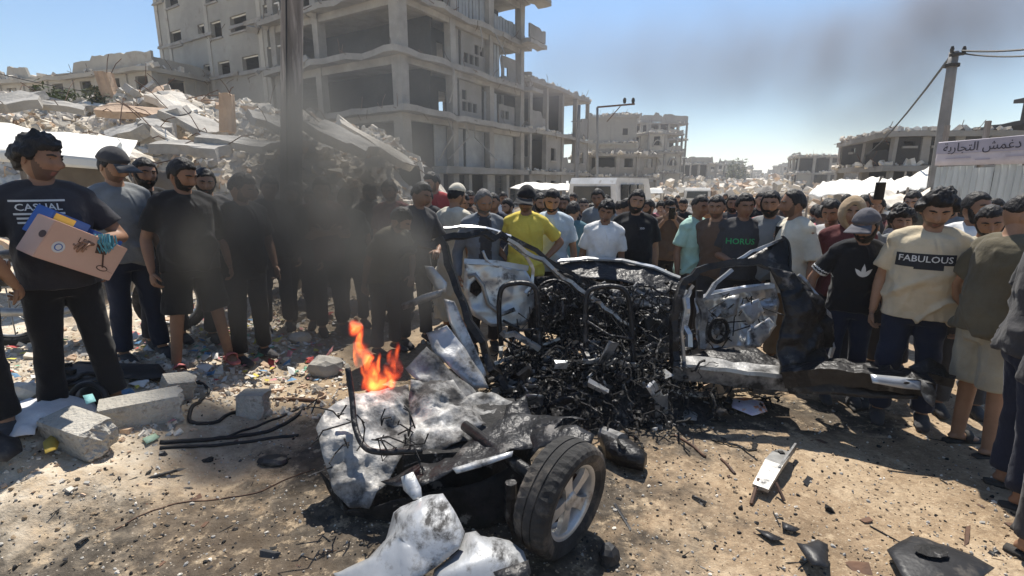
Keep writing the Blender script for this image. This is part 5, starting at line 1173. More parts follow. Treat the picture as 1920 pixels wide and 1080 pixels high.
# ---- faces farther back: copies with clothes, size and turn of their own
src = ['sky','brown','white2','peek','watch','mint','dk2','redarm','pinkbk','teal','sm3','photo']
words = dict(black='black', charcoal='charcoal', white='white', grey='grey', teal='teal', red='red', maroon='maroon', navy='navy', lgrey='pale grey', orange='orange', pink='pink', blue='blue', beige='beige', brown='brown', olive='olive', sky='pale blue', yellow='yellow', mint='mint', khaki='khaki')
spots = [(868,362,6.6,'charcoal','between the skullcap and the grey haired man'),(930,362,6.4,'navy','behind the open grey shirt'),(958,372,7.2,'black','behind the yellow polo'),(1014,362,6.6,'black','between the yellow polo and the pale blue T-shirt'),(1060,366,6.9,'black','behind the pale blue grey T-shirt'),
 (1092,372,7.4,'navy','beside the teal back'),(1103,382,8.2,'white','over the shoulder of the boy in white'),(1126,354,7.0,'grey','towering behind the boy in white'),(1160,376,8.0,'lgrey','between the boy in white and the heavy man'),(1172,372,7.2,'beige','beside the ear of the heavy man'),(1222,374,7.6,'maroon','at the shoulder of the heavy man'),
 (1236,380,9.0,'pink','behind the photographer'),(1283,372,8.4,'black','under the dark umbrella cloth'),(1330,374,8.8,'orange','between the mint and brown shirts'),(1343,380,10.5,'orange','farther past the mint shirt'),(1368,378,9.4,'orange','above the brown shirt'),(1376,366,7.0,'charcoal','between the brown and green lettered shirts'),(1425,360,7.4,'black','behind the green lettered shirt'),(1432,372,6.4,'red','beside the grey vest'),
 (1475,366,7.6,'brown','between the grey vest and the profile'),(1530,384,7.0,'maroon','under the wide cream awning'),(1556,372,6.4,'black','left of the tan hood'),(1625,366,6.6,'charcoal','above the grey cap'),(1650,372,7.4,'brown','behind the grey cap'),(1690,380,7.0,'maroon','under the raised phone'),(1705,386,5.4,'navy','left of the cream T-shirt'),
 (1722,358,5.9,'olive','behind the hair of the stout youth'),(1795,372,6.2,'grey','between the stout youth and the white T-shirt'),(1808,380,7.6,'black','by the corrugated fence'),(1876,372,6.0,'charcoal','before the heap of sheeting'),(895,366,9.0,'black','in front of the roller shutters'),(945,360,9.6,'white','under the long cream awning'),(1000,356,10.0,'charcoal','under the end of the cream awning'),
 (1045,366,10.5,'teal','before the white van'),(1078,362,11.0,'black','below the white street awning'),(1140,366,11.5,'blue','at the side of the white van'),(1205,372,12.0,'grey','past the white van'),(1250,370,13.0,'white','below the grey awning'),(1272,368,14.0,'black','before the far rubble'),(1322,368,15.0,'navy','alone in the far street'),(1362,364,16.0,'white','in the hazy street'),(1405,364,14.0,'red','small in the street'),
 (1440,362,16.0,'black','far up the street'),(1460,362,13.0,'grey','near the wide cream awning'),(1490,364,12.0,'sky','by the posts of the wide awning'),(1590,364,9.0,'black','before the wide cream awning'),(1612,372,8.4,'brown','before the peaked awning'),(1735,366,8.0,'charcoal','at the foot of the grey pole'),
 (690,345,7.2,'black','in the smoke behind the olive shirt'),(620,356,7.4,'navy','deep in the smoke past the pole'),(805,352,6.9,'charcoal','below the red vest'),(880,358,8.0,'brown','by the piers of the shops'),(1020,376,8.0,'grey','low behind the pale blue T-shirt'),(1190,380,10,'orange','behind the heavy man')]
hats = ('short hair', 'dark hair', 'a bowed head', 'a turned head', 'black hair')
for i, (u, v, Y, c, where) in enumerate(spots):
    pp = PP[src[i % len(src)]]; t = P(u, v, Y); g = ghf(t.x, Y); hgt = max(1.45, t.z-g); lab = f'person in {words[c]} {where}'
    sc = hgt/(1.76*pp['S']) if True else 1
    copy_person(pp, Vector((t.x, Y, g)), R.uniform(-.7, .7)-math.atan2(t.x, Y)+(pp['root'].rotation_euler.z if src[i % len(src)] in ('teal','pinkbk') else 0), sc, lab, c, R.choice(('dark','charcoal','navy','black','khaki')), GW, i % 3)
# ---- what the man on the left carries
M['card'] = mat('printed_carton', (.62,.40,.30), (.56,.355,.265), 2.5, .75, bump=.06, bscale=50)
M['card_b'] = mat('blue_carton', (.05,.13,.40), (.04,.11,.34), 2.5, .6, bump=.05)
M['card_y'] = mat('yellow_carton_print', (.70,.52,.12), (.62,.46,.1), 5, .6, bump=0)
M['card_k'] = mat('brown_carton_print', (.10,.055,.04), (.08,.045,.035), 5, .7, bump=0)
def carton(name, label, c, ex, ez, size, m, face_y=True):
    """carton at c; ex along its length, ez up; front is -ey"""
    ex = Vector(ex).normalized(); ez = Vector(ez); ez = (ez-ex*ez.dot(ex)).normalized(); ey = ez.cross(ex)
    e = bpy.data.objects.new(name, None); C.objects.link(e); e.matrix_world = Matrix(((ex.x,ey.x,ez.x,c.x),(ex.y,ey.y,ez.y,c.y),(ex.z,ey.z,ez.z,c.z),(0,0,0,1))); tag(e, label, 'box')
    b = MB(); X_, Y2, Z_ = (q/2 for q in size)
    b2 = bmesh.new(); bmesh.ops.create_cube(b2, size=1); 
    for v in b2.verts: v.co = Vector((v.co.x*size[0], v.co.y*size[1], v.co.z*size[2]))
    bmesh.ops.bevel(b2, geom=b2.edges[:], offset=.004, segments=2, affect='EDGES'); me = bpy.data.meshes.new('carton'); b2.to_mesh(me); b2.free(); me.materials.append(m); o = bpy.data.objects.new('carton', me); C.objects.link(o); o.parent = e
    return e, X_, Y2, Z_
def plate(e, pts, m, name, y): 
    mb = MB(); mb.add([(x, y, z) for x, z in pts], [tuple(range(len(pts)))]); return mb.build(name, m, e)
BL_, BR_, TL_ = P(61,481,2.74), P(205,527,3.12), P(92,408,2.80)
ex = (BR_-BL_).normalized(); ez = TL_-BL_; ez = ez-ex*ez.dot(ex); H_ = ez.length; ez.normalize(); ey = ez.cross(ex); L_ = (BR_-BL_).length; CX = BL_+ex*L_/2+ez*H_/2
def bpt(x, y, z): return CX+ex*x+ey*y+ez*z
e1_, X_, Y2, Z_ = carton('carton', 'long pink brown carton with line drawings and a round white seal', bpt(0, .08, 0), ex, ez, (L_, .16, H_), M['card'])
disc = [(-X_*.62+.034*math.cos(a), -.02+.034*math.sin(a)) for a in [2*math.pi*i/20 for i in range(20)]]
plate(e1_, disc, M['print_w'], 'seal', -Y2-.002); plate(e1_, [(-X_*.62+.022*math.cos(a), -.02+.022*math.sin(a)) for a in [2*math.pi*i/16 for i in range(16)]], M['card_b'], 'seal_ring', -Y2-.003); plate(e1_, [(-X_*.62+.016*math.cos(a), -.02+.016*math.sin(a)) for a in [2*math.pi*i/16 for i in range(16)]], M['print_w'], 'seal_centre', -Y2-.004)
def on_face(body, size, x, z): 
    o = text_mesh('lettering', body, size, M['card_k'], e1_, (x, -Y2-.003, z), (1,0,0), (0,0,1), .0004); return o
on_face('LED', .045, -X_*.3, .045); on_face('Beauty light', .018, -X_*.36, .018)
def strokes(e, y, lst, m, name, wd):
    mb = MB()
    for a, b_ in lst: mb.beam((a[0], y, a[1]), (b_[0], y, b_[1]), .002, wd, (0,1,0)) if False else mb.hexa([(a[0]-wd/2, y-.001, a[1]), (a[0]+wd/2, y-.001, a[1]), (a[0]+wd/2, y+.001, a[1]), (a[0]-wd/2, y+.001, a[1]), (b_[0]-wd/2, y-.001, b_[1]), (b_[0]+wd/2, y-.001, b_[1]), (b_[0]+wd/2, y+.001, b_[1]), (b_[0]-wd/2, y+.001, b_[1])])
    return mb.build(name, m, e)
ringp = lambda cx, cz, r, k=1: [(cx+r*math.cos(2*math.pi*i/18), cz+r*k*math.sin(2*math.pi*i/18)) for i in range(18)]
plate(e1_, ringp(X_*.62,-.055,.036,.5), M['card_k'], 'drawing_base', -Y2-.002); plate(e1_, ringp(X_*.62,-.055,.029,.4), M['card'], 'drawing_base_gap', -Y2-.003)
strokes(e1_, -Y2-.004, [((X_*.62,-.05),(X_*.45,.03)), ((X_*.45,.03),(X_*.2,.06)), ((X_*.75,-.06),(X_*.93,-.065))], M['card_k'], 'drawing_stem', .010)
plate(e1_, [(X_*.16,.09),(X_*.5,.09),(X_*.53,.03),(X_*.24,.02)], M['card_k'], 'drawing_lamp', -Y2-.0025)
# the narrow end shows a small drawing
mb = MB(); xs_ = -X_-.002; mb.add([(xs_, -.05+.03*math.cos(a), .02+.022*math.sin(a)) for a in [2*math.pi*i/14 for i in range(14)]], [tuple(reversed(range(14)))]); mb.build('drawing_mark', M['card_k'], e1_)
e2_, X2, Y3, Z2 = carton('carton', 'blue and yellow carton tucked behind the long pink brown carton', bpt(-.07, .20, Z_-.035), ex+ey*.25, ez, (.26, .12, .17), M['card_b'])
plate(e2_, [(-X2+.01,.02),(.02,.02),(.02,Z2-.01),(-X2+.01,Z2-.01)], M['card_y'], 'print_panel', -Y3-.002)
e3_, X3, Y4, Z3 = carton('carton', 'small blue carton sticking out past the gloved hand', bpt(X_-.03, .20, .09), ex-ey*.1, ez, (.18, .09, .11), M['card_b'])
plate(e3_, [(.02,-.03),(.06,-.03),(.06,.025),(.02,.025)], M['card_y'], 'print_panel', -Y4-.002)
R = random.Random(5); mb = MB(); c = bpt(.07, -.01, Z_-.01)
for i in range(9):
    w0 = R.uniform(-.05,.05); pts = [c+Vector((w0+R.gauss(0,.006), -.01, .05)), c+Vector((w0+.01, -.035, .0)), c+Vector((w0+.02+R.gauss(0,.01), -.03, -.04-R.random()*.03)), c+Vector((w0+.03, -.01, -.01)), c+Vector((w0+.02, .0, .04))]; mb.tube(pts, .005, 5)
tag(mb.build('cord_bundle', [mat('teal_cord', (.09,.28,.33), (.06,.2,.25), 5, .6, bump=0)]), 'tangle of teal cord hanging over the cartons in his hand', 'cord')
# ================================================================== THE BURNT CAR
M['ashmetal'] = mat('ash_covered_sheet', (.42,.41,.395), (.28,.27,.255), 3, .6, .3, bump=.4, bscale=30, bdist=.02, c3=(.045,.042,.04), c3scale=3.2, c3thr=.53, soft=.16, r2=.9)
M['burnt'] = mat('burnt_metal', (.030,.029,.030), (.010,.010,.011), 5, .42, .35, bump=.7, bscale=24, bdist=.02, c3=(.15,.14,.13), c3scale=6, c3thr=.63, soft=.10, r2=.8, spec=.4)
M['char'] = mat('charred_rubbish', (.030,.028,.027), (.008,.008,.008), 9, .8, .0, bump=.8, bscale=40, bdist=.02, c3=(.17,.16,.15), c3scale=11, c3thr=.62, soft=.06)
M['scorch'] = mat('scorched_white_paint', (.56,.565,.56), (.36,.36,.36), 3, .34, .5, bump=.35, bscale=14, bdist=.02, c3=(.035,.032,.03), c3scale=4.2, c3thr=.56, soft=.16, r2=.75)
M['panel_white'] = mat('streaked_white_paint', (.47,.48,.49), (.33,.335,.34), 2.5, .33, .3, bump=.2, bscale=16, bdist=.012, c3=(.03,.028,.027), c3scale=3.4, c3thr=.525, soft=.09, r2=.7, stretch=(1.0,.45,1.6))
M['scorch2'] = mat('sooty_sheet_metal', (.40,.395,.385), (.20,.195,.19), 4, .5, .25, bump=.5, bscale=18, bdist=.02, c3=(.025,.024,.023), c3scale=3.6, c3thr=.50, soft=.2, r2=.8)
M['bare'] = mat('bare_steel', (.45,.44,.42), (.24,.235,.225), 5, .38, .55, bump=.3, bscale=20, bdist=.01, c3=(.05,.048,.045), c3scale=5, c3thr=.58, soft=.12, r2=.8)
M['silver'] = mat('silver_paint', (.62,.63,.64), (.42,.43,.44), 3, .28, .55, bump=.2, bscale=10, bdist=.015, c3=(.05,.05,.048), c3scale=5, c3thr=.61, soft=.12, r2=.7)
M['alloy'] = mat('dusty_alloy', (.58,.57,.55), (.42,.41,.39), 7, .38, .5, bump=.1, c3=(.20,.18,.155), c3scale=6, c3thr=.64)
M['ash'] = mat('ash_black', (.045,.042,.040), (.014,.013,.013), 7, .9, bump=.9, bscale=26, bdist=.03, c3=(.20,.18,.16), c3scale=8, c3thr=.64, soft=.08)
car = empty('burnt_car', (.8, 3.9, 0), 0, 'burnt out car torn into blackened frames, bare seats, open doors and one leaning wheel', 'car wreck'); CO = Vector(car.location)
def W3(pts): return [P(*p) for p in pts]
def panel(name, outline, m, parent=None, origin=(0,0,0), crumple=.03, th=.005, cuts=4, bulge=.0, fs=4.0, seed=0, jag=.0, bdir=None, smooth=True, world=None, fine=.055):
    """a torn sheet of metal: outline points (pixel u, v, distance), filled, crumpled, given thickness"""
    r = random.Random(seed*7+3); pts = [Vector(p) for p in world] if world else W3(outline); O = Vector(origin); ring = []
    for a, b in zip(pts, pts[1:]+pts[:1]):
        n = max(1, int((b-a).length/.07))
        for i in range(n):
            p = a.lerp(b, i/n)
            if jag and i: p = p+Vector((r.gauss(0,jag), r.gauss(0,jag), r.gauss(0,jag)))
            ring.append(p-O)
    bm = bmesh.new(); vs = [bm.verts.new(p) for p in ring]; es = [bm.edges.new((vs[i], vs[(i+1) % len(vs)])) for i in range(len(vs))]
    bmesh.ops.triangle_fill(bm, edges=es, use_beauty=True, use_dissolve=False)
    for k in range(cuts):
        lg = [e for e in bm.edges if e.calc_length() > fine]
        if not lg: break
        bmesh.ops.subdivide_edges(bm, edges=lg, cuts=1); bmesh.ops.triangulate(bm, faces=bm.faces[:]); 
        bmesh.ops.beautify_fill(bm, faces=bm.faces[:], edges=[e for e in bm.edges if not e.is_boundary])
    for k in range(4): bmesh.ops.smooth_vert(bm, verts=[v for v in bm.verts if not v.is_boundary], factor=.5, use_axis_x=True, use_axis_y=True, use_axis_z=True)
    bm.normal_update(); V = np.array([v.co for v in bm.verts]); Nn = np.array([v.normal for v in bm.verts])
    av = Nn.mean(0); cam_ = np.array(Vector((0,0,CZ))-O)-V.mean(0)
    if av @ cam_ < 0: bmesh.ops.reverse_faces(bm, faces=bm.faces[:]); Nn = -Nn
    bm.verts.index_update(); F = [[v.index for v in f.verts] for f in bm.faces]; E = [[v.index for v in e.verts] for e in bm.edges if e.is_boundary]
    bnd = np.array([v.co for v in bm.verts if v.is_boundary]); bm.free()
    d = np.min(np.linalg.norm(V[:,None,:]-bnd[None,:,:], axis=2), axis=1); dm = max(d.max(), 1e-6)
    n1 = fbm(V[:,0]*fs+seed, V[:,1]*fs, V[:,2]*fs, seed, 3); n2 = 1-2.2*np.abs(fbm(V[:,0]*fs*.8, V[:,1]*fs*.8+seed, V[:,2]*fs*.8, seed+5, 3)); n3 = fbm(V[:,0]*fs*3.5, V[:,1]*fs*3.5, V[:,2]*fs*3.5+seed, seed+9, 2)
    bd = np.array(bdir) if bdir is not None else Nn
    V = V+Nn*(crumple*(n1*1.2+n2*.9+n3*.35))[:,None]+bd*(bulge*np.sqrt(sst(d/dm)))[:,None]
    n = len(V); Vb = V-Nn*th; Fs = F+[[i+n for i in reversed(q)] for q in F]
    fset = {(q[i], q[(i+1) % len(q)]) for q in F for i in range(len(q))}
    for a, b in E:
        if (a, b) not in fset: a, b = b, a
        Fs.append([b, a, a+n, b+n])
    return npmesh(name, np.concatenate([V, Vb]), Fs, m, smooth, parent)
def cpanel(name, outline, m, **k): return panel(name, outline, m, car, CO, **k)
def cbeam(name, pts, wd, ht, m, ups=None, parent=car, kink=.012, seed=1, sub=3):
    """a bent box section through points (pixel u, v, distance)"""
    q = [p-CO for p in W3(pts)]; r = random.Random(seed); out = []; ws = []; hs = []; k = len(q)
    W_ = wd if hasattr(wd, '__len__') else [wd]*k; H_ = ht if hasattr(ht, '__len__') else [ht]*k
    for i in range(k-1):
        for j in range(sub): t = j/sub; out.append(q[i].lerp(q[i+1], t)+(Vector((r.gauss(0,kink), r.gauss(0,kink), r.gauss(0,kink))) if (i or j) else Vector((0,0,0)))); ws.append((W_[i]*(1-t)+W_[i+1]*t)*r.uniform(.9,1.1)); hs.append(H_[i]*(1-t)+H_[i+1]*t)
    out.append(q[-1]); ws.append(W_[-1]); hs.append(H_[-1]); mb = MB(); mb.sweep(out, ws, hs, ups); return mb.build(name, m, parent)
def ctube(name, pts, r, m, n=9, parent=car, smooth=True):
    q = [p-CO for p in W3(pts)]; out = [q[0]]
    for i in range(len(q)-1):                         # rounded corners
        a = q[max(i-1,0)]; b = q[i]; c = q[i+1]; d = q[min(i+2, len(q)-1)]
        for t in (.2,.4,.6,.8,1.0): out.append(.5*((2*b)+(c-a)*t+(2*a-5*b+4*c-d)*t*t+(3*b-a-3*c+d)*t**3))
    mb = MB(); mb.tube(out, r, n); return mb.build(name, m, parent, smooth)
TC = (0, -1, .25)                     # sections seen broadside on
# roof rail, windscreen pillar, door pillar of the near side
cbeam('roof_rail', [(745,482,3.9),(785,458,4.0),(850,443,4.1),(905,438,4.2),(952,449,4.3)], [.05,.05,.05,.05,.05], [.05,.075,.085,.085,.07], M['burnt'], TC, seed=2)
cbeam('roof_skin_edge', [(832,428,4.16),(880,424,4.2),(925,430,4.28),(958,443,4.33)], [.02,.025,.025,.02], .02, M['silver'], (0,-.6,1), seed=3, kink=.004)
cbeam('windscreen_pillar', [(950,448,4.3),(1000,482,4.32),(1050,515,4.32),(1105,556,4.28),(1150,588,4.22),(1190,618,4.15)], [.03,.03,.03,.03,.03,.02], [.10,.13,.16,.16,.12,.06], M['bare'], TC, seed=4)
for u, v in ((1052,512),(1088,538)):
    cbeam('pillar_slot', [(u-14,v-8,4.262),(u+13,v+9,4.258)], .01, .06, M['char'], TC, seed=5, kink=0, sub=1)
cbeam('windscreen_pillar_edge', [(945,440,4.36),(1005,470,4.42),(1070,512,4.45),(1120,548,4.42)], .04, .035, M['burnt'], TC, seed=6)
cbeam('door_pillar', [(826,446,4.05),(842,500,3.98),(862,560,3.9),(890,620,3.82),(925,690,3.72),(950,730,3.66)], .05, [.16,.17,.19,.21,.24,.2], M['burnt'], TC, seed=7)
cpanel('pillar_skin', [(832,560,3.74),(852,565,3.74),(872,610,3.70),(890,650,3.64),(912,700,3.58),(905,718,3.56),(880,690,3.58),(858,640,3.66),(840,600,3.70)], M['scorch'], crumple=.014, seed=2)
cpanel('pillar_skin', [(796,498,3.86),(812,500,3.86),(838,530,3.84),(836,548,3.82),(820,548,3.83),(800,515,3.85)], M['scorch'], crumple=.01, seed=3)
cpanel('torn_strip', [(752,570,3.6),(790,553,3.66),(830,542,3.75),(826,556,3.73),(780,572,3.64),(756,582,3.6)], M['bare'], crumple=.012, seed=4)
cpanel('quarter_panel', [(800,625,3.62),(838,610,3.62),(870,650,3.56),(900,700,3.5),(912,730,3.45),(880,728,3.4),(845,690,3.42),(812,660,3.5)], M['scorch'], crumple=.03, seed=5)
cpanel('quarter_panel', [(760,690,3.3),(800,650,3.45),(840,690,3.4),(890,735,3.38),(905,770,3.3),(850,775,3.2),(800,740,3.2)], M['scorch2'], crumple=.05, seed=6)
# far open door
dp = cpanel('door', [(872,492,4.75),(930,496,4.8),(985,505,4.85),(1000,530,4.85),(1002,575,4.8),(985,610,4.75),(920,612,4.7),(885,590,4.7),(868,540,4.72)], M['silver'], crumple=.02, seed=7)
def sub(o, name, mb, m, smooth=False): return mb.build(name, m, o, smooth)
mb = MB(); mb.sweep([p-CO for p in W3([(870,490,4.68),(930,493,4.72),(990,503,4.78)])], .05, .035, TC); sub(dp, 'door_rail', mb, M['silver'])
mb = MB(); mb.tube([p-CO for p in W3([(878,520,4.62),(890,515,4.62),(905,535,4.62),(915,570,4.62),(940,590,4.62),(965,580,4.66)])], .022, 7); sub(dp, 'door_brace', mb, M['bare'], True)
mb = MB(); mb.ell(P(893,540,4.66)-CO, (.07,.02,.085)); sub(dp, 'door_opening', mb, M['char'])
cbeam('door_window_frame', [(955,455,4.6),(985,478,4.66),(1000,505,4.68),(998,535,4.66),(985,550,4.62)], .03, [.03,.045,.05,.045,.02], M['silver'], TC, seed=9, kink=.003)
ctube('door_window_frame', [(905,470,4.7),(915,490,4.7),(935,500,4.72)], .014, M['silver'])
# seats
for nm, pts in ((0, [(940,648,3.96),(936,600,3.98),(937,555,4.0),(948,535,4.01),(985,531,4.02),(1005,545,4.02),(1010,600,4.0),(1014,672,3.94)]), (1, [(1098,650,3.84),(1098,600,3.86),(1099,560,3.88),(1112,541,3.9),(1158,538,3.9),(1178,558,3.88),(1185,620,3.84),(1188,690,3.78)])):
    st = ctube('seat', pts, .021, M['burnt'], 10)
    a, b = pts[0], pts[-1]
    for f in (.0, .5):
        mb = MB(); q = [P(a[0]+3, a[1]-12-f*70, a[2]-.02)-CO, P((a[0]+b[0])/2, (a[1]+b[1])/2-6-f*70, a[2]+.03)-CO, P(b[0]-3, b[1]-12-f*85, b[2]-.02)-CO]; mb.tube(q, .012, 7); sub(st, 'seat_bar', mb, M['burnt'], True)
    mb = MB(); c_ = (P(*a)+P(*b))/2-CO
    mb.sweep([c_+Vector((-.17,0,-.02)), c_+Vector((-.17,.42,-.05))], .03, .06); mb.sweep([c_+Vector((.17,0,-.02)), c_+Vector((.17,.42,-.05))], .03, .06); sub(st, 'seat_rail', mb, M['bare'])
    mb = MB(); r = random.Random(nm+4)
    for k in range(7):
        x = -.16+k*.053; pts2 = [c_+Vector((x+r.gauss(0,.015), .02+t*.4, -.02+.03*math.sin(t*6+k)+r.gauss(0,.008))) for t in [i/7 for i in range(8)]]; mb.tube(pts2, .005, 5)
    sub(st, 'seat_spring', mb, M['bare'])['kind'] = 'stuff'
    mb = MB()
    for k in range(16):
        s = c_+Vector((r.uniform(-.18,.18), r.uniform(0,.05), r.uniform(0,.42))); mb.tube([s, s+Vector((r.gauss(0,.05), r.gauss(0,.03), -r.uniform(.05,.2))), s+Vector((r.gauss(0,.08), r.gauss(0,.05), -r.uniform(.15,.4)))], .0045, 4)
    sub(st, 'burnt_wiring', mb, M['char'])['kind'] = 'stuff'
cbeam('seat_crossbar', [(942,622,3.95),(975,632,3.93),(1012,655,3.9)], .05, .04, M['bare'], seed=11)
cbeam('seat_crossbar', [(1092,676,3.74),(1140,680,3.72),(1192,684,3.7)], .03, .03, M['bare'], seed=12)
# steering wheel
cw = P(1041,560,4.5)-CO; mb = MB(); ax = Vector((.1,-.86,.5)).normalized(); u1 = ax.cross(Vector((0,0,1))).normalized(); u2 = u1.cross(ax)
mb.tube([cw+u1*.18*math.cos(a)+u2*.18*math.sin(a) for a in [2*math.pi*i/28 for i in range(29)]], .015, 8); sw = mb.build('steering_wheel', M['burnt'], car, True)
mb = MB()
for a in (.4, math.pi-.4, -math.pi/2): mb.beam(cw, cw+u1*.175*math.cos(a)+u2*.175*math.sin(a), .03, .012)
mb.ell(cw, (.05,.03,.05)); sub(sw, 'spoke', mb, M['burnt'])
# dashboard, bonnet and engine bay
cpanel('bonnet', [(1042,492,5.0),(1100,485,5.05),(1165,489,5.05),(1225,502,5.0),(1272,520,4.9),(1282,545,4.75),(1230,545,4.7),(1160,528,4.75),(1090,522,4.8),(1050,512,4.9)], M['burnt'], crumple=.016, seed=13)
cbeam('bonnet_edge', [(1040,490,4.96),(1100,484,5.0),(1165,488,5.0),(1225,501,4.96),(1275,521,4.86)], .05, .018, M['silver'], (0,-.3,1), seed=14, kink=.003)
cpanel('dashboard', [(1000,520,4.75),(1060,515,4.75),(1130,530,4.7),(1215,545,4.65),(1275,560,4.6),(1278,640,4.5),(1190,650,4.5),(1090,640,4.55),(1010,620,4.6)], M['char'], crumple=.07, seed=15, fs=6)
cpanel('dashboard_cover', [(1140,545,4.52),(1200,538,4.55),(1250,545,4.52),(1255,570,4.46),(1200,576,4.44),(1150,570,4.46)], M['scorch2'], crumple=.04, seed=16, fs=8)
cpanel('glove_box', [(1205,590,4.35),(1268,585,4.35),(1270,650,4.25),(1215,655,4.25)], M['burnt'], crumple=.04, seed=17, fs=6)
# the ring of the near door, folded outward
cbeam('door_frame', [(1268,690,3.72),(1264,640,3.74),(1266,580,3.78),(1278,535,3.82),(1310,510,3.84),(1365,492,3.84),(1420,490,3.82),(1465,505,3.78),(1490,540,3.74)], .05, [.10,.09,.07,.07,.075,.08,.09,.12,.15], M['burnt'], TC, seed=20, kink=.008)
cbeam('door_frame_lip', [(1283,680,3.68),(1278,620,3.70),(1284,560,3.74),(1300,535,3.76)], .02, .03, M['bare'], TC, seed=21, kink=.004)
cpanel('centre_pillar', [(1440,500,3.72),(1490,512,3.66),(1520,560,3.6),(1540,620,3.56),(1552,690,3.5),(1540,712,3.46),(1462,712,3.5),(1458,640,3.58),(1470,590,3.62),(1462,545,3.68)], M['burnt'], crumple=.04, bulge=.05, th=.03, seed=22, fs=7, fine=.036)
cpanel('wing_panel', [(1478,512,3.80),(1500,520,3.78),(1530,560,3.74),(1553,600,3.7),(1556,650,3.66),(1530,672,3.6),(1515,640,3.62),(1500,580,3.7)], M['burnt'], crumple=.055, seed=23, fs=8, fine=.036)
cbeam('wing_panel_edge', [(1497,515,3.82),(1532,556,3.78),(1557,600,3.74),(1560,655,3.68),(1550,680,3.62)], .02, .03, M['scorch'], TC, seed=24)
cpanel('roof_spike', [(1395,488,3.86),(1440,462,3.9),(1472,447,3.92),(1480,480,3.88),(1484,515,3.8),(1440,500,3.82)], M['burnt'], crumple=.012, seed=25)
cbeam('roof_spike_edge', [(1372,494,3.84),(1410,472,3.86),(1445,457,3.88),(1472,447,3.9)], .02, .03, M['scorch'], TC, seed=26, kink=.002)
ctube('seal_strip', [(1466,442,3.9),(1478,455,3.88),(1482,485,3.84),(1481,518,3.8)], .010, M['burnt'])
# sill and rails
cbeam('sill', [(1262,688,3.70),(1330,694,3.66),(1400,702,3.62),(1482,712,3.56)], .16, [.12,.13,.13,.12], M['scorch2'], (0,-.2,1), seed=27, kink=.006)
cbeam('sill_lip', [(1286,686,3.60),(1340,692,3.57),(1400,699,3.54),(1478,708,3.49)], .03, .05, M['bare'], TC, seed=28, kink=.003)
cpanel('floor_pan', [(1290,668,4.0),(1350,652,4.1),(1420,655,4.05),(1470,680,3.85),(1470,700,3.7),(1380,690,3.72),(1295,684,3.78)], M['burnt'], crumple=.02, seed=29)
cbeam('chassis_rail', [(1470,706,3.46),(1545,700,3.32),(1620,706,3.20),(1690,716,3.10),(1745,722,3.04)], .13, [.13,.12,.11,.11,.10], M['burnt'], (0,-.15,1), seed=30, kink=.006)
cbeam('chassis_rail', [(1535,680,3.50),(1600,690,3.36),(1660,698,3.25),(1720,704,3.16),(1790,716,3.06)], .07, .06, M['burnt'], (0,-.15,1), seed=31)
cpanel('rail_plate', [(1632,702,3.10),(1680,706,3.06),(1728,712,3.01),(1732,732,2.97),(1690,728,3.01),(1636,718,3.06)], M['silver'], crumple=.005, seed=32)
mb = MB(); c = P(1700,718,3.0)-CO; mb.ell(c, (.022,.006,.010)); mb.build('bolt_hole', M['char'], car)
cpanel('bent_end_plate', [(1728,712,3.0),(1748,715,2.99),(1756,742,2.94),(1748,764,2.9),(1734,752,2.92),(1726,735,2.96)], M['scorch2'], crumple=.012, seed=33)
cpanel('folded_cover', [(1700,690,3.18),(1740,672,3.18),(1768,686,3.14),(1778,712,3.08),(1740,712,3.10)], M['burnt'], crumple=.03, seed=34)
cpanel('underbody_sheet', [(1470,715,3.46),(1560,712,3.32),(1650,728,3.18),(1725,738,3.05),(1720,748,3.04),(1640,748,3.14),(1560,740,3.28),(1480,738,3.4)], M['burnt'], crumple=.02, seed=35)
# the other door, seen through the ring
d2 = cpanel('door', [(1300,560,4.5),(1335,545,4.52),(1400,535,4.55),(1448,530,4.55),(1460,560,4.5),(1455,610,4.42),(1430,640,4.38),(1390,655,4.34),(1330,662,4.32),(1305,640,4.36)], M['silver'], crumple=.045, seed=40, fs=7)
mb = MB(); mb.sweep([p-CO for p in W3([(1318,560,4.42),(1380,546,4.46),(1450,536,4.5)])], .04, .05, TC); sub(d2, 'door_rail', mb, M['silver'])
mb = MB(); c = P(1347,620,4.22)-CO; u1 = Vector((1,.12,0)).normalized(); u2 = Vector((0,0,1)); mb.tube([c+u1*.085*math.cos(a)+u2*.105*math.sin(a) for a in [2*math.pi*i/24 for i in range(25)]], .018, 8); sp = mb.build('speaker', M['char'], d2, True)
mb = MB(); mb.ell(P(1344,622,4.19)-CO, (.03,.02,.04)); sub(d2, 'speaker_cone', mb, M['scorch2'])
mb = MB(); r = random.Random(9)
for k in range(26):
    a = P(r.uniform(1330,1450), r.uniform(555,640), 4.3)-CO; mb.tube([a, a+Vector((r.gauss(0,.06), r.gauss(0,.02), r.gauss(0,.06))), a+Vector((r.gauss(0,.1), r.gauss(0,.02), -abs(r.gauss(0,.12))))], .006, 5)
sub(d2, 'wiring', mb, M['char'])['kind'] = 'stuff'
for k, (o, m_) in enumerate(((  [(1385,575,4.28),(1420,560,4.3),(1432,585,4.26),(1405,610,4.22)], 'scorch'), ([(1400,620,4.24),(1440,595,4.28),(1455,610,4.26),(1425,650,4.2),(1395,655,4.2)], 'silver'), ([(1305,590,4.3),(1325,575,4.3),(1330,640,4.24),(1312,650,4.24)], 'scorch2'), ([(1350,560,4.36),(1385,552,4.36),(1380,590,4.3),(1352,600,4.3)], 'bare'))):
    cpanel('door_piece', o, M[m_], crumple=.025, seed=41+k, fs=9)
cbeam('hinge_pillar', [(1292,545,4.1),(1286,590,4.05),(1292,650,3.98)], .04, [.05,.06,.07], M['silver'], TC, seed=46)
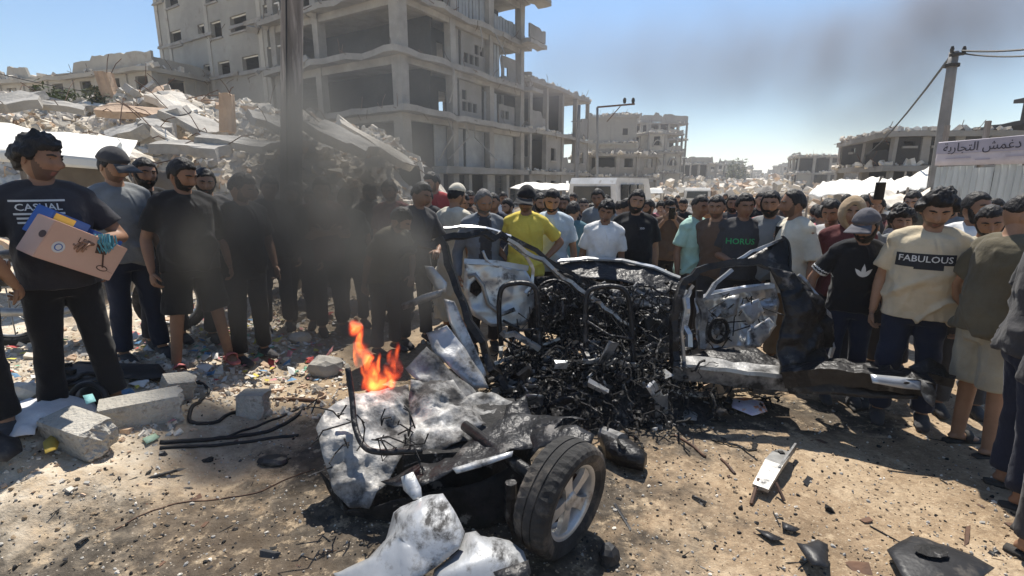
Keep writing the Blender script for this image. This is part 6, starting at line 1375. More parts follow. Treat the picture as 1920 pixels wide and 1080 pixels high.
cbeam('hinge_pillar', [(1312,545,4.15),(1318,600,4.1),(1316,655,4.04)], .05, [.05,.05,.05], M['scorch2'], TC, seed=47)
cbeam('window_pillar', [(1322,560,4.3),(1340,532,4.34),(1372,506,4.38)], .03, [.05,.05,.04], M['silver'], TC, seed=48, kink=.002)
# scorched heap on the car floor
def heap_panel():
    xs = np.linspace(-.25, 1.75, 74); ys = np.linspace(3.05, 4.55, 56); X, Yy = np.meshgrid(xs, ys); x = X.ravel(); y = Yy.ravel()
    env = sst((1-np.abs((x-.72)/.98))*2.2)*sst((1-np.abs((y-3.95)/.62))*2.0)
    z = env*(.20+.13*fbm(x*3, y*3, None, 60, 3)+.09*fbm(x*9, y*9, None, 61, 3)+.04*fbm(x*24, y*24, None, 62, 2))-.02*(1-env)-.01
    n_ = len(xs); F = [[j*n_+i, j*n_+i+1, (j+1)*n_+i+1, (j+1)*n_+i] for j in range(len(ys)-1) for i in range(n_-1)]
    npmesh('charred_floor', np.stack([x-CO.x, y-CO.y, z], -1), F, M['ash'], False, car)
    def hz(px, py):
        e = float(sst((1-abs((px-.72)/.98))*2.2)*sst((1-abs((py-3.95)/.62))*2.0)); return e*.2
    return hz
hz = heap_panel(); R = random.Random(12)
mb = MB()
for k in range(1250):
    x = R.gauss(.70, .44); y = R.gauss(3.84, .26); z = hz(x, y)+abs(R.gauss(.02, .08)); s = .006+abs(R.gauss(0, .012)); t = R.random(); mb.cur = R.choice((0,0,0,0,0,1,1,2))
    if t < .35: mb.chunk((x-CO.x, y-CO.y, z), (s*R.uniform(1,6), s*R.uniform(.4,1.2), s*R.uniform(.2,.8)), R)
    elif t < .42:
        d = Vector((R.gauss(0,1), R.gauss(0,1), R.gauss(0,.6))).normalized(); q = d.orthogonal().normalized(); c = Vector((x-CO.x, y-CO.y, z)); s *= 3.0
        mb.add([c-d*s, c+q*s*.7, c+d*s*R.uniform(.5,1.2), c-q*s*.6, c-d*s+Vector((0,0,.004))], [(0,1,2,3), (3,2,1,4)])
    else: mb.rock((x-CO.x, y-CO.y, z), (s*1.3, s, s*.8), R)
o = mb.build('charred_debris', [M['char'], M['burnt'], M['bare']], car); o['kind'] = 'stuff'
for k in range(44):                                     # crumpled sheets half buried in the heap
    u = R.uniform(880,1270); v = R.uniform(640,765); Yc = 4.25-(v-640)/125*.75; w_ = R.uniform(26,90); h_ = R.uniform(14,46); a0 = R.uniform(-.6,.6); q = []
    for j in range(7):
        a = 2*math.pi*j/7; rr_ = R.uniform(.7,1.15); x, y = w_*.5*rr_*math.cos(a), h_*.5*rr_*math.sin(a); q.append((u+x*math.cos(a0)-y*math.sin(a0), v+x*math.sin(a0)+y*math.cos(a0), Yc+R.gauss(0,.05)))
    cpanel('torn_sheet', q, M[R.choice(('burnt','burnt','char','scorch2','bare','ashmetal'))], crumple=.022, seed=300+k, fs=10, cuts=3)
for k in range(15):                                      # floor members and brackets
    u = R.uniform(900,1240); v = R.uniform(650,740); Yc = 4.2-(v-640)/125*.7; l = R.uniform(40,110); a0 = R.uniform(-.5,.4)
    cbeam('floor_member', [(u, v, Yc), (u+l*.5*math.cos(a0), v+l*.5*math.sin(a0)-6, Yc+.05), (u+l*math.cos(a0), v+l*math.sin(a0), Yc+.1)], R.uniform(.02,.05), R.uniform(.02,.045), M[R.choice(('burnt','bare','scorch2'))], TC, seed=400+k)
mb = MB()
for k in range(620):
    x = R.gauss(.75, .5); y = R.gauss(3.85, .32); p = Vector((x-CO.x, y-CO.y, hz(x, y)+abs(R.gauss(.03,.12)))); pts = [p]; d = Vector((R.gauss(0,1), R.gauss(0,1), R.gauss(0.2,.9))).normalized()
    for j in range(R.randint(3, 7)): d = (d+Vector((R.gauss(0,.6), R.gauss(0,.6), R.gauss(-.25,.5)))).normalized(); p = p+d*R.uniform(.03,.08); p.z = max(p.z, .01); pts.append(p)
    mb.tube(pts, R.choice((.003,.004,.006,.009)), 4)
mb.build('burnt_wiring', M['char'], car)['kind'] = 'stuff'
mb = MB()
for k in range(260):                                    # wiring hanging in the dashboard
    p = P(R.uniform(1000,1275), R.uniform(530,640), R.uniform(4.15,4.5))-CO; pts = [p]; d = Vector((R.gauss(0,1), R.gauss(0,.5), R.gauss(-.4,.8))).normalized()
    for j in range(R.randint(3, 6)): d = (d+Vector((R.gauss(0,.5), R.gauss(0,.4), R.gauss(-.25,.5)))).normalized(); p = p+d*R.uniform(.02,.06); pts.append(p)
    mb.tube(pts, R.choice((.004,.006,.009)), 4)
mb.build('dashboard_wiring', M['burnt'], car)['kind'] = 'stuff'
mb = MB()
for k in range(240):
    s = .006+abs(R.gauss(0,.014)); mb.cur = R.choice((0,0,1,2,2)); mb.chunk(P(R.uniform(1005,1275), R.uniform(530,650), R.uniform(4.25,4.5))-CO, (s*R.uniform(1,3), s, s*R.uniform(.4,1)), R)
mb.build('dashboard_debris', [M['char'], M['burnt'], M['scorch2']], car)['kind'] = 'stuff'
for k, (u, v, Y, s, m_) in enumerate(((1052,684,3.55,(.09,.03,.055),'scorch'),(1120,725,3.45,(.16,.05,.03),'bare'),(1230,735,3.5,(.16,.10,.02),'scorch'),(1240,765,3.45,(.20,.14,.012),'bare'),(1140,660,3.7,(.20,.08,.03),'scorch2'),(985,700,3.5,(.10,.06,.03),'burnt'))):
    c = P(u, v, Y)-CO; mb = MB(); mb.chunk((0,0,0), s, random.Random(k), Matrix.Rotation(.5*k, 3, 'Y') @ Matrix.Rotation(.3+.2*k, 3, 'X'), .22); mb.build('metal_fragment', M[m_], car, loc=c)
# torn tail: crumpled boot floor, flap, pipe, arch, wheel
cpanel('boot_sheet', [(592,800,2.62),(612,768,2.72),(655,746,2.85),(700,738,2.95),(765,722,3.05),(778,770,2.9),(775,830,2.66),(742,880,2.48),(715,925,2.36),(690,950,2.28),(655,952,2.30),(628,925,2.36),(606,860,2.48)], M['ashmetal'], crumple=.038, bulge=.05, seed=50, fs=7, fine=.034)
cpanel('boot_sheet', [(765,722,3.0),(805,728,3.05),(850,716,3.1),(880,760,2.95),(912,795,2.78),(880,830,2.6),(820,850,2.5),(770,852,2.48),(772,790,2.75)], M['ashmetal'], crumple=.045, bulge=.03, seed=51, fs=7, fine=.034)
cpanel('tail_flap', [(715,905,2.34),(790,868,2.4),(850,862,2.42),(905,808,2.62),(960,775,2.7),(1035,780,2.62),(1100,800,2.45),(1060,800,2.44),(1000,840,2.38),(960,850,2.32),(870,888,2.28),(790,925,2.22)], M['burnt'], crumple=.03, seed=52)
cpanel('flap_lit_edge', [(848,878,2.24),(900,862,2.27),(962,846,2.3),(960,856,2.28),(905,874,2.24),(856,888,2.22)], M['scorch'], crumple=.008, seed=53, cuts=2)  # sunlit rim of the dark flap, put in as a pale strip
cpanel('inner_sheet', [(850,760,3.1),(900,740,3.2),(960,760,3.15),(1010,800,2.95),(980,830,2.7),(920,840,2.6),(880,810,2.75)], M['scorch2'], crumple=.05, seed=54, fs=6)
cpanel('inner_sheet', [(950,760,3.0),(985,745,3.05),(1000,790,2.9),(975,830,2.75),(940,800,2.85)], M['burnt'], crumple=.02, seed=55)
cpanel('tail_shade_sheet', [(600,880,2.55),(650,955,2.36),(760,930,2.30),(900,900,2.36),(985,860,2.5),(1000,960,2.35),(900,985,2.3),(760,985,2.34),(640,975,2.42)], M['char'], crumple=.03, seed=56)  # dark sheet standing in for the shadow under the tail
ctube('exhaust_pipe', [(652,690,2.75),(660,745,2.68),(666,800,2.55),(684,838,2.45),(715,848,2.40),(760,846,2.38),(792,845,2.38)], .017, M['burnt'], 10)
for k in range(16):
    r = random.Random(200+k); a = P(r.uniform(650,860), r.uniform(760,840), 2.55)-CO; pts = [a+Vector((0,-.12,.06))]
    for j in range(5): pts.append(pts[-1]+Vector((r.gauss(0,.04), r.gauss(-.01,.03), r.gauss(-.01,.04))))
    mb = MB(); mb.tube(pts, .0045, 4); mb.build('burnt_wire', M['char'], car)
cpanel('lamp_bracket', [(752,895,2.24),(775,885,2.26),(790,915,2.2),(792,935,2.16),(775,938,2.15),(758,920,2.2)], M['scorch'], crumple=.012, seed=57, cuts=2)
cpanel('wheel_arch', [(958,850,2.5),(985,815,2.5),(1030,795,2.46),(1080,798,2.4),(1115,815,2.34),(1108,835,2.28),(1060,822,2.3),(1010,840,2.34),(985,870,2.36)], M['burnt'], crumple=.012, seed=58)
wc = P(1054,930,2.14); WS = .90; wax = Vector((.76,-.64,-.09)).normalized(); wup = Vector((-.06,.05,1)); wup = (wup-wax*wup.dot(wax)).normalized(); wsd = wax.cross(wup)
def wpt(r, a, o):
    r *= WS; o *= WS; return wc-CO+wup*(r*math.cos(a))+wsd*(r*math.sin(a))+wax*o
mb = MB(); prof = [(.205,.075),(.235,.098),(.275,.105),(.298,.094),(.309,.075),(.313,.03),(.307,.028),(.307,.022),(.313,.020),(.314,-.02),(.307,-.022),(.307,-.028),(.313,-.03),(.309,-.075),(.298,-.094),(.275,-.105),(.235,-.098),(.205,-.075)]; n = 72; k = len(prof); vs = []
for i in range(n):
    a = 2*math.pi*i/n; flat_ = math.exp(-((abs(a-math.pi))/.35)**2)
    for r_, o_ in prof: vs.append(wpt(r_-(.012*flat_ if r_ > .29 else 0)-(.006 if (i % 2 and abs(o_) > .03 and r_ > .297) else 0), a, o_))
mb.add(vs, [(i*k+j, i*k+j+1, ((i+1) % n)*k+j+1, ((i+1) % n)*k+j) for i in range(n) for j in range(k-1)])
wh = bpy.data.objects.new('wheel', None); C.objects.link(wh); wh.parent = car
mb.build('tyre', M['tyre'], wh)
mb = MB(); prof = [(.206,-.08),(.19,-.075),(.175,.0),(.185,.062),(.207,.078),(.213,.075)]; k = len(prof); vs = [wpt(r_, 2*math.pi*i/48, o_) for i in range(48) for r_, o_ in prof]
mb.add(vs, [(i*k+j, i*k+j+1, ((i+1) % 48)*k+j+1, ((i+1) % 48)*k+j) for i in range(48) for j in range(k-1)]); mb.build('rim', M['alloy'], wh, True)
for s_ in range(5):
    a = 2*math.pi*s_/5+.35; mb = MB(); vs = []
    for r_, wd_, o_, th_ in ((.03,.030,.052,.03),(.10,.030,.058,.03),(.15,.036,.060,.028),(.192,.050,.056,.022)):
        for sx, so_ in ((-1,0),(1,0),(1,-1),(-1,-1)): vs.append(wc-CO+(wup*math.cos(a)+wsd*math.sin(a))*r_*WS+(wsd*math.cos(a)-wup*math.sin(a))*(sx*wd_*WS)+wax*((o_+so_*th_)*WS))
    fs = [(0,1,2,3), (15,14,13,12)]
    for i in range(3):
        for j in range(4): fs.append((i*4+j, (i+1)*4+j, (i+1)*4+(j+1) % 4, i*4+(j+1) % 4))
    mb.add(vs, fs); mb.build('spoke', M['alloy'], wh)
mb = MB(); mb.tube([wpt(0,0,.02), wpt(0,0,.058), wpt(0,0,.066)], [.048,.046,.03], 20); mb.build('hub', M['alloy'], wh, True)
mb = MB(); mb.tube([wpt(0,0,-.02), wpt(0,0,.012)], .125, 28); mb.build('brake_drum', M['rust'], wh)
mb = MB(); mb.tube([wpt(0,0,-.07), wpt(0,0,-.3)+Vector((0,0,.03)), wpt(0,0,-.75)+Vector((0,.05,.06))], [.04,.035,.03], 10); mb.build('axle', M['burnt'], car, True)
mb = MB(); q = P(958,965,2.2)-CO; mb.tube([q+Vector((0,0,.18)), q, q+Vector((.02,-.02,-.10))], [.03,.035,.02], 8); mb.build('shock_absorber', M['burnt'], car)
mb = MB()                                               # dark block added below the tail, standing in for the shadow mass there
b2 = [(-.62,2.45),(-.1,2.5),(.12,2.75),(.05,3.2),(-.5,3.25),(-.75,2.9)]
mb.add([(x-CO.x, y-CO.y, .06) for x, y in b2]+[((x*.9-.03)-CO.x, (y*.97+.09)-CO.y, .30) for x, y in b2], [tuple(reversed(range(6))), tuple(6+i for i in range(6))]+[(i, (i+1) % 6, (i+1) % 6+6, i+6) for i in range(6)]); mb.build('tail_shade_block', M['char'], car)

# ================================================================== LOOSE THINGS LYING IN FRONT
def loose(name, label, cat, parts, group=None, **kw):
    """parts: [(part name, outline, material, options)]; the first outline's lowest point gives the base"""
    pts = W3(parts[0][1]); c = sum(pts, Vector())/len(pts); b = Vector((c.x, c.y, min(p.z for p in pts))); e = empty(name, b, 0, label, cat, group)
    for nm, o, m, k in parts: panel(nm, o, M[m], e, b, **k)
    return e
loose('crumpled_panel', 'crumpled white body panel with black scorch marks lying nearest below the tail', 'car panel', [
    ('skin', [(748,985,2.15),(775,955,2.16),(808,930,2.14),(832,926,2.1),(852,955,2.0),(872,998,1.9),(862,1030,1.84),(820,1062,1.78),(770,1100,1.72),(690,1100,1.74),(640,1090,1.78),(625,1075,1.82),(690,1050,1.9),(722,1020,2.0)], 'panel_white', dict(crumple=.020, bulge=.09, seed=70, fs=4.5, fine=.034)),
    ('torn_edge', [(745,990,2.10),(770,975,2.05),(745,1040,1.9),(700,1075,1.82),(690,1060,1.86),(725,1020,1.98)], 'scorch2', dict(crumple=.02, seed=71))])
loose('crumpled_panel', 'smoother white bumper corner lying flat beside the wheel', 'car panel', [
    ('skin', [(872,1003,1.98),(892,996,2.0),(905,1008,1.98),(925,1006,1.97),(955,1015,1.94),(982,1035,1.88),(995,1075,1.8),(980,1110,1.74),(900,1120,1.70),(800,1120,1.70),(815,1070,1.8),(860,1035,1.88)], 'panel_white', dict(crumple=.012, bulge=.06, seed=72, fs=3.5, fine=.034)),
    ('edge', [(925,1075,1.76),(960,1062,1.78),(990,1050,1.8),(996,1075,1.76),(980,1095,1.72),(935,1095,1.72)], 'burnt', dict(crumple=.01, seed=73))])
M['block'] = mat('concrete_block', (.47,.44,.385), (.36,.335,.29), 6, .95, bump=1.0, bscale=45, bdist=.02, c3=(.27,.245,.21), c3scale=14, c3thr=.6, soft=.1)
def block(u, v, size, rz, tilt, label, seed):
    p = G(u, v); r = random.Random(seed); b = bmesh.new(); bmesh.ops.create_cube(b, size=1); bmesh.ops.subdivide_edges(b, edges=b.edges[:], cuts=9, use_grid_fill=True)
    V = np.array([v_.co for v_ in b.verts]); F = [[v_.index for v_ in f.verts] for f in b.faces]; b.free(); Vs = V*np.array(size)
    n = fbm(Vs[:,0]*9+seed, Vs[:,1]*9, Vs[:,2]*9, seed, 4); edge = (np.sort(np.abs(V), axis=1)[:,1] > .40)
    cr = np.linalg.norm(np.maximum(np.abs(V)-.34, 0), axis=1); Vs = Vs*(1+.05*n[:,None]) - V*(np.clip(cr-.16, 0, 1)*(.5+.9*n))[:,None]*.5*np.array(size)*1.6
    bx_ = V[:,0] > .3; Vs[bx_, 0] += (fbm(Vs[bx_,1]*14, Vs[bx_,2]*14, None, seed+3, 3))*.05
    rm = np.array(Matrix.Rotation(tilt[1], 3, 'Y') @ Matrix.Rotation(tilt[0], 3, 'X')); Vs = Vs @ rm.T
    o = npmesh('concrete_block', Vs, F, M['block'], False); o.location = (p.x, p.y, p.z-Vs[:,2].min()-.03); o.rotation_euler = (0,0,rz); tag(o, label, 'block'); return o
block(268, 790, (.44,.20,.19), .62, (.05,.02), 'largest pale concrete block, lying beside the black plastic ring', 1)
block(152, 838, (.36,.19,.18), -.30, (.12,.12), 'broken concrete block in front of the white cloth with paint on top', 2)
block(479, 775, (.20,.19,.19), .15, (-.1,.06), 'small square concrete block standing alone by the cables', 3)
block(338, 748, (.20,.15,.16), .9, (.3,.2), 'chipped end of a concrete block beside the largest one', 4)
def ground_tube(name, label, px, r, m, cat='cable', n=7, lift=0):
    pts = [G(u, v) for u, v in px]; out = []
    for i in range(len(pts)-1):
        a = pts[max(i-1,0)]; b = pts[i]; c = pts[i+1]; d = pts[min(i+2, len(pts)-1)]
        for t in (0,.2,.4,.6,.8): out.append(.5*((2*b)+(c-a)*t+(2*a-5*b+4*c-d)*t*t+(3*b-a-3*c+d)*t**3))
    out.append(pts[-1])
    for p in out: p.z = ghf(p.x, p.y)+r*.7+lift
    mb = MB(); mb.tube(out, r, n); return tag(mb.build(name, m, None, True), label, cat)
ground_tube('hose', 'black hose bent round into a hook beside the small square block', [(360,722),(380,722),(392,735),(378,752),(356,778),(362,794),(400,795),(452,772)], .013, M['black_cable'], 'hose')
ground_tube('cable', 'thick black cable lying straight from the green scrap towards the tail', [(300,832),(370,828),(440,822),(500,812),(545,790),(570,768)], .014, M['black_cable'])
ground_tube('cable', 'second black cable lying just below the thick one', [(300,842),(380,838),(450,832),(520,822),(560,818)], .011, M['black_cable'])
ground_tube('cable', 'black cable forking off above the thick one', [(420,822),(480,802),(530,782),(575,760)], .009, M['black_cable'])
ground_tube('pipe', 'thin grey pipe end poking from under the tail', [(512,752),(560,752),(600,756)], .016, M['rust'], 'pipe')
ground_tube('wire', 'long thin rusty wire snaking over the sooty ground', [(215,995),(262,968),(330,945),(400,938),(480,925),(540,898),(590,880)], .004, M['rust'], 'wire')
ground_tube('stick', 'dark stick lying across the lit ground beyond the wheel', [(1266,818),(1290,832),(1322,858)], .010, M['rust'], 'stick')
ground_tube('stick', 'short dark splinter below the longer stick', [(1352,862),(1366,876),(1378,890)], .009, M['rust'], 'stick')
def gp(px, Y=None): return [tuple(q) for q in px]
def sheet_on_ground(name, label, cat, px, m, lift, crumple=.02, bulge=.02, seed=0, fs=6, th=.004, part='sheet', extra=None):
    pts = [G(u, v) for u, v in px]; c = sum(pts, Vector())/len(pts); e = empty(name, (c.x, c.y, ghf(c.x, c.y)), 0, label, cat); b = Vector(e.location)
    for i, p in enumerate(pts): p.z += lift if not hasattr(lift, '__len__') else lift[i]
    panel(part, None, M[m] if isinstance(m, str) else m, e, b, crumple=crumple, bulge=bulge, seed=seed, fs=fs, th=th, world=pts); return e, b
M['paper_o'] = mat('white_paper_orange_print', (.78,.74,.74), (.66,.56,.66), 9, .8, bump=.1, c3=(.75,.28,.12), c3scale=9, c3thr=.57, soft=.05)
M['cloth_w'] = mat('dusty_white_cloth', (.70,.68,.66), (.55,.53,.52), 4, .9, bump=.4, bscale=18, bdist=.02)
M['gold'] = mat('yellow_wrapper', (.45,.32,.06), (.36,.25,.05), 8, .6, bump=.2)
M['plastic_k'] = mat('black_plastic', (.028,.028,.03), (.018,.018,.02), 5, .45, bump=.12, c3=(.14,.12,.10), c3scale=4, c3thr=.62, soft=.15, r2=.85)
sheet_on_ground('paper', 'white paper printed in orange lying among the scraps by the sill', 'paper', [(1368,756),(1395,752),(1430,760),(1438,780),(1410,786),(1372,772)], 'paper_o', .03, .012, .01, 80)
g0, g1, g2 = G(1424,930), G(1448,894), G(1472,860); e = empty('metal_bracket', g1, 0, 'pale bent metal bracket alone on the lit ground', 'bracket'); b = Vector(e.location)
mb = MB(); mb.sweep([g0-b+Vector((0,0,.05)), g1-b+Vector((0,0,.085)), g1.lerp(g2,.5)-b+Vector((0,0,.08)), g2-b+Vector((0,0,.05))], [.085,.10,.10,.07], [.022,.03,.03,.015]); mb.build('channel', M['bare'], e)
mb = MB(); q = g1.lerp(g2,.3)-b+Vector((.05,0,.075)); mb.sweep([q+(g0-g1)*.6, q, q+(g2-g1)*.8], .012, .05); mb.build('flange', M['scorch2'], e)
for px_ in (((1420,918),(1408,948)), ((1452,925),(1470,942))):
    mb = MB(); q0, q1 = G(*px_[0]), G(*px_[1]); mb.tube([q0-b+Vector((0,0,.07)), q1-b+Vector((0,0,.01))], .010, 6); mb.build('leg', M['rust'], e)
mb = MB(); mb.box(g1.lerp(g2,.55)-b+Vector((0,0,.098)), (.03,.03,.012)); mb.build('bolt', M['char'], e)
e, b = sheet_on_ground('silencer', 'blackened silencer box lying just beyond the wheel', 'car part', [(1120,830),(1150,838),(1180,850),(1212,878),(1205,895),(1170,888),(1135,868)], 'burnt', .09, .02, .05, 82, th=.07)
mb = MB(); q0, q1 = G(1130,838)-b, G(1165,860)-b; mb.tube([q0+Vector((0,0,.10)), q1+Vector((0,0,.12))], [.05,.055], 12); mb.build('drum', M['scorch2'], e)
sheet_on_ground('plastic_cover', 'torn black plastic piece standing up at the bottom of the lit ground', 'plastic piece', [(1490,1040),(1530,1030),(1548,1045),(1550,1090),(1520,1085),(1505,1065)], 'plastic_k', .05, .03, .03, 83)
e, b = sheet_on_ground('plastic_cover', 'big black plastic cover with an oval hole cut by the picture bottom', 'plastic piece', [(1660,1048),(1705,1022),(1735,1028),(1820,1060),(1860,1085),(1800,1130),(1700,1120)], 'plastic_k', .05, .008, .02, 84)
q0 = G(1740,1062)-b+Vector((0,0,.085)); mb = MB(); mb.ell((0,0,0), (.075,.045,.004), None, True); mb.build('oval_hole', M['char'], e, loc=q0)
sheet_on_ground('plastic_scrap', 'small grey plastic scrap beneath the charred heap', 'scrap', [(1278,768),(1296,762),(1310,778),(1305,798),(1282,800)], 'bare', .04, .015, .02, 85)
sheet_on_ground('leaf_scrap', 'curled dark scrap between the bracket and the torn plastic', 'scrap', [(1415,998),(1440,1000),(1470,1018),(1445,1020)], 'plastic_k', .025, .012, .01, 86)
sheet_on_ground('leaf_scrap', 'dark brown scrap near the torn plastic piece', 'scrap', [(1465,984),(1500,998),(1490,1004),(1466,998)], 'plastic_k', .02, .01, .01, 87)
e, b = sheet_on_ground('sandal', 'loose striped sandal lying below the chassis rail', 'sandal', [(1588,760),(1612,742),(1632,748),(1628,768),(1600,774)], 'sole', .02, .004, .004, 88, th=.02, part='sole')
for k in range(3):
    mb = MB(); q0 = G(1595+k*12, 762-k*5)-b; mb.sweep([q0+Vector((-.05,.0,.03)), q0+Vector((-.02,.02,.07)), q0+Vector((.02,.03,.07)), q0+Vector((.06,.03,.03))], .022, .008, [(-1,0,.5),(-.2,0,1),(.2,0,1),(1,0,.5)]); mb.build('strap', (M['print_w'] if k % 2 else clo('charcoal')), e)
e, b = sheet_on_ground('cloth', 'dusty white cloth spread at the side of the concrete blocks', 'cloth', [(-60,830),(0,790),(60,765),(120,760),(175,770),(205,790),(150,800),(80,815),(70,835),(0,850)], 'cloth_w', .06, .035, .04, 90, fs=5)
e, b = sheet_on_ground('cloth', 'dark bundle of cloth below the dusty white cloth', 'cloth', [(-60,860),(0,845),(45,850),(50,875),(20,895),(-60,900)], M['plastic_k'], .07, .04, .06, 91)
sheet_on_ground('wrapper', 'yellow brown wrapper stuck against the broken block', 'wrapper', [(80,850),(100,830),(112,840),(108,862),(85,872)], M['gold'], .05, .02, .01, 92)
sheet_on_ground('scrap', 'pale turquoise scrap lying on the broken block', 'scrap', [(166,800),(184,795),(190,805),(172,812)], mat('turquoise', (.25,.52,.52), None, 6, .7), .20, .01, .01, 93)
sheet_on_ground('scrap', 'pale green tape at the end of the thick cable', 'scrap', [(268,828),(292,818),(300,826),(276,838)], mat('pale_green', (.38,.52,.38), None, 6, .7), .02, .008, .01, 94)
# black plastic fender pieces by the feet of the man with the boxes
e, b = sheet_on_ground('plastic_grille', 'black plastic grille piece with long slots behind the largest block', 'plastic piece', [(90,748),(95,702),(180,692),(300,700),(320,722),(210,728),(130,740)], 'plastic_k', .06, .012, .02, 95)
for k, (u0, u1, v) in enumerate(((100,140,708),(148,190,706),(102,145,722))):
    mb = MB(); mb.beam(G(u0,v)-b+Vector((0,0,.10)), G(u1,v)-b+Vector((0,0,.10)), .035, .03); mb.build('slot', M['char'], e)
e = empty('plastic_ring', G(178,772), 0, 'black plastic ring housing lying against the largest block', 'plastic piece'); mb = MB(); mb.tube([(.12*math.cos(a), .02*math.sin(a)-.03, .10+.11*math.sin(a)) for a in [2*math.pi*i/24 for i in range(25)]], .02, 8); mb.build('rim', M['plastic_k'], e, True)
mb = MB(); mb.ell((0,.02,.10), (.11,.02,.10), None, True); mb.build('cone', M['plastic_k'], e, True)
ground_tube('fender_edge', 'curved black fender edge arching over the pale stones', [(104,770),(115,745),(140,728),(190,722),(250,720),(310,718)], .018, M['plastic_k'], 'plastic piece', lift=.05)
# motorcycle standing behind the grey T-shirt
mo = empty('motorcycle', (G(205,628).x, 4.55, ghf(-3.4, 4.55)), .35, 'white and silver motorcycle standing behind the man in the grey T-shirt', 'motorcycle')
def mpart(nm, f, m, sm=True, par=None): mb = MB(); f(mb); return mb.build(nm, m, par or mo, sm)
for x in (-.62, .62):
    wq = bpy.data.objects.new('wheel', None); C.objects.link(wq); wq.parent = mo
    mpart('tyre', lambda mb: mb.tube([(x+.28*math.cos(a), 0, .31+.28*math.sin(a)) for a in [2*math.pi*i/28 for i in range(29)]], .045, 8), M['tyre'], True, wq)
    mpart('rim', lambda mb: mb.tube([(x+.23*math.cos(a), 0, .31+.23*math.sin(a)) for a in [2*math.pi*i/28 for i in range(29)]], .016, 6), M['bare'], True, wq)
    for k in range(8):
        a = math.pi*k/4; mpart('spoke', lambda mb: mb.tube([(x,0,.31), (x+.23*math.cos(a),0,.31+.23*math.sin(a))], .006, 4), M['bare'], True, wq)
mpart('frame', lambda mb: (mb.tube([(.62,0,.31),(.42,0,.85),(.30,0,.98)], .025, 7), mb.tube([(.40,0,.82),(-.1,0,.72),(-.55,0,.78)], .025, 7), mb.tube([(.38,0,.75),(.1,0,.35),(-.25,0,.35),(-.62,0,.31)], .025, 7)), M['burnt'])
mpart('engine', lambda mb: (mb.ell((.02,0,.45), (.2,.13,.15), None, True), mb.box((.08,0,.55), (.16,.2,.14))), M['bare'])
mpart('tail_shade_block', lambda mb: mb.ell((.18,0,.84), (.26,.13,.12), None, True), M['white_paint'])
mpart('seat', lambda mb: mb.ell((-.32,0,.83), (.34,.12,.06), None, True), M['plastic_k'])
mpart('fairing', lambda mb: mb.ell((.44,0,.9), (.10,.15,.17), None, True), M['white_paint'])
mpart('side_panel', lambda mb: (mb.ell((-.28,-.13,.66), (.22,.02,.10), None, True)), M['white_paint'])
mpart('handlebar', lambda mb: mb.tube([(.22,-.34,1.08),(.30,-.2,1.06),(.32,0,1.02),(.30,.2,1.06),(.22,.34,1.08)], .014, 7), M['bare'])
for s_ in (-1, 1): mpart('mirror', lambda mb: (mb.tube([(.28,s_*.25,1.06),(.27,s_*.3,1.24)], .006, 5), mb.ell((.26,s_*.31,1.28), (.02,.07,.04))), M['plastic_k'])
mpart('exhaust', lambda mb: mb.tube([(.1,-.12,.38),(-.2,-.15,.3),(-.75,-.17,.36)], [.02,.03,.045], 9), M['bare'])
mpart('mudguard', lambda mb: mb.sweep([(.30,0,.42),(.36,0,.60),(.52,0,.68),(.72,0,.66)], .11, .012), M['white_paint'])
# stones, scraps and litter
R = random.Random(21)
for i, (u, v, s, m_, lab) in enumerate(((1332,742,(.10,.08,.075),'rub_c','pale ochre stone under the sill'), (1140,1052,(.05,.05,.055),'plastic_k','dark pointed lump in front of the wheel'), (512,868,(.10,.06,.03),'plastic_k','flat charred lump on the sooty ground below the cables'), (612,700,(.16,.13,.11),'rub_b','rounded grey rock beside the flames'), (562,640,(.12,.09,.07),'rub_a','pale rock in the litter behind the flames'), (45,745,(.12,.09,.06),'rub_a','pale stone beside the plastic grille'))):
    p = G(u, v); mb = MB(); mb.rock((0,0,s[2]*.55), s, random.Random(i), Matrix.Identity(3), .16, True); o = mb.build('stone', M[m_]); o.location = p; tag(o, lab, 'stone')
def in_img(u0, u1, v0, v1): return G(R.uniform(u0, u1), R.uniform(v0, v1))
mb = MB()
for k in range(9000):
    y = .95+abs(R.gauss(0, 1))*2.2; x = R.uniform(-1.15*y-.2, 1.15*y+.2); s = .0022+abs(R.gauss(0, .0038)); mb.cur = R.choice((0,1,1,1,1,2,2,3,3)); mb.rock((x, y, 0), (s*1.3, s, s*.8), R)
V = np.array(mb.v); 
nv = 12; V = V.reshape(-1, nv, 3); cen = V.mean(1); zz = gh(cen[:,0], cen[:,1]); V[:,:,2] += (zz+.002)[:,None]; mb.v = V.reshape(-1, 3).tolist()
tag(mb.build('gravel', [M['rub_a'], mat('grit', (.36,.27,.18), (.22,.16,.10), 30, .95, bump=0), M['rub_b'], M['char']]), 'fine stones and grit over the dirt ground', kind='stuff')
mb = MB()
for k in range(2600):                                     # broken stone on the bank at the left
    y = R.uniform(2.3, 7.2); x = -2.0-abs(R.gauss(0, 1.1))-.12*y*R.random(); s = (.004+abs(R.gauss(0, .015)))*(.55 if y < 3.6 else 1); mb.cur = R.choice((0,0,0,1,2)); z = 0
    mb.chunk((x, y, z+s*.16), (s*R.uniform(1,2.2), s*R.uniform(.8,1.5), s*R.uniform(.5,1)), R)
for k in range(700):
    y = R.uniform(4.6, 9.5); x = R.uniform(-2.4, 4.5); s = .006+abs(R.gauss(0, .016)); mb.cur = R.choice((0,0,1,2)); mb.chunk((x, y, s*.25), (s*1.8, s*1.2, s*.8), R)
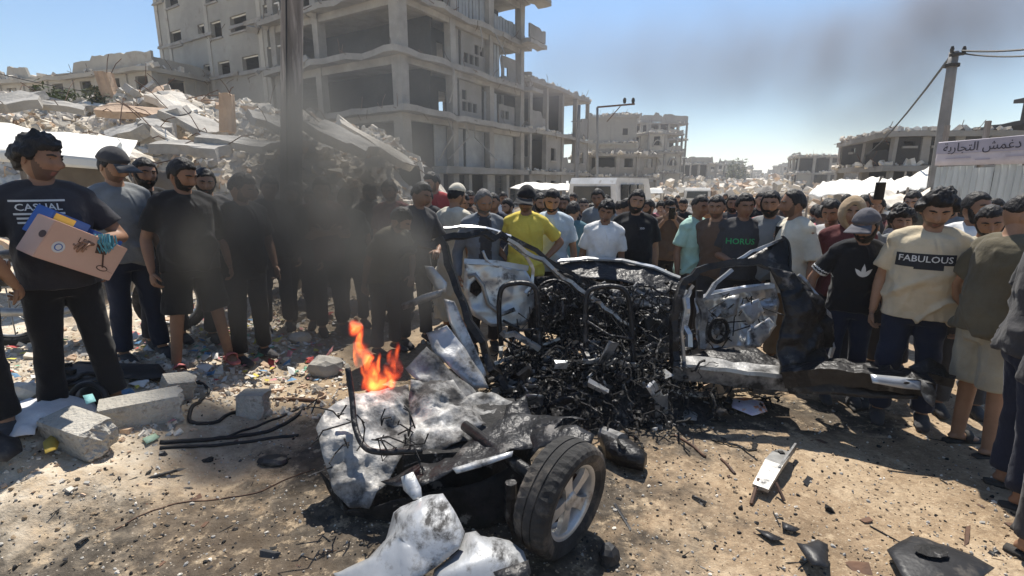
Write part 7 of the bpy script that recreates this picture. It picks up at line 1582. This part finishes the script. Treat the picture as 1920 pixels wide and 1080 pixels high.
for k in range(3200):
    p = Pz(R.uniform(300,650), R.uniform(560,745), .18) if R.random() < .6 else Pz(R.uniform(-40,330), R.uniform(640,800), .25)
    s = .003+abs(R.gauss(0, .013)); mb.cur = R.choice((0,0,0,1,2)); mb.chunk((p.x, p.y, s*.16), (s*R.uniform(1,2.6), s*R.uniform(.8,1.6), s*R.uniform(.4,1)), R)
V = np.array(mb.v).reshape(-1, 8, 3); cen = V.mean(1); V[:,:,2] += gh(cen[:,0], cen[:,1])[:,None]; mb.v = V.reshape(-1, 3).tolist()
tag(mb.build('rubble', [M['rub_a'], M['rub_b'], M['rub_c']]), 'broken stone scattered over the bank beside the crowd', kind='stuff')
mb = MB(); LM = [mat('litter_red', (.55,.09,.08), None, 6, .7), mat('litter_pink', (.68,.30,.30), None, 6, .7), M['print_w'], mat('litter_yellow', (.66,.55,.10), None, 6, .7), mat('litter_green', (.20,.42,.28), None, 6, .7), mat('litter_blue', (.14,.28,.45), None, 6, .7)]
for k in range(430):
    t = R.random(); p = in_img(360, 640, 590, 720) if t < .62 else in_img(0, 330, 640, 800) if t < .85 else in_img(230, 460, 560, 660)
    s = .012+abs(R.gauss(0, .02)); mb.cur = R.choice((0,1,1,2,2,2,2,3,4,5)); d = Vector((R.gauss(0,1), R.gauss(0,1), R.gauss(0,.35))).normalized(); q = Vector((0,0,1)).cross(d).normalized()+Vector((0,0,R.gauss(0,.3))); c = p+Vector((0,0,.015+R.random()*.02))
    mb.add([c-d*s-q*s*.7, c+d*s-q*s*.5, c+d*s*.8+q*s*.8+Vector((0,0,s*.5)), c-d*s*.9+q*s*.6, c+Vector((0,0,s*.4))], [(0,1,4), (1,2,4), (2,3,4), (3,0,4)])
tag(mb.build('litter', LM), 'coloured scraps of litter among the stones behind the flames', kind='stuff')
mb = MB()
for k in range(900):                                     # dark scraps blown over the dirt
    t = R.random(); p = in_img(1120, 1920, 730, 1078) if t < .6 else in_img(60, 620, 820, 1078) if t < .85 else in_img(900, 1300, 760, 900)
    s = .0022*(1-R.random())**-.62; s = min(s, .03); mb.cur = R.choice((0,0,1,1,2)); kind = R.random()
    rot = Matrix.Rotation(R.uniform(0,6.3), 3, 'Z') @ Matrix.Rotation(R.gauss(0,.35), 3, 'X')
    if kind < .55: mb.chunk(p+Vector((0,0,s*.15)), (s*R.uniform(1.2,3.2), s*R.uniform(.8,2.0), s*R.uniform(.1,.3)), R, rot, .45)
    elif kind < .8: mb.rock(p, (s*1.2, s, s*.7), R)
    else: mb.chunk(p+Vector((0,0,s*.2)), (s*R.uniform(4,9), s*.5, s*.4), R, rot, .4)
tag(mb.build('debris', [M['char'], M['plastic_k'], M['rust']]), 'small dark scraps and splinters blown over the dirt', kind='stuff')
# ================================================================== SMOKE, FIRE, HAZE
def volume_mat(name, blobs, origin, dens, color, nscale, thr=(.38,.62), aniso=.15, emit=None, step=.5, stretch=(1,1,.7), soft=.9, warp=.55):
    """smoke whose thickness falls off round each blob (centre, radii, weight) and is broken up by noise"""
    m = bpy.data.materials.new(name); m.use_nodes = True; t = m.node_tree; L = t.links.new; t.nodes.remove(t.nodes['Principled BSDF'])
    pv = N(t, 'ShaderNodeVolumePrincipled'); L(pv.outputs[0], t.nodes['Material Output'].inputs['Volume']); pos = N(t, 'ShaderNodeTexCoord').outputs['Object']
    nz0 = N(t, 'ShaderNodeTexNoise'); nz0.inputs['Scale'].default_value = nscale*.5; nz0.inputs['Detail'].default_value = 2; L(pos, nz0.inputs['Vector'])
    wv = N(t, 'ShaderNodeVectorMath', operation='MULTIPLY_ADD'); L(nz0.outputs['Color'], wv.inputs[0]); wv.inputs[1].default_value = (warp/nscale,)*3
    sub_ = N(t, 'ShaderNodeVectorMath', operation='SUBTRACT'); L(pos, sub_.inputs[0]); sub_.inputs[1].default_value = (warp*.5/nscale,)*3; L(sub_.outputs[0], wv.inputs[2]); wp_ = wv.outputs[0]
    acc = None
    for c, r, w_ in blobs:
        rr_ = r if hasattr(r, '__len__') else (r, r, r); s = N(t, 'ShaderNodeVectorMath', operation='SUBTRACT'); L(wp_, s.inputs[0]); s.inputs[1].default_value = tuple(Vector(c)-Vector(origin))
        q = N(t, 'ShaderNodeVectorMath', operation='MULTIPLY'); L(s.outputs[0], q.inputs[0]); q.inputs[1].default_value = tuple(1/x for x in rr_)
        d = N(t, 'ShaderNodeVectorMath', operation='LENGTH'); L(q.outputs[0], d.inputs[0])
        mr = N(t, 'ShaderNodeMapRange', interpolation_type='SMOOTHSTEP'); L(d.outputs['Value'], mr.inputs[0]); mr.inputs[1].default_value = 1.0; mr.inputs[2].default_value = 1-soft; mr.inputs[3].default_value = 0; mr.inputs[4].default_value = w_
        if acc is None: acc = mr.outputs[0]
        else: a = N(t, 'ShaderNodeMath', operation='MAXIMUM'); L(acc, a.inputs[0]); L(mr.outputs[0], a.inputs[1]); acc = a.outputs[0]
    mp = N(t, 'ShaderNodeMapping'); mp.inputs['Scale'].default_value = stretch; L(wp_, mp.inputs[0])
    nz = N(t, 'ShaderNodeTexNoise'); nz.inputs['Scale'].default_value = nscale; nz.inputs['Detail'].default_value = 5; nz.inputs['Roughness'].default_value = .6; L(mp.outputs[0], nz.inputs['Vector'])
    mr = N(t, 'ShaderNodeMapRange'); L(nz.outputs[0], mr.inputs[0]); mr.inputs[1].default_value = thr[0]; mr.inputs[2].default_value = thr[1]; mr.inputs[3].default_value = .12
    a = N(t, 'ShaderNodeMath', operation='MULTIPLY'); L(acc, a.inputs[0]); L(mr.outputs[0], a.inputs[1])
    b = N(t, 'ShaderNodeMath', operation='MULTIPLY'); L(a.outputs[0], b.inputs[0]); b.inputs[1].default_value = dens
    L(b.outputs[0], pv.inputs['Density']); pv.inputs['Color'].default_value = (*color, 1); pv.inputs['Anisotropy'].default_value = aniso
    if emit:
        e = N(t, 'ShaderNodeMath', operation='MULTIPLY'); L(a.outputs[0], e.inputs[0]); e.inputs[1].default_value = emit[1]; L(e.outputs[0], pv.inputs['Emission Strength'])
        cr = N(t, 'ShaderNodeValToRGB'); cr.color_ramp.elements[0].position = .05; cr.color_ramp.elements[0].color = (.9,.045,.012,1); cr.color_ramp.elements[1].position = .85; cr.color_ramp.elements[1].color = (*emit[0],1); L(a.outputs[0], cr.inputs[0]); L(cr.outputs[0], pv.inputs['Emission Color'])
    try: m.cycles.volume_step_rate = step
    except Exception: pass
    return m
def volume_thing(name, label, blobs, vox, mat_args, kind='stuff', cat=None):
    o = Vector(blobs[0][0]); mb = MB()
    for c, r, w_ in blobs:
        rr_ = r if hasattr(r, '__len__') else (r, r, r); mb.ell(Vector(c)-o, tuple(x*1.18 for x in rr_), None, True)
    V, F, _n = remeshed(mb, vox, 2); ob = npmesh(name, V, F, volume_mat(name, blobs, o, **mat_args), False); ob.location = o
    return tag(ob, label, cat, None, kind)
B = lambda u, v, Y, r, w_=1.0: (P(u, v, Y), r, w_)
plume = [B(690,650,3.30,(.28,.26,.32),.85), B(660,590,3.45,(.42,.34,.40),1.0), B(610,610,3.5,(.36,.28,.30),.5), B(640,520,3.6,(.55,.40,.5),1.0), B(740,560,3.6,(.42,.32,.50),.85), B(740,470,3.75,(.50,.34,.46),.75), B(590,440,3.75,(.62,.42,.56),.95), B(510,420,3.85,(.58,.42,.62),.85), B(440,470,3.8,(.66,.36,.60),.38), B(370,480,3.75,(.60,.32,.60),.13),
         B(535,310,4.1,(.66,.45,.66),.85), B(640,340,4.3,(.75,.5,.66),.8), B(720,310,4.5,(.65,.5,.55),.5), B(560,560,3.7,(.58,.36,.46),.8), B(470,560,3.7,(.66,.36,.42),.36), B(560,230,4.6,(.7,.5,.6),.4)]
volume_thing('smoke', 'dark grey smoke rolling off the burning tail across the crowd', plume, .11, dict(dens=8.8, color=(.23,.225,.21), nscale=1.7, thr=(.30,.70), aniso=.2, step=.6, soft=.95))
veil = [B(600,210,6.2,(1.5,1.0,1.1),.8), B(760,190,7.0,(1.6,1.0,1.2),.9), B(900,230,8.5,(1.6,1.2,1.3),.7), B(780,330,6.6,(1.1,.9,.9),.9), B(860,130,9,(2.2,1.4,1.8),.5), B(680,120,8,(1.9,1.3,1.7),.55), B(1010,200,10,(1.7,1.4,1.7),.35)]
volume_thing('smoke', 'thin pale smoke drifting before the ruined block', veil, .35, dict(dens=.24, color=(.22,.235,.25), nscale=.75, thr=(.3,.7), aniso=.2, step=.8, soft=.95))
skyb = [B(1390,120,30,(8.5,5,4.0),.7), B(1540,120,30,(8,5,4.6),.8), B(1660,190,30,(9,5,3.4),.5), B(1840,40,30,(9,5,5.2),1.0), B(1240,150,32,(8,5,4.6),.42), B(1090,130,33,(6,5,3.6),.34), B(1720,100,31,(8,5,4.4),.7)]
volume_thing('smoke', 'brownish smoke drifting over the sky above the street', skyb, 1.1, dict(dens=.50, color=(.30,.29,.31), nscale=.16, thr=(.32,.70), aniso=.2, step=.8, soft=.98))
fl = [B(705,722,2.90,(.10,.07,.05),1.0)]
for du, dv, w_, h_, k_ in ((0,-22,.034,.11,1.0),(-14,-52,.030,.12,1.0),(-26,-84,.026,.11,.9),(-38,-110,.040,.07,.75),(-34,-62,.018,.10,.8),(14,-14,.030,.085,.95),(24,-28,.020,.08,.8),(-10,-18,.028,.10,1.0),(8,-44,.018,.10,.8),(-22,-26,.02,.12,.8),(30,-8,.03,.05,.9)): fl.append(B(702+du, 728+dv, 2.90, (w_*1.35, w_*1.2, h_), k_))
volume_thing('flame', 'orange flames licking up behind the crumpled tail', fl, .02, dict(dens=1.2, color=(.5,.2,.1), nscale=15, thr=(.36,.56), emit=((1.0,.26,.045), 60), step=.25, stretch=(1,1,.4), soft=.8, warp=1.5), 'thing', 'fire')
fl = [B(738,706,3.02,(.05,.05,.05),.8)]
for du, dv, w_, h_, k_ in ((0,-20,.026,.09,.8),(6,-44,.022,.09,.65),(12,-18,.018,.07,.6),(-8,-34,.016,.08,.6)): fl.append(B(738+du, 706+dv, 3.02, (w_*1.35, w_*1.2, h_), k_))
volume_thing('flame', 'small faint flame beside the orange flames', fl, .02, dict(dens=1.2, color=(.5,.2,.1), nscale=15, thr=(.38,.58), emit=((1.0,.18,.04), 34), step=.25, stretch=(1,1,.4), soft=.8, warp=1.5), 'thing', 'fire')
hm = bpy.data.materials.new('haze'); hm.use_nodes = True; t = hm.node_tree; t.nodes.remove(t.nodes['Principled BSDF']); pv = N(t, 'ShaderNodeVolumePrincipled'); pv.inputs['Density'].default_value = .0011; pv.inputs['Color'].default_value = (.93,.95,.98,1); pv.inputs['Anisotropy'].default_value = .2
t.links.new(pv.outputs[0], t.nodes['Material Output'].inputs['Volume'])
mb = MB(); mb.box((0,0,11.0), (2700,2700,26)); tag(mb.build('haze', hm), kind='stuff')
bpy.data.scenes.remove(TS)
